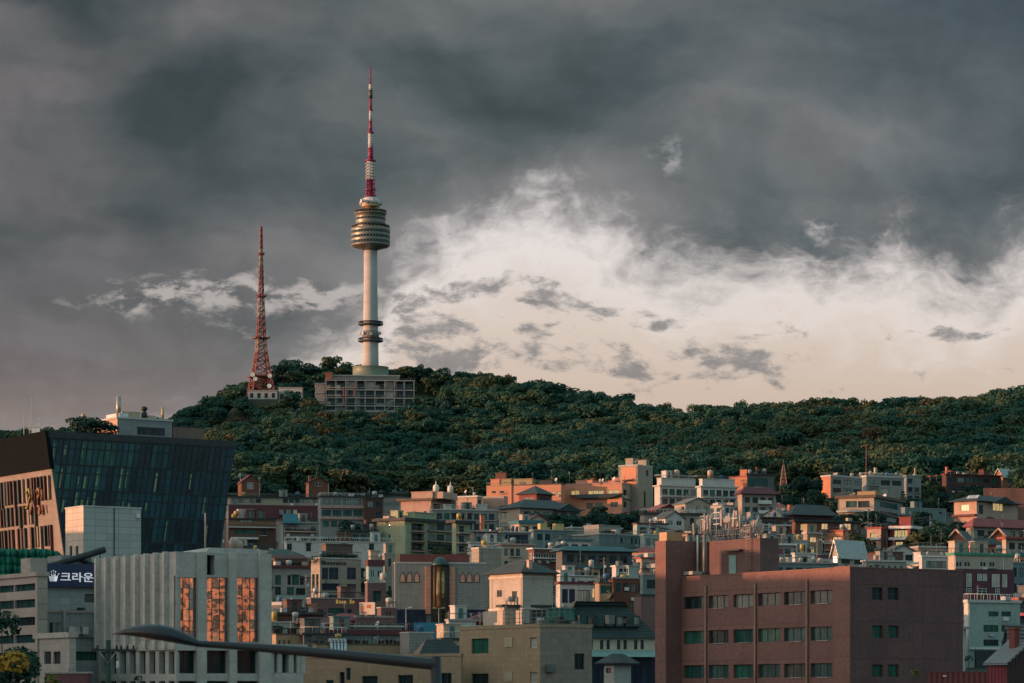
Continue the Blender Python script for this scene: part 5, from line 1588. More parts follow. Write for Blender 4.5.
b = H('porch_house', 'cream house with a sunlit porch roof behind the pyramid roof', 498, 502, 534, 545, 586, 74, 'cream', 0, 5, g='dt', rc='pink', over=.5, th=.4)
b = H('flat_house', 'greenish flat house with two yellow lit roof boxes', 530, 534, 577, 530.5, 562, 72, 'teal', 0, 5, g='dt', rc='conc', over=.3, skip=.2)
for fy, w in ((.15, .16), (.5, .2)): MB().box(-b.L * .7, -.2, b.M * fy, b.M * (fy + w), b.rt + .003, b.rt + 1.7).build('roof_box', wall((.55, .42, .18)), b.root)
b = H('large_block', 'large plain gray green block with three slit windows and roof planting', 573, 600, 646, 534.5, 580, 52, 'teal', 0, 0, kindm='panel', cat='building', rc='conc', over=.2, th=.4, holes=[('R', 620.5, 537.5, 622.5, 543, dict(g='d', nx=1))] + [('R', x, 538.5, x + 1.8, 544, dict(g='d', nx=1)) for x in (631, 635, 639)])
b.planter('R', b.M * .05, b.M * .5, b.rt, -.8, 1.0, 21); b.penthouse(.15, .7, .15, .6, 2.2, wm('stone'))
b = H('terrace_block', 'wide low terrace house with greenery on its flat roof', 566, 570, 622, 528, 560, 74, 'stone', 0, 5, g='dt', rc='pale', over=.3, skip=.3)
b.planter('R', b.M * .3, b.M * .9, b.rt, -.7, .9, 22)
b = H('white_house', 'white house with paired dark windows under a teal roof', 555, 559, 591, 540.5, 582, 72, 'white', 0, 3, g='d', rc='teal', over=.6, th=.4)
b = H('blue_roof_house', 'long dark timber house under a blue sheet roof', 556, 562, 632, 551, 598, 70, 'dgrey', 0, 6, g='dn', rc='teal', roof='hip', rise=1.2, over=1.0)
b = H('small_house', 'small sunlit brick house near the tall brown shaft', 636, 641, 660, 558.5, 606, 60, 'pink', 1, 2, g='db', rc='red', over=.4)
b = H('railing_house', 'white house with an open railing gallery and teal lean-to', 612, 616, 646, 566.5, 606, 72, 'white', 0, 0, rc='white', over=.3, th=.3, holes=[('R', x, 568.5, x + 4, 572, dict(g='d', nx=1)) for x in (619, 624, 629, 634, 639)])
b.slab('R', 0, b.M, b.zpx('R', 4, 576), 2.0, .5, FL_['teal'], 'lean_to_roof')
b = H('yellow_house', 'ochre walled house under a blue eaves line', 568, 572, 600, 568, 612, 72, 'ochre', 0, 4, g='b', rc='teal', over=.7, th=.3)
b = H('container_house', 'white container house with a blue tarp panel', 560, 564, 598, 576.5, 622, 76, 'white', 0, 3, g='dp', rc='white', over=.2, th=.25, holes=[('R', 566, 578, 575, 584, dict(g=plain((.03, .10, .20), .5, 0, 'blue_tarp'), nx=1))])
b = H('workshop', 'white workshop with two dark doors and an orange lit corner', 556, 560, 598, 584, 632, 76, 'white', 0, 0, cat='building', rc='maroon', over=.3, th=.5, holes=[('R', 562, 589, 568, 603, dict(g='n', nx=1)), ('R', 569, 589, 575, 603, dict(g='n', nx=1)), ('R', 578, 590, 590, 603, dict(g='c', nx=4)), ('R', 592, 588, 597, 598, dict(g='o', nx=2))])
b = H('tan_house', 'tan house with one wide green window beside a big white dish', 595, 599, 632, 583.5, 634, 72, 'tan', 0, 0, rc='brown', over=.2, th=.3, holes=[('R', 600.5, 585.5, 612.5, 593.5, dict(g='g', nx=2))])
b.dish(1.05, b.s('R', 612) / b.M, 1.35, -2.0, M['white_paint'], (.1, -.9, .35), b.H)
b = H('brick_house', 'weathered brick house with a cluttered wall beside the mauve block', 609, 613, 646, 578.5, 634, 70, 'brick', 0, 4, g='dtb', rc='conc', over=.2, skip=.35)
b.ac('R', b.M * .4, b.H - 2.4); b.ac('R', b.M * .6, b.H - 4.4); b.penthouse(.3, .8, .5, .8, 2.2, wm('mint'), win='d')
b = H('lean_house', 'teal rendered house with a sunlit orange patch on its parapet', 640, 643, 662, 575, 636, 70, 'teal', 0, 1, g='d', rc='orange' if 'orange' in FL_ else 'pink', over=.1, th=.5)
b = H('mauve_block', 'plain dark mauve block between the mansard hall and the brown shaft', 634, 641, 662, 596, 664, 60, 'mauve', 0, 0, cat='building', rc='dark', over=.1)
b = H('concrete_tower', 'plain concrete stair tower behind the pyramid roofed house', 471.5, 479, 502, 548.5, 622, 62, 'beige', 0, 0, kindm='panel', cat='building', rc='pale', over=.1, th=.3)
b.tank(.4, .5, .5, 1.2, legs=.3); b.aerial(.6, .3, 2.5)
b = H('long_beige_hall', 'long beige hall with a dark eaves line behind the rooftop antennas', 640, 644, 706, 514.5, 548, 74, 'beige', 0, 0, kindm='panel', cat='building', rc='dark', over=.4, th=.7, holes=[('R', 659, 517, 661, 519, dict(g='d', nx=1)), ('R', 690, 518, 694, 525, dict(g='d', nx=1))])
b = H('white_house', 'white house with a yellow lamp and a slanted dish near the orange tower', 633, 637, 668, 524, 556, 72, 'mint', 0, 3, g='dt', rc='maroon', over=.3, th=.4)
b.dish(.8, .6, .7, 1.0, face=(.6, -.5, .5))
b = H('white_terrace', 'white terrace house with teal doors left of the brown shaft', 640, 644, 666, 535, 580, 72, 'mint', 0, 3, g='td', rc='pale', over=.2)
b = H('mixed_house', 'gray house with stacked verandas behind the antenna mast cluster', 700, 704, 760, 520, 556, 72, 'stone', 0, 6, g='dtp', rc='pale', over=.4)
b = H('veranda_house', 'dark timber house with a white veranda rail near the maroon roof', 757, 761, 790, 518, 552, 72, 'brown', 0, 4, g='dt', rc='dark', over=.6)
b.slab('R', 0, b.M, b.zpx('R', 4, 526), 1.2, .4, FL_['white'])

# --- low roofs and clutter in front of the arcade
b = H('low_roof_house', 'dark eaved house with shutters under the frosted glass balcony', 270, 274, 322, 614.5, 668, 74, 'brown', 0, 5, g='dt', rc='dark', over=.7, th=.4)
b.penthouse(.3, .8, .72, .9, 1.3, wm('orange'))
b = H('plant_shed', 'white shed hung with potted plants behind the louvered office', 266, 270, 300, 622.5, 676, 70, 'mint', 0, 2, g='dp', rc='pale', over=.2, th=.2)
b.planter('R', .3, b.M * .9, b.H - 3.0, .4, .8, 41); b.planter('R', .3, b.M * .4, b.H - 1.2, .4, .9, 42)
b = H('brick_shed', 'orange brick shed below the potted plants', 272, 276, 302, 634.5, 684, 70, 'tan', 0, 5, g='b', rc='brown', over=.1, th=.2, wf=.4)
b = H('green_gallery', 'dark maroon roofed gallery with a green sill band', 299, 303, 345, 624, 676, 72, 'dbrick', 0, 5, g='dg', rc='maroon', roof='hip', rise=1.0, over=.9)
b.slab('R', 0, b.M, b.H - 1.6, .5, .35, plain((.03, .20, .15), .5, 0, 'green_band'), 'sill_band')
b = H('courtyard_house', 'dark low courtyard house with dim windows behind the tan wing', 300, 304, 346, 635, 684, 72, 'dgrey', 0, 6, g='tdg', rc='dark', over=.4)
b = H('orange_roof_shed', 'narrow shed with a coral red roof below the mauve arcade', 330, 334, 362, 621, 666, 72, 'brown', 0, 3, g='d', rc='red', roof='hip', rise=1.2, over=.5)
b = H('billboard_house', 'mauve low house carrying the sunlit billboard', 352, 356, 394, 617.5, 666, 72, 'mauve', 0, 5, g='db', rc='conc', over=.1)
bb = empty('billboard', (b.root.location.x, b.root.location.y - .8, b.root.location.z + b.H + .45), -R(22))
tag(bb, 'tilted sunlit billboard standing on the mauve low house', 'billboard')
bb.location.x = PX(359.5, b.Y); w_ = 17.0 * b.Y / F
q = MB().box(0, w_, 0, .25, .0, 2.1); q.build('board', wall((.62, .50, .40), 'plain', .7, .4), bb)
for x0, x1, z0, z1 in ((.4, .9, .3, 1.5), (.45, 1.3, .3, .5), (1.4, 2.2, 1.1, 1.7)): MB().box(x0, x1, -.03, .0, z0, z1).build('emblem', plain((.50, .14, .05), .6, 0, 'emblem_orange'), bb)
for x in (.4, w_ - .4): MB().tube((x, .4, -.45), (x, .4, 2.0), .06).build('post', M['dark_steel'], bb)
b = H('glazed_strip_house', 'long low hall with a strip of green glazing under the billboard', 346, 350, 402, 627, 674, 74, 'teal', 0, 9, g='tgd', cat='building', rc='pale', over=.3, th=.3, wf=.85, hf=.6)
b = H('maroon_strip_roof', 'long maroon flat roof hall in front of the glazed strip hall', 320, 326, 412, 634.5, 680, 74, 'teal', 0, 10, g='dt', cat='building', rc='maroon', over=.5, th=.8, wf=.8)
b = H('vent_block', 'pale tiled vent block with a narrow doorway beside the maroon roof', 400, 409, 434, 633, 700, 62, 'stone', 0, 0, kindm='tile', cat='building', rc='pale', over=.05, th=.2, holes=[('R', 417.5, 648, 421.5, 655.5, dict(g='d', nx=1))])
b = H('tan_wall_house', 'tan wall house with curved silver ducts along its top', 312, 316, 401, 644.5, 700, 66, 'tan', 0, 0, cat='building', rc='brown', over=.1, th=.2)
for i in range(5):
    s = b.s('R', 330.5 + i * 3.4); q = MB(); pts = [(.45, s, b.H - 3.2), (.45, s, b.H + .3)] + [(.45 - .45 * (1 - math.cos(t)), s, b.H + .3 + .45 * math.sin(t)) for t in (.4, .8, 1.2, 1.57, 2.2, 2.8)]
    for p0, p1 in zip(pts[:-1], pts[1:]): q.tube(p0, p1, .26, None, 10)
    q.build('silver_duct', plain((.55, .56, .56), .3, .8, 'duct_metal'), b.root)
b = H('slate_roof_house', 'house with a sloping dark slate roof behind the tan wing', 416, 421, 462, 655, 706, 70, 'stone', 0, 0, rc='dark', roof='hip', rise=2.2, over=.2)
b = H('pink_gate_house', 'small cream house between the vent block and the stone hall', 440, 443, 462, 640, 690, 70, 'cream', 0, 2, g='d', rc='dark', over=.4)
b = H('pale_shed', 'pale blocks of service sheds under the arched hall', 446, 449, 476, 621, 672, 72, 'white', 0, 3, g='dt', rc='conc', over=.2)
b.ac('R', b.M * .3, b.H - 1.5); b.ac('R', b.M * .7, b.H - 1.5); b.tank(.4, .5, .4, .9, legs=.2)
b = H('low_store', 'dark store with a maroon fascia below the arched hall', 436, 440, 462, 631, 682, 72, 'dgrey', 0, 3, g='dt', rc='maroon', over=.4)
b = H('black_kiosk_house', 'black roofed outbuilding on the terrace behind the tan office', 500, 504, 548, 607, 668, 70, 'cream', 0, 0, rc='dark', over=.6, th=.4)

for i_, (b_, rf_, lb_) in enumerate(ALL):
    if 'billboard' in lb_ or 'mauve block' in lb_: continue
    b_.clutter(500 + i_, rf_ == 'flat', .8 if 'garden' in lb_ or 'orange' in lb_ or 'sunlit' in lb_ else 1.25)

# a blue sheet fence and its lamps
def fence_blue():
    Y = Ypy(655); x0, x1 = PX(414, Y), PX(446, Y)
    r = empty('sheet_fence', (x0, Y, Z(x0, Y))); tag(r, 'bright blue sheet metal fence at the foot of the arched hall', 'fence')
    h = PZ(622.5, Y) - Z(x0, Y); n = 10; w = (x1 - x0) / n
    for i in range(n): MB().box(i * w + .01, (i + 1) * w - .01, (i % 2) * .05, .08 + (i % 2) * .05, -.5, h).build('panel', plain((.02, .22, .33), .5, .1, 'blue_sheet'), r)
    for i in range(0, n + 1, 2): MB().box(i * w - .05, i * w + .05, .14, .24, -.5, h + .1).build('post', M['steel'], r)
fence_blue()
def street_lamp(label, px, py_top, Y, heads=2, emit=None):
    x = PX(px, Y); z0 = Z(x, Y); h = PZ(py_top, Y) - z0
    r = empty('street_lamp', (x, Y, z0)); tag(r, label, 'street lamp')
    MB().tube((0, 0, -.3), (0, 0, h), .09, .05, 8).build('pole', M['galv'], r)
    for s in ((-1, 1) if heads == 2 else (1,)):
        MB().tube((0, 0, h - .05), (s * .7, 0, h + .1), .035, None, 6).build('arm', M['galv'], r)
        MB().box(s * .45, s * 1.15, -.14, .14, h + .05, h + .16).build('lamp_head', emit or M['white_paint'], r)
street_lamp('double headed street lamp with pale yellow heads in front of the arched hall', 438.8, 608.5, Ypy(652), 2, plain((.60, .62, .22), .5, 0, 'lamp_yellow'))
street_lamp('thin pale pole lamp beside the mauve annex', 406, 608, Ypy(660), 1)
street_lamp('small lamp on a tall post by the white gate house', 817, 540, Ypy(598), 1)

# --- the stone hall with pointed arch windows
def arched_hall():
    b = Bld('arched_hall', 'gray stone hall with pointed arch windows and a domed glass bay', 'building', 392, 395, 486, 563.5, 640, 84, depth=24)
    st = wall(W_['stone'], 'tile', size=(1.1, .55, .03))
    b.walls(st); b.flat_roof(M['pale_conc'], .1, .3)
    Y = b.Y; sal = wall((.66, .30, .19), 'tile', .6, .6, (1.0, .9, .05))
    def S(px): return b.s('R', px)
    def zy(py): return b.zpx('R', b.M / 2, py)
    for x0, x1 in ((425.5, 431.2), (449.0, 455.0)):
        MB().box(.004, .5, S(x0), S(x1), zy(614), zy(567)).build('pilaster', sal, b.root)
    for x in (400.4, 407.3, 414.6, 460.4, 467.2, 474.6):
        for grow, out, m, nm in ((.16, .06, M['dark_steel'], 'window_frame'), (.0, .10, wall((.62, .30, .20), 'plain', .4, .4), 'window')):  # salmon colour stands in for the orange light on these panes
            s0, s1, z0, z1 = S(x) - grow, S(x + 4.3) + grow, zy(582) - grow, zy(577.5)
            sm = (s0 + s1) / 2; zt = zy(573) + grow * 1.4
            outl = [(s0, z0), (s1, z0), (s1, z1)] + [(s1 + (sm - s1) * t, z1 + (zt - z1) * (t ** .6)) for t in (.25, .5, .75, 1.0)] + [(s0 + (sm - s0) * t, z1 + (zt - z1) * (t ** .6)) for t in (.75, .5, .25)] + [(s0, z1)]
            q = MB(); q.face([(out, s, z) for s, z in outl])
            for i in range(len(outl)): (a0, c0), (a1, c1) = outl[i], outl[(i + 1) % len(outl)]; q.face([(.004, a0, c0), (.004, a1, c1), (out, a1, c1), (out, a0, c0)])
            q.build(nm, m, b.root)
    sc = (S(432) + S(448)) / 2; r = (S(448) - S(432)) / 2
    bay = glass((.26, .14, .05), .12, 1.5, .9, 'bay_glass', .6)
    MB().lathe([(r * .9, zy(622)), (r * .9, zy(566))], 28, (0.2, sc)).build('glass_bay', bay, b.root)
    MB().lathe([(r * 1.12, zy(566)), (r * 1.12, zy(564.2)), (r * 1.0, zy(562.5)), (r * .72, zy(559.3)), (r * .3, zy(557.4)), (.05, zy(557))], 28, (0.2, sc)).build('dome', plain((.03, .075, .07), .4, .3, 'patina'), b.root)
    for i in range(5):
        an = -math.pi / 2 + i * math.pi / 4
        x, y = .2 + r * .93 * math.cos(an), sc + r * .93 * math.sin(an)
        w = .38 if i in (0, 4) else .16
        MB().box(x - w, x + w, y - w, y + w, zy(622), zy(566)).build('bay_mullion', M['dark_steel'], b.root)
    MB().box(.004, .35, S(395.5), S(426), zy(634), zy(609.5)).build('dark_base', GL['n'], b.root)
    MB().box(.004, .35, S(455), S(485.5), zy(634), zy(609.5)).build('dark_base', GL['n'], b.root)
    MB().box(-5, -1, S(400), S(470), b.rt + .004, b.rt + 1.6).build('red_attic', wall((.17, .055, .05)), b.root)
arched_hall()

def pyramid_house():
    b = Bld('pyramid_roof_house', 'cream square house under a dark pyramid roof', 'house', 489.5, 522.5, 553, 573.2, 668, 54)
    cr = wall((.47, .40, .335), 'plain', .85, 1.1)
    b.pxhole('L', 497, 590, 502, 597, g='d', nx=2); b.pxhole('L', 512, 591, 517, 602, g='d', nx=1)
    b.walls(cr); b.hip_roof(R_['dark'], PZ(557.5, b.Y) - PZ(573, b.Y) - .2, .9)
    L, Mm, H = b.L, b.M, b.H
    for z, h, o in ((H - .75, .35, .12), (b.zpx('L', 4, 610), .3, .15)):
        MB().box(-L - o, -.004, -o, -.004, z, z + h).box(.004, o, -.0, Mm + o, z, z + h).build('string_course', wall((.62, .53, .44)), b.root)
    for s in (.35, L - .8):
        MB().box(-s - .45, -s, -.08, -.003, b.zpx('L', 4, 609.6), H - .8).build('pilaster', cr, b.root)
    b.chimney(.97, .26, .7, 2.2, wall((.55, .38, .32)), z=H - 1.2)
    z = b.zpx('L', 4, 611); MB().box(-L - .8, .9, -.8, Mm + 3, -.5, z).build('plinth_storey', cr, b.root)
    MB().tube((-L * .15, -.2, z), (-L * .15, -.2, z + 2.2), .16, None, 8).build('downpipe', M['galv'], b.root)
pyramid_house()

def mansard_hall():
    Y = 455.0
    b = Bld('mansard_hall', 'long cream hall under a big dark mansard roof with dormers', 'building', 556, 566, 656, 638, 700, 74, Y=Y)
    for x in (566.5, 572, 583.5, 589.5, 600, 606.5, 617, 623.5, 634, 640.5):
        if x < 570: continue
        b.pxhole('R', x, 640, x + 3.4, 649.5, g='d', nx=2)
    b.walls(wall((.50, .45, .36))); L, Mm, H = b.L, b.M, b.H
    zt = b.zpx('R', Mm * .5, 601) ; o = .6; ins = 3.4
    q = MB(); q.hexa([(-L - o, -o, H), (o, -o, H), (o, Mm + o, H), (-L - o, Mm + o, H)], [(-L + ins, 2.2, zt), (-ins, 2.2, zt), (-ins, Mm - 4.5, zt), (-L + ins, Mm - 4.5, zt)])
    rf = q.build('mansard_roof', roofing((.022, .040, .042), .45), b.root)
    zd0, zd1 = b.zpx('R', Mm * .5, 626.5), b.zpx('R', Mm * .5, 615.5)
    for i, x in enumerate((583, 591.5, 600.5, 610, 619.5, 629.5, 636.5)):
        s = b.s('R', x); 
        d = MB().box(-ins + .2, .05, s - .62, s + .62, zd0, zd1).build('dormer', plain((.035, .05, .052), .6, 0, 'dormer_slate'), rf)
        MB().box(.05, .09, s - .38, s + .38, zd0 + .35, zd1 - .3).build('dormer_window', GL['p' if i in (3, 4, 6) else 't'], d)
    MB().hexa([(2.4, -.3, b.zpx('R', 8, 657)), (2.4, Mm, b.zpx('R', 8, 657)), (.003, Mm, b.zpx('R', 8, 657)), (.003, -.3, b.zpx('R', 8, 657))], [(2.3, -.3, b.zpx('R', 8, 656)), (2.3, Mm, b.zpx('R', 8, 656)), (.003, Mm, b.zpx('R', 8, 650.3)), (.003, -.3, b.zpx('R', 8, 650.3))]).build('awning_band', plain((.20, .36, .34), .6, 0, 'mint_band'), b.root)
    MB().box(.004, .2, .2, Mm - .2, .2, b.zpx('R', 8, 658)).build('shop_front', GL['n'], b.root)
mansard_hall()

def green_box():
    Y = 300.0
    b = Bld('green_canopy_box', 'green sheeted stair cover with a dark triangle on its face', 'shed', 546, 548.5, 574.5, 609.5, 690, 75, Y=Y)
    b.walls(plain((.02, .17, .13), .5, 0, 'green_board')); b.flat_roof(plain((.02, .15, .12), .5, 0, 'green_board'), .1, .15)
    s0, s1 = b.s('R', 554), b.s('R', 570); z0, z1 = b.zpx('R', 1, 626), b.zpx('R', 1, 614)
    q = MB(); tri = [(s0, z0), (s1, z0), ((s0 + s1) / 2, z1)]
    q.face([(.06, s, z) for s, z in tri])
    for i in range(3): q.face([(.002, *tri[i]), (.002, *tri[(i + 1) % 3]), (.06, *tri[(i + 1) % 3]), (.06, *tri[i])])
    q.build('dark_triangle', M['dark_steel'], b.root)
    MB().box(.05, .5, .1, b.M - .1, b.zpx('R', 1, 619.5), b.zpx('R', 1, 618.7)).build('ledge', plain((.10, .35, .28), .5, 0, 'ledge_green'), b.root)
    b2 = Bld('plant_box', 'dark louvred plant box beside the green stair cover', 'shed', 530, 532, 547, 611, 690, 75, Y=302)
    b2.walls(FL_['dark']); b2.flat_roof(FL_['dark'], .05, .1); b2.ac('R', b2.M * .5, b2.zpx('R', 1, 624))
green_box()

# ------------------------------------------------------------------ near buildings
def tan_office():
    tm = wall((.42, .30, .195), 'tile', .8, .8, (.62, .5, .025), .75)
    dm = wall((.31, .25, .20), 'tile', .8, .8, (.62, .5, .025), .75)  # same tile darkened for the shade on the right face
    b = Bld('tan_office', 'tan tiled office block with sparse windows below the pyramid roofed house', 'building', 459.5, 540, 592, 627, 0, 57, Y=250.0, zbase=-.2)
    b.pxhole('L', 471.5, 638.5, 488.5, 653.5, g='g', nx=2); b.pxhole('L', 471.5, 673.5, 488.5, 690, g='d', nx=2)
    for y in (637.5, 672): b.pxhole('L', 530, y, 537, y + 10.5, g='c', nx=1, nz=2, frame='white_frame')
    b.pxhole('R', 574.5, 653.5, 584.5, 669.5, g='d', nx=2)
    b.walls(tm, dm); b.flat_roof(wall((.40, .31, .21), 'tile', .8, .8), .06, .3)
    for y in (637.5, 672): MB().box(-b.s('L', 512.5), -b.s('L', 505), -.06, -.003, b.zpx('L', 5, y + 9.5), b.zpx('L', 5, y)).build('blind_panel', plain((.46, .38, .26), .7, 0, 'blind_tan'), b.root)
    b.ac('R', b.s('R', 549), b.zpx('R', 2, 672), M['rail'])
    f = MB(); z = b.rt
    def mesh_fence(x0, x1, y, h):
        for i in range(int((x1 - x0) / .9) + 1): f.tube((x0 + i * .9, y, z), (x0 + i * .9, y, z + h), .04, None, 4)
        for k in range(4): f.tube((x0, y, z + h * (k + 1) / 4), (x1, y, z + h * (k + 1) / 4), .025, None, 4)
    mesh_fence(-b.L + 1, -1, 4, 1.5)
    f.build('roof_railing', M['rail'], b.root)
    for k in range(7): q = MB().box(-b.L + 2 + k * 2.6, -b.L + 2.6 + k * 2.6, 5.4, 6.0, z, z + .35 + .2 * (k % 3)); q.build('rooftop_unit', M['rail'] if k % 2 else M['dark_steel'], b.root)
    b.aerial(.2, .6, 2.5, .03); b.aerial(.75, .7, 3.2, .03)
    b = Bld('tan_wing', 'long low tan wing behind the curved lamp arm', 'building', 303, 461, 463, 656, 0, 46, Y=256.0, zbase=-.2, depth=14)
    for x0, x1, y0, y1, q in ((440.5, 451.5, 673, 690, 'd'), (398, 413, 675, 692, 'd'), (362, 377.5, 676, 692, 'd'), (339.5, 344.5, 672, 694, 'n'), (326, 333.5, 680, 694, 't'), (346.2, 350.5, 668, 680, 't')):
        b.pxhole('L', x0, y0, x1, y1, g=q, nx=2 if x1 - x0 > 6 else 1)
    b.walls(tm); b.flat_roof(tm, .05, .25)
    b = Bld('ticket_pavilion', 'small pale pavilion with a black hipped roof before the mansard hall', 'pavilion', 604, 614, 631, 664, 0, 45, Y=330.0, zbase=-.2)
    b.pxhole('L', 606, 668, 611, 673, g='d', nx=1); b.walls(wall((.46, .45, .42))); 
    L, Mm, H = b.L, b.M, b.H; o = .75
    q = MB().box(-L - o, o, -o, Mm + o, H + .003, H + .14); q.hexa([(-L - o, -o, H + .14), (o, -o, H + .14), (o, Mm + o, H + .14), (-L - o, Mm + o, H + .14)], [(-L + .6, .6, H + 1.2), (-.6, .6, H + 1.2), (-.6, Mm - .6, H + 1.2), (-L + .6, Mm - .6, H + 1.2)])
    q.build('hipped_roof', plain((.014, .016, .02), .5, 0, 'black_roof'), b.root)
tan_office()

def brown_office():
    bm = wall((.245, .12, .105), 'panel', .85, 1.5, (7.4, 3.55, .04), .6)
    bd = wall((.175, .088, .086), 'panel', .85, 1.5, (4.6, 3.55, .04), .6)  # shade of the right face is put into this darker brown
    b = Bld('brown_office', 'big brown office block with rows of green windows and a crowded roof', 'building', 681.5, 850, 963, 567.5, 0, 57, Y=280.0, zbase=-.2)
    cols = [(683.5, 704.5), (708.5, 728.5), (733.5, 753), (758, 780.5), (784, 806), (810.5, 832.5)]
    rows = [(597, 613), (634, 650.5), (669.5, 686)]
    gl = ['d', 'm', 'p', 'm', 'd', 'm', 'g', 'd', 't', 'g', 't', 't', 't', 't', 'g', 't', 'm', 't']
    zs = [(b.zpx('L', 2.3, a + (587 - 597) + 1.6), b.zpx('L', 2.3, c + (601.5 - 613) + 1.0)) for a, c in ((598.0, 613.3), (634.6, 650.6), (671.3, 687.5))]
    for r, (zt, zb) in enumerate(zs):
        for c, (x0, x1) in enumerate(cols):
            b.hole('L', b.s('L', x0), b.s('L', x1), zb, zt, g=gl[r * 6 + c], nx=3, rev=.32, fw=.07)
    for y0 in (587.5, 625.5, 664.5):
        for x0, x1 in ((872.2, 883), (888, 898.8)): b.pxhole('R', x0, y0, x1, y0 + 12.5, g='d' if y0 < 600 else 'g', nx=2, nz=2, rev=.3)
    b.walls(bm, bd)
    L, Mm, H = b.L, b.M, b.H
    q = MB(); t = .3; z0, z1 = H + .002, H + .10
    q.box(-L - .05, .05, -.05, t, z0, z1); q.box(.05 - t, .05, t, Mm + .05, z0, z1); q.box(-L - .05, .05 - t, Mm - t, Mm + .05, z0, z1); q.box(-L - .05, -L + t, t, Mm - t, z0, z1)
    q.build('parapet_cap', wall((.25, .13, .10)), b.root); b.rt = H + .05
    MB().box(-L + t, -t, t, Mm - t, H + .002, H + .03).build('roof', M['conc'], b.root)
    # corner pier proud of the long face
    MB().box(-b.s('L', 835.5), .12, -.12, -.003, -.1, H + .16).build('corner_pier', wall((.255, .122, .105), 'panel', .85, 1.3, (3.0, 1.8, .03), .7), b.root)
    for px in (706.5, 756, 807.8):
        s = b.s('L', px); MB().tube((-s, -.12, 0), (-s, -.12, b.zpx('L', s, 585.5 - (px - 706) * .055)), .13, None, 8).build('drainpipe', plain((.30, .16, .11), .5, .1, 'pipe_brown'), b.root)
    for (zt, zb) in zs:
        for c, (x0, x1) in enumerate(cols):
            s0, s1 = b.s('L', x0), b.s('L', x1)
            if c in (1, 2, 4, 5): MB().box(-max(s0, s1) + 1.0, -min(s0, s1) - .6, -.10, .05, zb - .06, zb).build('window_sill', M['galv'], b.root)
    # stair shaft standing proud at the far end
    ztop = PZ(541, b.Y + L * math.sin(b.a)) - b.z0
    MB().box(-L - 1.9, -L - .02, -2.0, 3.5, -.1, ztop).build('stair_shaft', bm, b.root)
    MB().box(-L - 1.7, -L - .4, -1.6, .4, ztop + .003, ztop + .9).build('roof_hatch', wall((.50, .27, .14), 'plain', .6, .6), b.root)  # orange sunlight on the hatch is put into its colour
    # penthouse with pipes, door and ladder
    xr = -b.s('L', 745) ; y0 = 1.9
    MB().box(-L + .0, xr, y0, y0 + 2.4, H + .03, ztop - .1).build('penthouse', wall((.155, .085, .08), 'panel', .85, 1.3, (3.4, 2.2, .03), .6), b.root)
    def yp(px): return -b.s('L', px)
    MB().box(-L + .1, yp(691), y0 - 1.7, y0 - .02, H + .25, H + .6).build('pipe_bridge', wall((.42, .40, .36)), b.root)
    for px, r_, m in ((692.5, .2, plain((.16, .20, .20), .5, .1, 'duct_green')), (685.5, .09, M['white_paint'])):
        MB().tube((yp(px), y0 - .35, H + .3), (yp(px), y0 - .35, ztop + .6), r_, None, 10).build('riser_pipe', m, b.root)
    MB().box(yp(714.5), yp(721.5), y0 - .06, y0 - .003, H + .05, H + 2.1).build('door', plain((.16, .30, .29), .5, 0, 'door_teal'), b.root)
    ld = MB()
    for px in (733.5, 737.2): ld.tube((yp(px), y0 - .25, H + .1), (yp(px), y0 - .25, ztop + 1.4), .05, None, 5)
    for k in range(14): ld.tube((yp(733.5), y0 - .25, H + .3 + k * .33), (yp(737.2), y0 - .25, H + .3 + k * .33), .03, None, 4)
    ld.build('ladder', plain((.35, .22, .17), .5, .1, 'ladder_paint'), b.root)
    MB().box(yp(712), yp(728), y0 - .5, y0 - .02, ztop - 1.3, ztop - 1.15).build('cable_tray', M['dark_steel'], b.root)
    rr = MB(); zz = ztop - .1
    for k in range(16):
        x = -L + .3 + k * (xr + L - .5) / 15
        rr.tube((x, y0 + .2, zz), (x, y0 + .2, zz + 1.1), .035, None, 4)
    for h in (.55, 1.1): rr.tube((-L + .3, y0 + .2, zz + h), (xr - .2, y0 + .2, zz + h), .035, None, 4)
    rr.build('roof_railing', M['rail'], b.root)
    # the antennas: things standing on the penthouse roof
    Mw = b.root.matrix_basis
    g = random.Random(11)
    spots = []
    for i in range(34):
        fx = (i + .5) / 34
        x = -L - 1.2 + fx * (xr + L + .6); y = y0 + .4 + (i % 3) * .8
        px = 512 + F * (Mw @ Vector((x, y, 0))).x / (Mw @ Vector((x, y, 0))).y
        top = np.interp(px, [660, 672, 690, 712, 722, 738, 748, 760, 766], [524, 507, 518, 505, 507, 508, 516, 512, 530]) + g.uniform(2, 13)
        spots.append((i, x, y, px, top))
    for i, x, y, px, top in spots:
        P_ = Mw @ Vector((x, y, zz if x > -L else ztop))
        h = max(1.3, PZ(top, P_.y) - P_.z)
        r = empty('panel_antenna', P_, g.uniform(0, 6.28))
        kind = i % 5
        tag(r, {0: 'slim pole with one pale panel in the thicket on the brown office roof', 1: 'pole with a pair of tilted panels in the thicket on the brown office roof', 2: 'thin whip pole with cross bars in the thicket on the brown office roof',
                3: 'pole with a small round dish in the thicket on the brown office roof', 4: 'stout gray cylinder antenna in the thicket on the brown office roof'}[kind], 'antenna', 'antennas crowding the brown office roof')
        MB().tube((0, 0, 0), (0, 0, h), .045, .035, 6).build('pole', M['rail'] if i % 2 else M['galv'], r)
        pm = [plain((.32, .30, .28), .5, 0, 'antenna_grey'), plain((.44, .30, .26), .5, 0, 'antenna_pink'), plain((.25, .28, .28), .5, 0, 'antenna_dark')][i % 3]
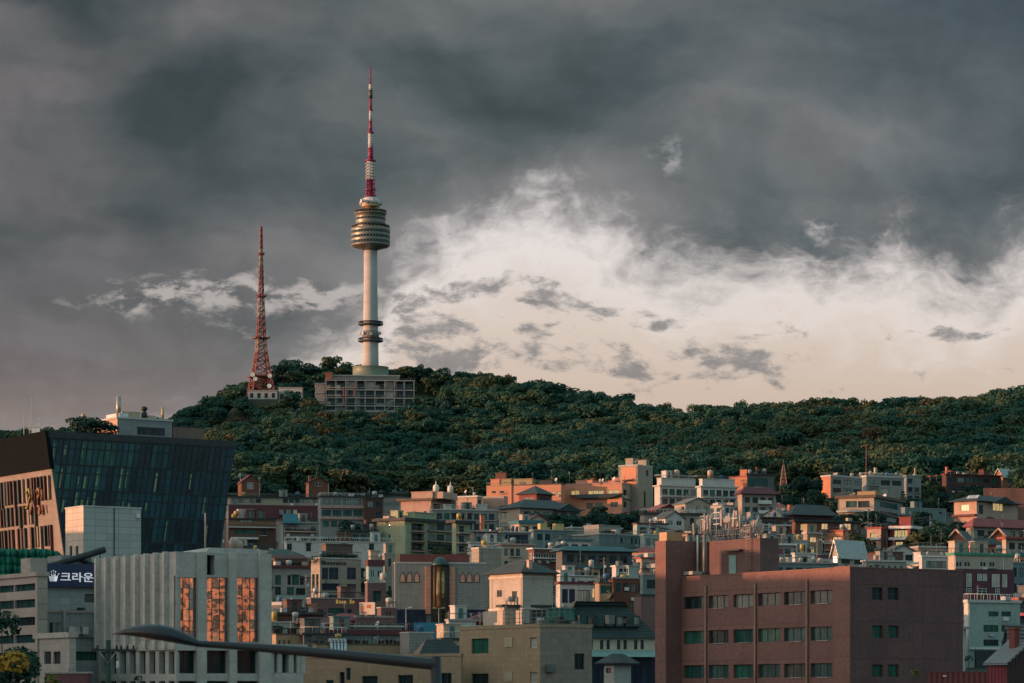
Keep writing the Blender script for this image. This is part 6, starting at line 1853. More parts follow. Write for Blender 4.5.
        def panel(ax, tilt):
            m_ = MB().box(-.10, .10, -.05, .05, 0, min(1.7, h * .62)); o = m_.build('panel', pm, r, (ax, -.16, h - min(1.7, h * .62)))
            o.rotation_euler = (tilt, tilt * 1.4, 0)
        if kind == 0: panel(0, .05)
        elif kind == 1: panel(-.3, .16); panel(.3, -.14); MB().box(-.35, .35, -.05, .05, h - .9, h - .82).build('bracket', M['galv'], r)
        elif kind == 2:
            for k in range(3): MB().box(-.55, .55, -.03, .03, h - .4 - k * .6, h - .33 - k * .6).build('cross_bar', M['galv'], r)
        elif kind == 3:
            q = MB().lathe([(.02, 0), (.22, .03), (.36, .12)], 16); o = q.build('dish', pm, r, (0, -.1, h - .3)); o.rotation_euler = (R(80), 0, 0)
        else: MB().lathe([(.13, h * .4), (.13, h * .95), (.08, h)], 12).build('canister', pm, r)
brown_office()

def louvered_office():
    wmn = wall((.55, .51, .46), 'panel', .8, 1.0, (3.0, 1.2, .02), .82)
    b = Bld('louvered_office', 'pale office block with tall vertical fins and wide mirror windows', 'building', 98.5, 176, 270, 552.5, 0, 57, Y=235.0, zbase=-.2)
    mir = glass((.44, .38, .36), .03, 1.6, .3, 'mirror_glass', .92)
    [n_ for n_ in mir.node_tree.nodes if n_.type == 'BUMP'][0].inputs['Strength'].default_value = .3
    [n_ for n_ in mir.node_tree.nodes if n_.type == 'TEX_NOISE'][-1].inputs['Scale'].default_value = .5
    GL['mir'] = mir
    edges = [98.5, 108.2, 118, 127.7, 137.5, 147.3, 157, 166.6]
    for i, e in enumerate(edges):
        b.pxhole('L', e + 7.2, 578 + .35 * (98 - e) * .1, e + 9.3, 646, g='t', nx=1, rev=.45)
        b.pxhole('L', e + 2.0, 651.5, e + 8.0, 674, g='d', nx=1, rev=.5)
        b.pxhole('L', e + 2.0, 681, e + 8.0, 700, g='d', nx=1, rev=.5)
    for x0, x1 in ((177.5, 196.6), (205.3, 228.2), (235.6, 258.4)):
        b.pxhole('R', x0, 577.5, x1, 642, g=mir if x0 > 190 else 'mir', nx=3, nz=6, rev=.22, fw=.03)
        b.pxhole('R', x0, 650.5, x1, 673.5, g='d', nx=2, rev=.6, fw=.06)
        b.pxhole('R', x0, 681, x1, 700, g='d', nx=2, rev=.6, fw=.06)
    b.pxhole('R', 206, 555, 214.5, 575, g='d', nx=1, rev=.8); b.pxhole('R', 189.5, 557, 192, 566, g='d', nx=1, rev=.8); b.pxhole('R', 237, 563, 239.5, 575, g='d', nx=1, rev=.6)
    b.walls(wmn); L, Mm, H = b.L, b.M, b.H
    for i, e in enumerate(edges):
        s = b.s('L', e + .2); MB().box(-s, -s + .34, -.42, -.003, b.zpx('L', s, 648), H + .12).build('fin', wall((.60, .55, .50), 'plain', .8, 1.2), b.root)
    for x0, x1 in ((196.4, 205.4), (228.2, 235.6), (258.2, 270)):
        MB().box(.003, .28, b.s('R', x0), b.s('R', x1), -.1, H + .10).build('pier', wmn, b.root)
    zb = b.zpx('L', 5, 650.5)
    MB().box(-L, .0, -.16, -.003, zb, zb + .6).build('spandrel_band', wmn, b.root)
    b.flat_roof(M['pale_conc'], .02, .08)
    sk = MB(); z = b.rt; yq = Mm * .3
    sk.hexa([(-L * .75, Mm * .35, z), (-.8, Mm * .35, z), (-.8, Mm * .9, z), (-L * .75, Mm * .9, z)], [(-L * .35, Mm * .4, z + .35), (-.8, Mm * .4, z + .45), (-.8, Mm * .9, z + .45), (-L * .35, Mm * .9, z + .35)])
    sk.build('roof_canopy', wall((.45, .43, .40)), b.root)
    for k in range(4):
        x, y = -1.4 - k * .9, Mm * .68 + k * .7
        q = MB().lathe([(.3, z + .4), (.3, z + 1.0), (.24, z + 1.2), (.08, z + 1.3)], 14, (x, y)); q.build('vent_cowl', plain((.42, .30, .26), .5, .3, 'cowl'), b.root)
    # low glazed extension
    zl = PZ(646, b.Y + Mm * .545) - b.z0; M2 = b.s('R', 303.5)
    MB().box(-7, 0, Mm + .003, M2, -.1, b.zpx('R', M2, 673)).build('extension_base', wmn, b.root)
    MB().box(-7, .3, Mm + .003, M2 + .2, zl - .5, zl + .15).build('extension_roof', wmn, b.root)
    MB().box(-7, -.7, Mm + .003, M2, b.zpx('R', M2, 673), zl - .52).build('extension_glazing', GL['t'], b.root)
    for x in (271.5, 279.5, 291, 299, 303):
        s = b.s('R', x); MB().box(-.65, .05, s - .22, s + .22, b.zpx('R', M2, 673), zl - .52).build('column', wmn, b.root)
    for px, py in ((205.3, 513), (227.6, 511)):
        Y = b.Y + 16; x = PX(px, Y)
        r = empty('flag_pole', (x, Y, b.z0 + b.rt)); tag(r, 'bare pinkish flag pole on the louvered office roof, %s of two' % ('western' if px < 210 else 'eastern'), 'pole')
        MB().tube((0, 0, 0), (0, 0, PZ(py, Y) - b.z0 - b.rt), .10, .06, 8).build('shaft', plain((.42, .28, .24), .5, .1, 'pole_pink'), r)
        MB().lathe([(.22, 0), (.22, .15), (.1, .2)], 10).build('base', M['galv'], r)
louvered_office()

def glass_office():
    Y, a = 330.0, R(57)
    ca, sa = math.cos(a), math.sin(a)
    C = Vector((PX(47, Y), Y)); u, v = Vector((-ca, sa)), Vector((sa, ca))
    root = empty('glass_office', (C.x, C.y, -.2), -a)
    tag(root, 'dark teal glass office block with slanted sides and a cream stone flank', 'building')
    H = PZ(432.3, Y) + .2
    def sR(px): k = (px - 512) / F; return (k * Y - C.x) / (v.x - k * v.y)
    def sL(px): k = (px - 512) / F; return (k * Y - C.x) / (u.x - k * u.y)
    Mm = sR(235.5); s1, s2 = sR(84.5) * 1.0, Mm - sR(199)
    zb = PZ(700, Y) + .2
    def off1(z): return s1 * (H - z) / (H - zb)
    def off2(z): return Mm - s2 * (H - z) / (H - zb)
    L = 24.0
    # body
    q = MB()
    z0 = 0.0
    q.hexa([(-L, off1(z0), z0), (0, off1(z0), z0), (0, off2(z0), z0), (-L, off2(z0), z0)], [(-L, 0, H - .2), (0, 0, H - .2), (0, Mm, H - .2), (-L, Mm, H - .2)])
    q.build('body', wall((.08, .09, .09)), root)
    # glass face, vertical, in storeys; slanted mullions follow the eastern edge
    gm = [glass((.0015, .023, .037), .06, 1.45, .4, 'facade_glass', .06), glass((.003, .046, .060), .06, 1.45, .4, 'facade_glass', .06), glass((.0006, .009, .016), .06, 1.45, .4, 'facade_glass', .06), glass((.010, .070, .058), .08, 1.45, .5, 'facade_glass', .06)]
    fl = 2.85; n = 30
    g = random.Random(3)
    panes, frs, bl = MB(), MB(), MB()
    slope = s2 / (H - zb)
    zr = [H - .6 - k * fl for k in range(12)]
    for k in range(11):
        za, zc = zr[k + 1], zr[k]
        lo, hi = [], []
        m0 = -10
        xs = [i * .74 for i in range(-14, 46)]
        for x in xs:
            A = (x - slope * (H - za)), (x + .74 - slope * (H - za)); Bq = (x - slope * (H - zc)), (x + .74 - slope * (H - zc))
            c = lambda t, z: min(max(t, off1(z)), off2(z))
            p = [(.06, c(A[0], za), za), (.06, c(A[1], za), za), (.06, c(Bq[1], zc), zc), (.06, c(Bq[0], zc), zc)]
            if p[1][1] - p[0][1] < .05 and p[2][1] - p[3][1] < .05: continue
            ucoord = x / Mm
            w = [.5, .1, .4, .0] if k < 2 and ucoord > .45 else [.35, .6, .05, .0] if k % 3 == 2 else [.5, .25, .25, .0] if ucoord > .5 else [.3, .3, .1, .3]
            panes.face(p, g.choices(range(4), w)[0])
            if p[2][1] - p[3][1] > .4 and p[1][1] - p[0][1] > .4:
                frs.hexa([(.065, p[0][1] - .04, za), (.13, p[0][1] - .04, za), (.13, p[0][1] + .04, za), (.065, p[0][1] + .04, za)], [(.065, p[3][1] - .04, zc), (.13, p[3][1] - .04, zc), (.13, p[3][1] + .04, zc), (.065, p[3][1] + .04, zc)])
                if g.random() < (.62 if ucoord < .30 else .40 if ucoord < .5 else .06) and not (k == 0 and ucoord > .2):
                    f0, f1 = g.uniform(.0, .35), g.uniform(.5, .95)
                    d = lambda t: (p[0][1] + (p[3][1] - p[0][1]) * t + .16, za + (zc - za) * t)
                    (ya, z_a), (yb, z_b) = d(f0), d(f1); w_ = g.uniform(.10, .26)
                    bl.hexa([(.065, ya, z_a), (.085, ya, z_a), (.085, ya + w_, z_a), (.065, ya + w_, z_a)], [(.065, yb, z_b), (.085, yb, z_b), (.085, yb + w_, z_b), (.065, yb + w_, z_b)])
        frs.box(.062, .15, off1(za) + .05, off2(zc) - .05, zc - .16, zc); frs.box(.064, .12, off1(za) + .05, off2(zc) - .05, zc - 1.12, zc - 1.0)
    panes.build('glass_facade', gm, root)
    frs.build('facade_frame', plain((.012, .022, .026), .4, .3, 'facade_frame'), root)
    bl.build('glass_streaks', plain((.26, .33, .17), .6, 0, 'streak_green'), root)  # bright streaks reflected in the facade, added as pale green strips
    MB().hexa([(.0, off1(H - .6), H - .6), (.22, off1(H - .6), H - .6), (.22, off2(H - .6), H - .6), (0, off2(H - .6), H - .6)], [(0, -.1, H + .15), (.22, -.1, H + .15), (.22, Mm + .1, H + .15), (0, Mm + .1, H + .15)]).build('coping', M['dark_steel'], root)
    MB().box(-L, -.003, .2, Mm - .2, H - .19, H - .05).build('roof', M['conc'], root)
    # western flank: charcoal cap over cream stone with slatted windows; the flank leans
    def P(s, d, z): return (-s, off1(z) - d, z)
    zcap = H - (PZ(432.3, Y) - PZ(468.5, Y))
    q = MB(); q.hexa([P(L, .32, zcap), P(-.22, .32, zcap), P(-.22, -.2, zcap), P(L, -.2, zcap)], [P(L, .32, H + .15), P(-.22, .32, H + .15), P(-.22, -.2, H + .15), P(L, -.2, H + .15)])
    cm = wall((.009, .012, .0125), 'panel', .95, .6, (2.4, 1.2, .02), .7); cm.node_tree.nodes['Principled BSDF'].inputs['Specular IOR Level'].default_value = .06
    q.build('charcoal_cap', cm, root)
    st = wall((.29, .235, .20), 'panel', .8, .9, (1.4, .7, .02), .8)
    q = MB(); q.hexa([P(L, .1, 0), P(-.05, .1, 0), P(-.05, -.2, 0), P(L, -.2, 0)], [P(L, .1, zcap - .01), P(-.05, .1, zcap - .01), P(-.05, -.2, zcap - .01), P(L, -.2, zcap - .01)])
    q.build('stone_flank', st, root)
    slat = [plain((.10, .045, .04), .6, 0, 'slat_brown'), plain((.30, .24, .19), .6, 0, 'slat_tan'), plain((.05, .06, .06), .6, 0, 'slat_dark')]
    rows = [(477.5, 500.5), (504, 522.5), (526.5, 546.0), (550.5, 572)]
    def P2(s, d, z): return P(s + 1.54 * off1(z), d, z)     # bays stand upright though the flank leans
    for r, (ya, yb) in enumerate(rows):
        # bays as dark glass set proud by its frame of slats
        zt, z_b = H - (PZ(432.3, Y) - PZ(ya - 2, Y)), H - (PZ(432.3, Y) - PZ(yb - 2, Y))
        for (b0, b1) in ((-.6, 5.6), (6.6, 9.4), (10.2, 19.0)):
            if r == 1 and b0 < 2: b0 = 3.4
            w = MB(); w.hexa([P2(b1, .16, z_b), P2(b0, .16, z_b), P2(b0, .09, z_b), P2(b1, .09, z_b)], [P2(b1, .16, zt), P2(b0, .16, zt), P2(b0, .09, zt), P2(b1, .09, zt)])
            wo = w.build('window', GL['m' if r % 2 else 'd'], root)
            k = b0
            while k < b1 - .2:
                wd = g.choice((.18, .3, .45)); e = g.choice((0, 0, .5, -.3))
                m_ = MB(); m_.hexa([P2(k + wd, .42, z_b - max(0, e)), P2(k, .42, z_b - max(0, e)), P2(k, .165, z_b - max(0, e)), P2(k + wd, .165, z_b - max(0, e))], [P2(k + wd, .42, zt + .1), P2(k, .42, zt + .1), P2(k, .165, zt + .1), P2(k + wd, .165, zt + .1)])
                m_.build('slat', g.choice((slat[0], slat[0], slat[2], slat[2], slat[1])), wo)
                k += wd + g.uniform(.35, .95)
    # coloured relief sign on the flank
    def stroke(pts, col, r=.16):
        q = MB()
        for p0, p1 in zip(pts[:-1], pts[1:]): q.tube(P2(p0[0], .5, p0[1]), P2(p1[0], .5, p1[1]), r, None, 8)
        q.build('sign_figure', plain(col, .5, 0, 'sign_paint'), root)
    zz = H - (PZ(432.3, Y) - PZ(503, Y))
    stroke([(5.4, zz + 1.6), (4.6, zz + 2.0), (4.2, zz + 1.2), (4.7, zz + .5), (5.3, zz - .2), (5.6, zz - .1)], (.26, .25, .07))
    stroke([(3.7, zz + 1.9), (3.6, zz + .6), (4.3, zz - .9)], (.16, .07, .07)); stroke([(3.6, zz + .6), (2.9, zz - .8)], (.16, .07, .07))
    stroke([(2.4, zz + 1.6), (1.8, zz + 1.9), (1.6, zz + 1.2), (2.2, zz + .8)], (.30, .14, .06)); stroke([(2.3, zz - .1), (1.7, zz - .2), (1.6, zz - .9), (2.1, zz - 1.0)], (.30, .11, .06)); stroke([(1.0, zz + 1.7), (.9, zz + .6)], (.28, .15, .07)); stroke([(1.0, zz), (.8, zz - .9)], (.22, .08, .05))
    # aerials on the flank roof
    Yr = Y + 16
    r = empty('roof_aerial_array', (PX(31, Yr), Yr, H - .25)); tag(r, 'spindly roof aerials with two small white cabinets above the cream stone flank', 'antenna')
    zt = lambda py: PZ(py, Yr) - H + .25
    for px, t_ in ((24, 411), (31.5, 398), (39.5, 414), (29.5, 408)): MB().tube(((px - 31) * Yr / F, 0, .0), ((px - 31) * Yr / F, 0, zt(t_)), .06, .03, 5).build('whip', M['galv'], r)
    MB().box(-1.0, 1.1, -.05, .05, zt(428), zt(427)).build('cross_bar', M['galv'], r)
    for px in (34.5, 38): MB().box((px - 31) * Yr / F - .22, (px - 31) * Yr / F + .22, -.3, .1, zt(434), zt(428.8)).build('cabinet', M['white_paint'], r)
glass_office()

def back_tower_block():
    b = Bld('rooftop_block', 'gray office top with an orange sunlit end rising behind the glass office', 'building', 93, 117.3, 172, 418.5, 0, 57, Y=430.0, zbase=0)
    b.pxhole('R', 137, 427.5, 165, 435.5, g='d', nx=6)
    b.walls(wall((.52, .33, .22)), wall((.27, .28, .28), 'panel', .8, .6, (2.4, .6, .03), .75)); b.flat_roof(M['pale_conc'], .15, .3)  # orange sunlight on the end wall is put into its colour
    L, Mm = b.L, b.M
    for k, (fx, fy, h, r_) in enumerate(((.9, .06, 3.0, .28), (.85, .1, 3.2, .3))):
        x, y = -L + fx * L, fy * Mm
        MB().tube((x, y, b.rt), (x, y, b.rt + h), r_, None, 12).build('flue', plain((.50, .42, .36), .4, .5, 'flue_metal'), b.root)
    x, y = -L * .1, b.s('R', 146)
    MB().lathe([(.45, b.rt), (.45, b.rt + .8), (.3, b.rt + .9), (.3, b.rt + 1.2), (.5, b.rt + 1.25), (.5, b.rt + 1.6), (.15, b.rt + 1.8)], 14, (-.6, y)).build('vent_stack', M['dark_steel'], b.root)
    MB().tube((-.8, b.s('R', 165), b.rt), (-.8, b.s('R', 165), b.rt + 1.9), .2, None, 10).build('flue', plain((.50, .36, .2), .4, .3, 'flue_gold'), b.root)
    for k, (p0, p1, h) in enumerate(((103, 116, .6), (126, 142, .9), (150, 158, .5))):
        if k == 0: MB().box(-b.s('L', p0), -b.s('L', p1), .5, 2, b.rt + .003, b.rt + h).build('rooftop_unit', M['white'], b.root)
        else: MB().box(-2.4, -.6, b.s('R', p0), b.s('R', p1), b.rt + .003, b.rt + h).build('rooftop_unit', wall((.55, .42, .28)), b.root)
    b = Bld('ribbed_screen', 'brown ribbed plant screen beside the gray office top', 'building', 166, 172.5, 203, 426.5, 0, 57, Y=436.0, zbase=0)
    b.walls(wall((.20, .13, .11), 'ribbed', .7, .6, (.85,))); b.flat_roof(M['dark_steel'], .05, .15)
    Yt = 372.0
    for px, s, lab in ((84, .36, 'spreading roof garden tree on the glass office roof'), (103, .30, 'small roof garden tree close to the orange office end')):
        t = tree(lab, PX(px, Yt), Yt, s, 2, GREEN, 'roof garden trees above the glass office', dz=0, wide=1.35)
        t.location.z = PZ(441.5, Yt)
    b = Bld('roof_hut', 'low orange wall hut on the roof garden', 'shed', 99, 115, 117, 432, 0, 57, Y=385.0, zbase=PZ(446, 385), depth=3)
    b.walls(wall((.52, .22, .12))); b.flat_roof(wall((.45, .16, .10)), .2, .15)
    r = empty('chimney_pipe', (PX(83.3, 385), 385, PZ(440, 385))); tag(r, 'short tan chimney pipe among the roof garden trees', 'chimney')
    MB().lathe([(.22, 0), (.22, 3.0), (.28, 3.05), (.28, 3.4), (.1, 3.5)], 12).build('flue', plain((.46, .36, .25), .5, .1, 'flue_tan'), r)
back_tower_block()

def tiled_box():
    b = Bld('tiled_block', 'windowless pale tiled block with a sunlit end before the glass office', 'building', 65.5, 83.5, 141, 506.8, 0, 57, Y=285.0, zbase=-.2)
    for x in (69.5, 75.6): b.pxhole('L', x, 546, x + 2.6, 556, g='d', nx=1)
    b.walls(wall((.60, .50, .42), 'tile', .7, .5, (1.25, .68, .035), .6), wall((.46, .47, .45), 'tile', .7, .5, (1.25, .68, .035), .6)); b.flat_roof(M['pale_conc'], .06, .15)  # sunlit end and shaded face are put into the two tile colours
    MB().box(.003, .25, b.M - .5, b.M - .2, b.H - .9, b.H - .5).build('floodlight', M['white_paint'], b.root)
    MB().tube((.05, b.s('R', 114), .0), (.05, b.s('R', 114), b.H), .05, None, 6).build('expansion_joint', M['dark_steel'], b.root)
tiled_box()

def striped_office():
    b = Bld('striped_office', 'pinkish office block with dark ribbon windows at the picture edge', 'building', -60, 37.5, None, 576, 0, 57, Y=243.0, zbase=-.2, depth=.9)
    zz = [(583.5, 590.5), (599, 607.5), (616.8, 625.3), (634.5, 642.8), (652, 660.3), (669.8, 678)]
    lim = b.L
    for y0, y1 in zz:
        z1, z0 = b.zpx('L', 1.0, y0), b.zpx('L', 1.0, y1)
        for k in range(6):
            b.hole('L', .5 + k * 4.4, .5 + k * 4.4 + 4.25, z0, z1, g=random.choice('ttd'), nx=4, rev=.3, fw=.06)
    b.walls(wall((.50, .40, .35), 'panel', .8, .7, (2.2, 1.7, .02), .85), wall((.45, .38, .32), 'panel', .8, .7)); b.flat_roof(wall((.48, .38, .33)), .15, .35)
    MB().box(-3.2, -1.2, -.1, 1.4, b.rt + .003, b.rt + 1.2).build('stair_head', wall((.46, .38, .33)), b.root)
    # scaffold net
    Y = 262.0; x0, x1 = PX(-30, Y), PX(66, Y)
    r = empty('scaffold_net', (x0, Y, PZ(590, Y))); tag(r, 'bright green scaffold netting behind the ribbon window office', 'netting')
    zb = PZ(590, Y); g = random.Random(4)
    xs = np.linspace(x0, x1, 60)
    q = MB()
    def top(px): return float(np.interp(px, [-30, 0, 20, 40, 56, 66], [545, 548.5, 549, 548.5, 551, 557])) 
    for i in range(59):
        def pt(j, zf):
            px = 512 + F * xs[j] / Y
            t = PZ(top(px), Y) - zb
            sag = -.25 * math.sin(j * .9) * .5
            return (xs[j] - x0, .18 * math.sin(j * 1.7 + zf * 3) + .12 * math.sin(j * .6 - zf * 5), t * zf + (sag * zf * .5))
        for k in range(5): q.face([pt(i, k / 5), pt(i + 1, k / 5), pt(i + 1, (k + 1) / 5), pt(i, (k + 1) / 5)], 0, True)
    nm, t, bs = newmat('net'); tc = t.n.new('ShaderNodeTexCoord'); n1 = t.noise(tc.outputs['Object'], .9, 5, .65)
    t.put(bs.inputs['Base Color'], t.mix(t.sstep(n1, .38, .66), (.006, .21, .135), (.003, .10, .075))); bs.inputs['Roughness'].default_value = .7; bs.inputs['Transmission Weight'].default_value = 0
    o = q.build('net', nm, r); sm = o.modifiers.new('thick', 'SOLIDIFY'); sm.thickness = .03
    for i in range(0, 9):
        x = (x1 - x0) * i / 8; MB().tube((x, .35, -4), (x, .35, PZ(552, Y) - zb), .05, None, 6).build('scaffold_pole', M['galv'], r)
striped_office()

def sign_office():
    b = Bld('signboard_office', 'gray tiled office carrying a navy lettered signboard', 'building', 33, 37.6, 116, 566.5, 0, 57, Y=256.0, zbase=-.2)
    b.pxhole('R', 84.5, 594, 96, 602.5, g='t', nx=1); 
    tl = wall((.35, .37, .37), 'tile', .7, .7, (1.05, .62, .03), .7)
    b.walls(tl); b.flat_roof(M['conc'], .05, .2)
    Mm, L = b.M, b.L
    zt, zb = b.zpx('R', 3, 564.0), b.zpx('R', 3, 587.0)
    MB().box(.02, .55, .05, b.s('R', 112), zb, zt).build('signboard', plain((.010, .026, .085), .45, 0, 'navy_board', .12), b.root)
    # the lettering on the board
    cu = bpy.data.curves.new('lettering', 'FONT'); cu.body = '\ud06c\ub77c\uc6b4 \ud30c'; cu.size = 1.0; cu.extrude = .02; cu.offset = .012
    tmp = bpy.data.objects.new('tmp', cu); COL.objects.link(tmp)
    bpy.context.view_layer.update()
    me = bpy.data.meshes.new_from_object(tmp.evaluated_get(bpy.context.evaluated_depsgraph_get()))
    bpy.data.objects.remove(tmp); bpy.data.curves.remove(cu)
    me.materials.clear(); me.materials.append(lit((.78, .86, .95), .75, 'letter_glow'))
    co = np.empty(len(me.vertices) * 3); me.vertices.foreach_get('co', co); co = co.reshape(-1, 3)
    print('lettering', len(me.vertices), co.min(0), co.max(0))
    s0, s1 = b.s('R', 57.8), b.s('R', 105.5); zc0, zc1 = b.zpx('R', 3, 582), b.zpx('R', 3, 572.5)
    w, h = co[:, 0].max() - co[:, 0].min(), co[:, 1].max() - co[:, 1].min()
    co[:, 0] = (co[:, 0] - co[:, 0].min()) * (s1 - s0) / w; co[:, 1] = (co[:, 1] - co[:, 1].min()) * (zc1 - zc0) / h
    me.vertices.foreach_set('co', co.ravel()); me.update()
    o = place('lettering', me, b.root, (.575, s0, zc0)); o.rotation_euler = (R(90), 0, R(90))
    # crown emblem
    q = MB(); s0, s1 = b.s('R', 44.5), b.s('R', 56.5); z0 = b.zpx('R', 3, 582); sc = s1 - s0
    out = [(.22, 0), (.78, 0), (.90, .52), (.70, .34), (.66, .66), (.55, .38), (.50, .74), (.45, .38), (.34, .66), (.30, .34), (.10, .52)]
    q.face([(.60, s0 + x * sc, z0 + y * sc) for x, y in out])
    for x, y in ((.06, .58), (.33, .74), (.50, .82), (.67, .74), (.94, .58)):
        q.face([(.61, s0 + (x + .055 * math.cos(t)) * sc, z0 + (y + .055 * math.sin(t)) * sc) for t in [i * math.pi / 5 for i in range(10)]])
    q.build('crown_emblem', lit((.78, .86, .95), .75, 'letter_glow'), b.root)
    # beams over the roof
    def pt(px, py, d): s = b.s('R', px); return (d, s, b.zpx('R', s, py))
    dk = plain((.03, .035, .038), .5, .3, 'beam_steel')
    MB().tube(pt(46, 568, -.2), pt(105.5, 549.5, -.2), .30, None, 8).build('roof_beam', dk, b.root)
    MB().tube(pt(78, 557, -.6), pt(100, 566.5, -.6), .22, None, 8).build('roof_beam', dk, b.root)
    MB().tube(pt(101.5, 552, -.3), pt(101.5, 562, -.3), .05, None, 6).build('beam_hanger', dk, b.root)
    MB().box(-4, -1.0, b.s('R', 66), b.s('R', 96), b.rt + .003, b.rt + .9).build('plant_house', wall((.30, .32, .32), 'tile'), b.root)
    MB().box(.003, .5, b.s('R', 77), b.s('R', 83), b.zpx('R', 8, 610.5), b.zpx('R', 8, 608.5)).build('floodlight', M['dark_steel'], b.root)
    # stepped annexes at its foot
    cw = wall((.52, .45, .40), 'tile', .75, .7, (.9, .55, .03), .75)
    c = Bld('stepped_annex', 'gray stepped annex with a strip of green glazing below the signboard', 'building', 35.5, 46.5, 112, 612.5, 0, 57, Y=247.0, zbase=-.2)
    c.pxhole('R', 74, 651.5, 97, 660.5, g='g', nx=5); c.pxhole('R', 54.5, 622.5, 60.5, 634, g='p', nx=1, frame='white_frame'); c.pxhole('R', 49.5, 622.5, 53, 634, g='t', nx=1)
    c.walls(cw, tl); c.flat_roof(wall((.40, .34, .31)), .12, .2)
    MB().box(.003, .3, .1, c.M, c.zpx('R', 6, 637.5), c.zpx('R', 6, 636.5)).build('ledge', M['conc'], c.root)
    MB().box(.003, .35, c.s('R', 62), c.s('R', 64), c.zpx('R', 3, 634), c.zpx('R', 3, 610)).build('flue', wall((.5, .42, .38)), c.root)
    for x in (72, 76.5, 82): c.ac('R', c.s('R', x), c.zpx('R', 6, 635))
    d = Bld('porch_annex', 'low cream porch block with a barred window at the foot of the stepped annex', 'building', 35, 69.5, 76, 637.5, 0, 57, Y=238.0, zbase=-.2)
    for x in (44, 53.2): d.pxhole('L', x, 651.5, x + 7.2, 664, g='m', nx=4)
    d.walls(cw); d.flat_roof(wall((.52, .46, .41)), .15, .45); d.dish(.98, .6, .5, -2.6, zbase=d.H)
    e = Bld('boundary_wall', 'low maroon boundary wall in front of the cream porch block', 'wall', 45, 88, 92, 673.5, 0, 34, Y=196.0, zbase=-.2, depth=.4)
    e.walls(wall((.14, .055, .06), 'panel', .8, .7, (1.6, 3.0, .04), .7)); e.flat_roof(M['conc'], .06, .12)
sign_office()

def barn():
    b = Bld('red_barn', 'red corrugated barn with a gray roof and a brick chimney', 'shed', 987.5, 1007, 1045, 665, 0, 50, Y=200.0, zbase=-.2)
    b.walls(wall((.23, .025, .04), 'ribbed', .6, .8, (.3,)), wall((.05, .018, .022), 'ribbed', .6, .6, (.3,)))  # right face and gable take the red sheet darkened for shade
    L, Mm, H = b.L, b.M, b.H
    MB().hexa([(-L - .2, -.25, H), (.2, -.25, H), (.2, Mm * .6, H + 1.6), (-L - .2, Mm * .6, H + 1.6)], [(-L - .2, -.25, H + .14), (.2, -.25, H + .14), (.2, Mm * .6, H + 1.74), (-L - .2, Mm * .6, H + 1.74)]).build('roof', roofing((.16, .165, .17), .25), b.root)
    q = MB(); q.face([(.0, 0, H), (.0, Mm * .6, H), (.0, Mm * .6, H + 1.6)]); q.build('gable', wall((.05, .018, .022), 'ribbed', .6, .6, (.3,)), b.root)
    b.rt = H; b.chimney(.55, .42, .5, 1.5, wall((.26, .07, .055), 'brick', .85, 1, (.22, .07, .012)), z=H - .2)
    f = Bld('board_fence', 'dull red board fence running to the red barn', 'fence', 927, 988, 990, 672.5, 0, 22, Y=214.0, zbase=-.2, depth=.25)
    f.walls(wall((.15, .04, .04), 'ribbed', .7, 1.0, (.4,))); f.flat_roof(wall((.15, .05, .045)), .02, .06)
    r = empty('shop_sign_lamp', (PX(943, 213), 213.0, PZ(676, 213))); tag(r, 'small pale lamp on the dull red board fence', 'lamp')
    MB().tube((0, -.9, 0), (0, .0, .0), .03, None, 6).build('arm', M['steel'], r); MB().box(-.12, .12, -1.0, -.8, -.05, .05).build('lamp_head', M['white_paint'], r)
    c = Bld('gabled_cottage', 'gray cottage with a pink gable edge just above the red barn', 'house', 1006, 1013, 1045, 650, 0, 50, Y=250.0, zbase=-.2)
    c.pxhole('R', 1014, 653, 1020, 660, g='t', nx=2, frame='white_frame')
    c.walls(wall((.30, .27, .25))); c.gable_roof(R_['grey'], 2.0, 'y', .4)
barn()

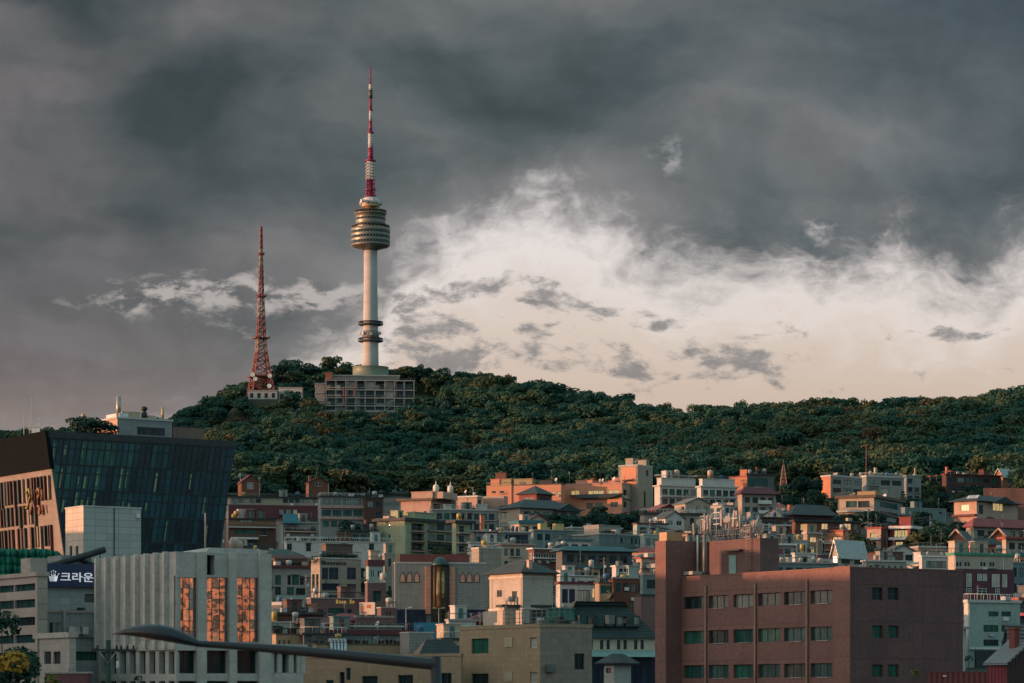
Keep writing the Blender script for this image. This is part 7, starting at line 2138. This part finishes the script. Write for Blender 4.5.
# ------------------------------------------------------------------ street furniture close by
def curved_lamp():
    Y = 30.0
    def P(px, py, d=0.0): return Vector((PX(px, Y), d, PZ(py, Y)))
    xp = PX(435.5, Y)
    r = empty('street_lamp', (0, Y, 0)); tag(r, 'curved gray street lamp reaching across with a long leaf shaped head', 'street lamp')
    dk = plain((.035, .045, .055), .4, .5, 'lamp_grey', .1)
    n, m = 26, 18
    pts = [(112, 634.2, .3, 3), (116, 633.6, 1.4, 6), (124, 632.6, 3.2, 9), (135, 632.4, 5.4, 12), (148, 633, 7.3, 14), (160, 634.3, 8.2, 14.5), (172, 636.6, 8.0, 13.5), (184, 639.8, 6.6, 10.5), (193, 642.6, 4.6, 7), (199, 644.2, 3.3, 4)]
    sc = Y / F; q = MB(); b0 = 0
    rings = []
    for px, py, hh, hw in pts:
        c = P(px, py)
        rings.append([(c.x, hw * sc * math.cos(t), c.z + 1.22 * hh * sc * (math.sin(t) if math.sin(t) > 0 else .62 * math.sin(t))) for t in [2 * math.pi * i / m for i in range(m)]])
    q.v += [p_ for r_ in rings for p_ in r_]
    for k in range(len(rings) - 1):
        for i in range(m): q.f.append((k * m + i, k * m + (i + 1) % m, (k + 1) * m + (i + 1) % m, (k + 1) * m + i)); q.m.append(0); q.sm.append(True)
    q.face(rings[0][::-1]); q.face(rings[-1])
    o = q.build('lamp_head', dk, r)
    c = P(152, 638.2); MB().lathe([(11 * sc, -.012), (10 * sc, .0), (.02, .004)], 20).build('lens', glass((.10, .11, .11), .2), r, (c.x, 0, c.z - .005))
    q = MB(); path = [(196, 643.6, 3.2), (230, 645.6, 3.6), (270, 648.6, 4.3), (310, 652, 4.9), (350, 655.8, 5.3), (390, 659.8, 5.7), (436, 664.5, 6.0)]
    rg = []
    for x0, y0, r0 in path:
        c_ = P(x0, y0); rg.append([(c_.x + .08 * r0 * sc * math.sin(t), r0 * sc * math.cos(t), c_.z + r0 * sc * math.sin(t)) for t in [2 * math.pi * i / 16 for i in range(16)]])
    bse = len(q.v); q.v += [p_ for r_ in rg for p_ in r_]
    for k in range(len(rg) - 1):
        for i in range(16): q.f.append((bse + k * 16 + i, bse + k * 16 + (i + 1) % 16, bse + (k + 1) * 16 + (i + 1) % 16, bse + (k + 1) * 16 + i)); q.m.append(0); q.sm.append(True)
    q.build('arm', dk, r)
    top = P(435.5, 656.5); MB().tube((top.x, 0, 0), (top.x, 0, top.z), .085, 5.6 * sc, 16).build('pole', dk, r)
    MB().lathe([(.19, 0), (.19, .05), (.1, .08), (.1, .5), (.087, .55)], 14, (top.x, 0)).build('base', dk, r)
curved_lamp()

def utility_pole():
    Y = 150.0; x = PX(108.3, Y); h = PZ(640, Y)
    r = empty('utility_pole', (x, Y, 0)); tag(r, 'weathered green utility pole with a braced crossarm before the louvered office', 'utility pole')
    gr = plain((.028, .06, .045), .7, .1, 'pole_green')
    MB().lathe([(.17, -.3), (.135, h - .02), (.12, h)], 12).build('post', gr, r)
    za = PZ(650.3, Y); w0, w1 = (91.5 - 108.3) * Y / F, (136.5 - 108.3) * Y / F
    MB().box(w0, w1, -.22, -.14, za - .06, za + .06).build('crossarm', M['dark_steel'], r)
    for s in (-1, 1): MB().tube((s * .45, -.2, za - .05), (0, -.17, za - .68), .025, None, 5).build('brace', M['galv'], r)
    for px in (98, 117, 121.5, 128, 134):
        xx = (px - 108.3) * Y / F
        MB().lathe([(.04, za + .06), (.07, za + .1), (.04, za + .16), (.065, za + .2), (.03, za + .27)], 10, (xx, -.18)).build('insulator', plain((.03, .03, .03), .3, 0, 'insulator'), r)
    MB().lathe([(.06, za - .95), (.08, za - .9), (.08, za - .6), (.05, za - .55)], 10, (.5, -.18)).build('fuse', M['white_paint'], r)
    MB().tube((.5, -.18, za - .6), (.5, -.18, za - .05), .02, None, 5).build('fuse_rod', M['galv'], r)
utility_pole()

def town_wires():
    g = random.Random(21)
    spots = [(268, 612, 'by the gray flats with tall green windows'), (306, 622, 'before the mauve arcade'), (398, 606, 'at the corner of the arched hall'), (468, 588, 'beside the concrete stair tower'), (508, 572, 'before the low dark shop'),
             (548, 584, 'by the red brick house with white trim'), (604, 598, 'below the long dark timber house'), (650, 560, 'under the long beige hall'), (770, 560, 'near the long low shed'), (822, 574, 'by the tan flats'),
             (884, 590, 'behind the brown office roof'), (940, 600, 'beside the white row house'), (930, 548, 'in front of the teal garden house'), (868, 536, 'below the cream villa')]
    tops = []
    for px, py, where in spots:
        Y = Ypy(py); x = PX(px, Y); z = Z(x, Y); h = g.uniform(8.5, 10.5)
        r = empty('utility_pole', (x, Y, z), g.uniform(-.5, .5)); tag(r, 'gray concrete utility pole with crossarms %s' % where, 'utility pole', 'utility poles on the slope')
        MB().tube((0, 0, -.4), (0, 0, h), .17, .11, 8).build('post', M['conc'], r)
        for k in (0, 1): MB().box(-.9, .9, -.2, -.11, h - .5 - k * .8, h - .38 - k * .8).build('crossarm', M['dark_steel'], r)
        MB().lathe([(.22, h - 2.6), (.24, h - 2.5), (.24, h - 1.9), (.1, h - 1.8)], 10, (.36, 0)).build('transformer', M['galv'], r)
        tops.append((Vector((x, Y, z + h - .35)), where))
    for (p, wa), (q_, wb) in zip(tops[:-1], tops[1:]):
        if (p - q_).length > 160: continue
        mb = MB()
        for off in (-.8, 0, .8):
            pr = None
            for i in range(13):
                t_ = i / 12; c = p.lerp(q_, t_); c.z -= 4 * 2.2 * t_ * (1 - t_); c.x += off
                if pr is not None: mb.tube(pr, c, .06, None, 4)
                pr = c.copy()
        o = mb.build('overhead_cables', M['dark_steel'])
        tag(o, 'overhead cables running from the pole %s' % wa, 'cables', 'overhead cables')
town_wires()

def red_mast(label, px, py0, py1, Y, hw=1.2):
    x = PX(px, Y); z0 = PZ(py1, Y); h = PZ(py0, Y) - z0
    r = empty('radio_mast', (x, Y, z0)); tag(r, label, 'mast')
    m = plain((.42, .22, .18), .6, 0, 'mast_dusty')
    n = 7
    for k in range(n):
        q = MB(); a0, a1 = k / n, (k + 1) / n; r0, r1 = hw * (1 - .85 * a0), hw * (1 - .85 * a1)
        c0 = [(r0 * i, r0 * j, h * a0) for i, j in ((-1, -1), (1, -1), (1, 1), (-1, 1))]; c1 = [(r1 * i, r1 * j, h * a1) for i, j in ((-1, -1), (1, -1), (1, 1), (-1, 1))]
        for i in range(4): j = (i + 1) % 4; q.tube(c0[i], c1[i], .12, None, 5); q.tube(c0[i], c1[j], .07, None, 4); q.tube(c0[j], c1[i], .07, None, 4); q.tube(c1[i], c1[j], .07, None, 4)
        q.build('lattice_section', m, r)
    MB().tube((0, 0, h), (0, 0, h + 2.2), .08, .04, 5).build('tip', m, r)
red_mast('short dusty red lattice mast among trees above the slope houses', 783.5, 465, 492, Ypy(508), 1.5)

def parasol(label, px, py, Y, r_=1.3):
    x = PX(px, Y); z = PZ(py, Y)
    r = empty('parasol', (x, Y, z - 2.4)); tag(r, label, 'parasol', 'red parasols on the brick villa terrace')
    MB().tube((0, 0, 0), (0, 0, 2.35), .05, None, 6).build('pole', M['galv'], r)
    MB().lathe([(r_, 1.9), (r_ * .6, 2.2), (.05, 2.42)], 12).build('canopy', plain((.50, .10, .07), .7, 0, 'parasol_red'), r)
for k, (px, py) in enumerate(((950.5, 470.5), (944.5, 473.5), (936.5, 475), (930, 475.5))):
    parasol('%s red parasol of the four beside the brick villa, counted from its roof outwards' % ORD[k], px, py, Ypy(509), 1.5 if k == 0 else 1.1)

# plank fence on the slope
def plank_fence():
    Y = Ypy(524); x0, x1 = PX(983.5, Y), PX(1040, Y); z0 = Z(x0, Y)
    r = empty('plank_fence', (x0, Y, z0 - .5)); tag(r, 'tall brown plank fence above the pink gabled villa', 'fence')
    h0 = PZ(488, Y) - z0 + .5; g = random.Random(9); n = 46; w = (x1 - x0) / n
    q = MB()
    for i in range(n): q.box(i * w, (i + 1) * w - .02, .02 * (i % 2), .06 + .02 * (i % 2), 0, h0 + g.uniform(-.12, .12))
    q.build('planks', wall((.26, .13, .10), 'ribbed', .8, 1.0, (.4,)), r)
    q = MB(); q.box(0, x1 - x0, .085, .16, h0 * .75, h0 * .75 + .12); q.box(0, x1 - x0, .085, .16, h0 * .2, h0 * .2 + .12); q.build('rail', M['bark'], r)
plank_fence()

# ------------------------------------------------------------------ unseen slabs added to shade street and slope; salmon blocks show in the mirror windows
s_ = Bld('unseen_office_block', 'long pale unseen office slab added beyond the western edge to shade the street', 'building', None, -7153, -417, PZ(0, 1), 0, .5, Y=40.0, zbase=-.2, depth=16)
s_.H = 30.0
for k in range(8): s_.hole('R', 2, s_.M - 2, 3 + k * 3.2, 4.6 + k * 3.2, g='d', nx=60)
s_.walls(wall((.42, .40, .37), 'panel')); s_.flat_roof(M['conc'], .2, .4)
for lab, y0, y1, x, h, c in (('salmon brick apartment slab beyond the eastern edge, mirrored in the louvered office', 95, 140, 112, 33, (.60, .26, .17)), ('second salmon apartment slab beyond the eastern edge, paler and lower', 148, 196, 120, 30, (.62, .36, .24))):
    xc, xa = 512 + F * x / y0, 512 + F * x / y1
    s_ = Bld('unseen_apartment_block', lab, 'apartment block', xa, xc, None, 0, 0, 89.5, Y=float(y0), zbase=-.2, depth=14)
    s_.H = h
    s_.grid('L', 11, 'dtdd', 3.3, .74, .66, 1.0, 2, 'white_frame', .08)
    s_.balconies('L', s_.L * .1, s_.L * .9, 3.3, 1.0)
    s_.walls(wall(c, 'plain', .85, .6)); s_.flat_roof(M['conc'], .4, .5)

for lab, px_, y0, y1, x, h, c in (('tall unseen apartment slab added far west of the villa block for its shade', 0, 690, 800, -318, 28, (.46, .44, .41)), ('second tall unseen apartment slab added for shade west of the villa block, further uphill', 0, 806, 900, -322, 34, (.45, .41, .38))):  # added out of view for the shade they cast on the slope
    zb_ = Z(x, y0) - 2
    s_ = Bld('unseen_apartment_block', lab, 'apartment block', None, 512 + F * x / y0, 512 + F * (x + .9) / y1, 0, 0, .5, Y=float(y0), zbase=zb_, depth=14)
    s_.H = Z(x, y1) - zb_ + h
    for k in range(7): s_.hole('R', 2, s_.M - 2, s_.H - 3.5 - k * 3.2, s_.H - 1.8 - k * 3.2, g='d', nx=30)
    s_.walls(wall(c, 'plain')); s_.flat_roof(M['conc'], .3, .4)

# ------------------------------------------------------------------ trees in the town
TR = [  # column, ground row, size, crown kind, material, label
    (601, 511, 1.25, 1, 'A', 'big russet autumn tree rising behind the orange hall roof'),
    (588, 513, .8, 4, 'G', 'dark green tree beside the russet autumn tree'),
    (492, 537, .8, 2, 'G', 'dark tree between the low pink wall house and the hip roof house'),
    (545, 547, 1.0, 3, 'G', 'dark round tree in front of the broad hip roof house, western of the row'),
    (558, 549, 1.1, 0, 'G', 'dark round tree in front of the broad hip roof house, second of the row'),
    (572, 547, 1.0, 5, 'G', 'bushy tree by the eastern corner of the broad hip roof house'),
    (585, 543, .95, 1, 'G', 'bushy tree below the canopy of the orange hall'),
    (598, 541, 1.0, 6, 'G', 'dark spreading tree under the yellow windows of the orange hall'),
    (612, 541, .95, 2, 'G', 'dark tree under the eastern corner of the orange hall'),
    (628, 537, .95, 4, 'G', 'tall dark tree against the gray flank of the orange hall'),
    (640, 535, .8, 3, 'G', 'low tree at the foot of the square tower'),
    (405, 541, .9, 0, 'G', 'dark tree in front of the sunlit finial house'),
    (394, 545, .85, 4, 'G', 'dark tree beside the dark brick flats'),
    (386, 543, .8, 2, 'G', 'small dark tree wedged against the brick flats'),
    (352, 549, .9, 1, 'G', 'tree at the corner of the block with pink bands'),
    (336, 563, .8, 5, 'G', 'low dark tree under the block with pink bands'),
    (327, 566, .8, 6, 'G', 'dark bush beside the teal awning house'),
    (370, 562, .7, 3, 'G', 'small bush by the low dark lean-to house'),
    (607, 606, .7, 4, 'G', 'green tree by the white railing gallery'),
    (618, 604, .6, 2, 'G', 'smaller green tree close to the white railing gallery'),
    (314, 606, .8, 3, 'G', 'ivy thick tree hugging the beige cafe building'),
    (366, 602, .7, 4, 'G', 'green tree on the far side of the beige cafe building'),
    (700, 517, .8, 5, 'G', 'dark tree between the two white flats with tanks'),
    (665, 523, .7, 6, 'G', 'low dark bush before the first white flats'),
    (775, 511, 1.1, 8, 'G', 'pointed conifer beside the dusty red mast'),
    (792, 509, 1.2, 0, 'G', 'broad dark tree east of the dusty red mast'),
    (806, 515, 1.3, 3, 'G', 'tallest dark tree above the dark teal roof'),
    (819, 519, 1.1, 1, 'G', 'dark tree below the orange end wall'),
    (835, 524, 1.0, 6, 'G', 'lighter green tree between the flat modern house and the cream villa'),
    (852, 513, .7, 2, 'G', 'low shrub tree above the cream villa'),
    (772, 524, .9, 4, 'G', 'dark tree beside the maroon roofed house'),
    (757, 530, .9, 5, 'G', 'dark tree at the eastern side of the antenna thicket'),
    (838, 541, .8, 2, 'G', 'round dark tree left of the cream villa veranda' .replace('left', 'west')),
    (856, 566, .95, 1, 'O', 'olive tree beside the brick row with lit windows'),
    (862, 574, .8, 5, 'O', 'second olive tree next to the banded wing'),
    (915, 508, .9, 3, 'O', 'rounded hedge tree above the teal garden house'),
    (925, 510, 1.0, 0, 'O', 'olive hedge tree beside the brick villa'),
    (938, 508, .9, 6, 'O', 'hedge tree under the red parasols'),
    (950, 516, .8, 4, 'G', 'dark hedge tree below the brick villa'),
    (965, 512, .8, 2, 'O', 'hedge tree west of the plank fence'),
    (977, 508, .9, 5, 'G', 'dark tree close to the plank fence'),
    (990, 503, 1.0, 1, 'O', 'olive tree under the pale teal metal roof'),
    (1010, 502, .9, 0, 'G', 'tree at the sunlit gable by the woods'),
    (926, 572, 1.35, 4, 'O', 'tall drooping willow like tree beside the curved floor bands'),
    (938, 568, 1.5, 0, 'G', 'tallest dark tree between the red block and the twin gables'),
    (949, 562, 1.1, 3, 'G', 'dark tree touching the first orange gable'),
    (915, 543, .8, 6, 'G', 'low tree in front of the teal garden house'),
    (930, 543, .8, 2, 'G', 'second low tree in front of the teal garden house'),
    (980, 580, .8, 5, 'G', 'green tree between the twin gabled fronts'),
    (992, 582, .75, 1, 'G', 'second green tree between the twin gabled fronts'),
    (1018, 588, .9, 4, 'A', 'russet tree below the veranda house at the picture edge'),
    (960, 545, .7, 3, 'G', 'bush under the pink gabled villa'),
    (1000, 542, .7, 0, 'G', 'bush by the red tiled hip roof'),
    (903, 516, .8, 7, 'G', 'slim conifer beside the flat modern house with the mast'),
    (740, 505, .9, 8, 'G', 'slim conifer behind the dark glass penthouse'),
    (470, 527, .7, 6, 'G', 'small dark tree by the vaulted pink house'),
    (444, 575, .8, 1, 'O', 'potted olive tree at the green block balconies'),
    (516, 553, .8, 2, 'G', 'dark tree below the porch gable of the hip roof house'),
    (530, 549, .9, 4, 'G', 'dark tree beside the flat house with yellow boxes'),
]
OLIVE = leafmat('olive_leaves', [(.0, (.022, .045, .022)), (.5, (.045, .070, .028)), (.9, (.07, .075, .03))])
for px, py, s, kd, mt, lab in TR:
    Y = Ypy(py)
    tree(lab, PX(px, Y), Y, s, kd, {'G': GREEN, 'A': AUTUMN, 'O': OLIVE}[mt], wide=random.uniform(.95, 1.2))
# near trees at the lower edge
def near_tree(label, px, Y, top, r, mat, seed, n=5200, leaf=.14, name='street_tree'):
    x = PX(px, Y); h = PZ(top, Y)
    t = empty(name, (x, Y, 0)); tag(t, label, 'tree')
    lob = broad_lobes(seed, r, h * .98, 12, .85)
    lob = [(a, b_, max(c, h * .5), d, e) for a, b_, c, d, e in lob]
    lob.append((0, 0, h - r * .35, r * .36, .9))
    place('crown', leaf_mesh('crown', mat, lob, n, leaf, seed), t); place('trunk', trunk_mesh('trunk', lob, .2, seed), t)
near_tree('dark leafy street tree covering the corner of the ribbon window office', 2, 150.0, 609, 2.5, GREEN, 71, 11000, .13)
YELL = leafmat('yellow_leaves', [(.2, (.42, .20, .02)), (.5, (.52, .28, .03)), (.8, (.34, .20, .03))], False)
LIME = leafmat('lime_leaves', [(.2, (.09, .12, .02)), (.5, (.13, .14, .025)), (.8, (.07, .10, .025))], False)
near_tree('orange yellow autumn tree in front of the dark leafy street tree', 14, 110.0, 650, 1.5, YELL, 72, 5200, .10)
near_tree('yellow green treetop beside the maroon boundary wall', 52, 130.0, 674, 1.0, LIME, 73, 1800, .10)
near_tree('small green treetop below the utility pole', 138, 150.0, 675, .55, OLIVE, 74, 900, .09)
near_tree('lime green pointed treetop before the shaded brown wall', 915, 180.0, 669, .75, LIME, 75, 1200, .10)
near_tree('dark green bush beside the garage of the pale modern block', 969, 240.0, 655, .9, GREEN, 76, 1200, .12)

# ------------------------------------------------------------------ small houses and greenery filling the slope between the larger ones
import re as _re
def short_ref(label):
    s = _re.split(r' (?:with|under|beside|below|behind|above|at|in|among|near|on|before|between|beneath|to|half|catching|joining|hugging|carrying|stepping) ', label)[0]
    return ' '.join(s.split()[:5])
_refs = {}
for b_, rf_, lb_ in ALL:
    _refs.setdefault(short_ref(lb_), []).append(b_)
REFS = [(k, v[0]) for k, v in _refs.items() if len(v) == 1]
for nm_, (px_, py_) in (('stone hall with pointed arch windows', (440, 640)), ('pyramid roofed house', (522, 668)), ('mansard hall', (600, 690)), ('brown office', (760, 560))):
    class _P: pass
    o_ = _P(); o_.C = Vector((PX(px_, Ypy(py_)), Ypy(py_))); REFS.append((nm_, o_))

def hits(C, u, v, L, Mm, gap=1.2):
    """does a rectangle overlap any footprint so far (sampled corners and edges)"""
    for i in range(5):
        for j in range(5):
            p = C + u * (L * i / 4) + v * (Mm * j / 4)
            for (C_, u_, v_, L_, M_) in FOOT:
                dx, dy = p.x - C_.x, p.y - C_.y
                su, sv = dx * u_.x + dy * u_.y, dx * v_.x + dy * v_.y
                if -gap < su < L_ + gap and -gap < sv < M_ + gap: return True
    for (C_, u_, v_, L_, M_) in FOOT:
        q = C_ + u_ * (L_ / 2) + v_ * (M_ / 2) - C
        su, sv = q.dot(u), q.dot(v)
        if -gap < su < L + gap and -gap < sv < Mm + gap: return True
    return False

def ref_for(P, used, where):
    """nearest named neighbour and how this spot lies to it"""
    best = sorted(REFS, key=lambda r: (r[1].C - P).length)[:7]
    for nm, o in best:
        d = P - o.C
        rel = 'downhill from' if d.y < -abs(d.x) * .6 else 'uphill from' if d.y > abs(d.x) * .6 else 'east of' if d.x > 0 else 'west of'
        s = '%s the %s' % (rel, nm)
        if (where, s) not in used:
            used.add((where, s)); return s
    return None

CLEAR = [(486, 474, 655, 512), (953, 498, 1018, 517), (838, 492, 903, 515), (867, 524, 924, 553), (376, 517, 470, 553), (946, 528, 1024, 556), (395, 556, 485, 626), (489, 556, 553, 614),
         (311, 556, 361, 601), (498, 488, 580, 521), (655, 474, 775, 506), (820, 470, 905, 491), (400, 483, 452, 511), (224, 470, 384, 531), (795, 520, 862, 556), (786, 498, 833, 520), (430, 505, 500, 522),
         (905, 503, 946, 519), (940, 470, 1024, 492), (285, 540, 394, 556), (456, 494, 508, 508), (972, 518, 1024, 529), (232, 517, 320, 541), (555, 545, 632, 566), (573, 530, 646, 554), (268, 565, 312, 600),
         (310, 597, 398, 620), (560, 583, 632, 604), (559, 600, 655, 655), (320, 625, 412, 645)]
def pxrow_hidden(px): return px < 660 or 745 < px < 815
def covers(C, u, v, L, Mm, z0, h):
    P4 = [C, C + u * L, C + v * Mm, C + u * L + v * Mm]
    xs = [512 + F * p.x / p.y for p in P4]
    x0, x1 = min(xs), max(xs); y1 = HZ - (z0 - CZ) * F / C.y; y0 = HZ - (z0 + h + 1.5 - CZ) * F / C.y
    ar = (x1 - x0) * (y1 - y0); tot = 0
    for a0, b0, a1, b1 in CLEAR:
        tot += max(0, min(x1, a1) - max(x0, a0)) * max(0, min(y1, b1) - max(y0, b0))
    return tot / ar

def fillers():
    g = random.Random(77)
    used = set()
    cols = [('white', .26), ('cream', .16), ('grey', .14), ('brick', .16), ('beige', .12), ('teal', .06), ('pink', .05), ('dgrey', .05)]
    say = dict(white='white', cream='cream', grey='gray', brick='red brick', beige='beige', teal='pale teal', pink='pink', dgrey='charcoal')
    roofs = [('hip', 'dark', 'dark hipped roof'), ('hip', 'maroon', 'maroon hipped roof'), ('gable', 'slate', 'slate gable roof'), ('flat', 'pale', 'flat pale roof'), ('flat', 'dark', 'flat dark roof'),
             ('flat', 'teal', 'flat blue roof'), ('gable', 'red', 'red gable roof'), ('flat', 'conc', 'flat gray roof'), ('flat', 'maroon', 'flat maroon roof'), ('gable', 'grey', 'gray gable roof')]
    n = 0
    Y = 1070.0
    while Y > 480:
        px = 232 + g.uniform(0, 14)
        while px < 1018:
            w = g.uniform(6.0, 9.5); a = g.choice((18, 26, 34, 62, 70, 76)); dep = g.uniform(6, 8)
            x = PX(px, Y); yy = Y + g.uniform(-8, 8)
            u, v = Vector((-math.cos(R(a)), math.sin(R(a)))), Vector((math.sin(R(a)), math.cos(R(a))))
            C = Vector((x, yy))
            h = g.uniform(4.2, 7.4) if g.random() < .75 else g.uniform(7.5, 10)
            if 400 < px < 500 and Y < 640: h = min(h, 4.5)
            if covers(C, u, v, w if a < 45 else dep, dep if a < 45 else w, Z(C.x, C.y), h) < .16 and not (Y > 985 and pxrow_hidden(px)) and not hits(C, u, v, w if a < 45 else dep, dep if a < 45 else w):
                colr = g.choices([c for c, _ in cols], [k for _, k in cols])[0]
                rt, rc, rsay = g.choice(roofs)
                s = ref_for(C, used, say[colr] + rsay)
                pxc = 512 + F * C.x / C.y
                if s and n < 150:
                    L_, M_ = (w, dep) if a < 45 else (dep, w)
                    b = Bld('small_house', 'small %s house with a %s %s' % (say[colr], rsay, s), 'house', None, pxc, None, 0, 0, a, Y=yy, depth=9, group='small houses filling the slope')
                    FOOT.pop()
                    b.L, b.M = L_, M_
                    FOOT.append((b.C, b.u, b.v, L_, M_))
                    zs = [Z(*(C + u * i * L_ + v * j * M_)) for i in (0, 1) for j in (0, 1)]
                    b.z0 = min(zs) - .8; b.root.location.z = b.z0; b.H = h + .8 + (max(zs) - min(zs)) * .5
                    gs = g.choice(('dt', 'dtp', 'dg', 'db', 'dp'))
                    fr = g.choice(('frame', 'white_frame', 'brown_frame', 'frame'))
                    b.grid('L', max(1, int(L_ / 2.6)), gs, 2.9, .62, .52, .7, 2, fr, .12); b.grid('R', max(1, int(M_ / 2.6)), gs, 2.9, .62, .52, .7, 2, fr, .12)
                    b.walls(wm(colr))
                    if rt == 'flat': b.flat_roof(FL_[rc], g.uniform(.15, .6), g.uniform(.25, .5), g.choice((0, .5)))
                    elif rt == 'hip': b.hip_roof(R_[rc], g.uniform(1.4, 2.2), .6)
                    else: b.gable_roof(R_[rc], g.uniform(1.5, 2.3), 'y' if a < 45 else 'x', .5)
                    b.clutter(9000 + n, rt == 'flat', .7)
                    n += 1
            px += (w + g.uniform(1.0, 9.0)) * F / Y
        Y -= g.uniform(9, 14)
    print('small houses', n)
    # greenery in what is left
    k = 0
    adj = ['dark', 'bushy', 'low', 'rounded', 'olive']
    for i in range(2600):
        if k >= 150: break
        Y = g.uniform(560, 1120); px = g.uniform(228, 1030)
        if px < 720 and g.random() < .45: continue
        x = PX(px, Y); P = Vector((x, Y))
        s_ = g.uniform(.5, .85)
        r_ = 3.4 * s_
        if hits(P - Vector((r_ * .5, r_ * .5)), Vector((1, 0)), Vector((0, 1)), r_, r_, .4): continue
        t = g.randrange(5)
        s = ref_for(P, used, adj[t] + 'tree')
        if not s: continue
        tree('%s tree growing %s' % (adj[t], s), x, Y, s_ * g.uniform(.9, 1.1), g.choice((0, 1, 2, 3, 4, 5, 6)), [GREEN, GREEN, GREEN, GREEN, OLIVE][t], wide=g.uniform(1.0, 1.35))
        FOOT.append((P - Vector((r_ * .4, r_ * .4)), Vector((1, 0)), Vector((0, 1)), r_ * .8, r_ * .8))
        k += 1
    print('town trees', k)
fillers()

def forest():
    """the wooded slope reads as one mass: one object scattering crowns over the hill"""
    pts = []
    g = np.random.default_rng(3)
    Y = 1075.0
    while Y < 2110:
        step = 10.2 + (Y - 1300) * .0016
        x0, x1 = PX(-60, Y), PX(1090, Y)
        X = np.arange(x0 + (step / 2 if int(Y) % 2 else 0), x1, step)
        pts.append(np.stack([X + g.uniform(-3, 3, len(X)), np.full(len(X), Y) + g.uniform(-3, 3, len(X))], 1))
        Y += step * .88
    P = np.concatenate(pts)
    px = 512 + F * P[:, 0] / P[:, 1]
    Yr = np.interp(px, [450, 720], [2070, 1780])
    ok = P[:, 1] < Yr + np.interp(px, [600, 680], [26, -8])
    inplaza = (np.abs(P[:, 0] + 100) < 40) & (np.abs(P[:, 1] - 2002) < 42)
    inmast = (np.abs(P[:, 0] + 166) < 26) & (np.abs(P[:, 1] - 2000) < 20)
    # the front edge is ragged: gardens and houses run into the wood
    ok &= ~inplaza & ~inmast
    for (C_, u_, v_, L_, M_) in FOOT:
        dx, dy = P[:, 0] - C_.x, P[:, 1] - C_.y
        su, sv = dx * u_.x + dy * u_.y, dx * v_.x + dy * v_.y
        ok &= ~((su > -5) & (su < L_ + 5) & (sv > -7) & (sv < M_ + 5))
    ztop = zg(P[:, 0], P[:, 1]) + 10.5
    pyt = HZ - (ztop - CZ) * F / P[:, 1]
    ok &= ~((px > 312) & (px < 419) & (P[:, 1] < 1975) & (P[:, 1] > 1800) & (pyt < 411))
    ok &= ~((px > 243) & (px < 304) & (P[:, 1] < 2012) & (P[:, 1] > 1900) & (pyt < 393))
    near = P[:, 1] < 1300
    ok &= ~near | (zg(P[:, 0], P[:, 1]) > 0) & ((np.sin(P[:, 0] * .043) + np.sin(P[:, 1] * .051 + P[:, 0] * .02)) * 60 + P[:, 1] > 1150)
    P = P[ok]
    zz = zg(P[:, 0], P[:, 1]) - .5
    me = bpy.data.meshes.new('forest')
    me.vertices.add(len(P))
    me.vertices.foreach_set('co', np.column_stack([P, zz]).ravel())
    me.update()
    o = place('forest', me)
    tag(o, kind='stuff')
    gt = bpy.data.node_groups.new('scatter_trees', 'GeometryNodeTree')
    gt.interface.new_socket('Geometry', in_out='INPUT', socket_type='NodeSocketGeometry')
    gt.interface.new_socket('Geometry', in_out='OUTPUT', socket_type='NodeSocketGeometry')
    N, Lk = gt.nodes, gt.links
    gi, go = N.new('NodeGroupInput'), N.new('NodeGroupOutput')
    iop = N.new('GeometryNodeInstanceOnPoints')
    g2i = N.new('GeometryNodeGeometryToInstance')
    seen = set()
    for ob in [x for x in S.objects if x.name.startswith('crown')]:
        if ob.data not in [c_[0] for c_ in crowns] or ob.data.name in seen or ob.material_slots[0].link == 'OBJECT': continue
        seen.add(ob.data.name)
        oi = N.new('GeometryNodeObjectInfo')
        oi.transform_space = 'ORIGINAL'
        oi.inputs['Object'].default_value = ob
        Lk.new(oi.outputs['Geometry'], g2i.inputs[0])
    Lk.new(gi.outputs[0], iop.inputs['Points'])
    Lk.new(g2i.outputs[0], iop.inputs['Instance'])
    iop.inputs['Pick Instance'].default_value = True
    ri = N.new('FunctionNodeRandomValue'); ri.data_type = 'INT'
    ri.inputs[4].default_value = 0; ri.inputs[5].default_value = len(seen) - 1
    Lk.new(ri.outputs[2], iop.inputs['Instance Index'])
    rr = N.new('FunctionNodeRandomValue'); rr.data_type = 'FLOAT_VECTOR'
    rr.inputs[0].default_value = (-.06, -.06, 0); rr.inputs[1].default_value = (.06, .06, 6.28)
    Lk.new(rr.outputs[0], iop.inputs['Rotation'])
    rs = N.new('FunctionNodeRandomValue'); rs.data_type = 'FLOAT_VECTOR'
    rs.inputs[0].default_value = (.9, .9, .7); rs.inputs[1].default_value = (2.5, 2.5, 1.7); rs.inputs['Seed'].default_value = 4
    Lk.new(rs.outputs[0], iop.inputs['Scale'])
    Lk.new(iop.outputs[0], go.inputs[0])
    md = o.modifiers.new('scatter', 'NODES')
    md.node_group = gt
    print('forest points', len(P), 'kinds', len(seen))

forest()
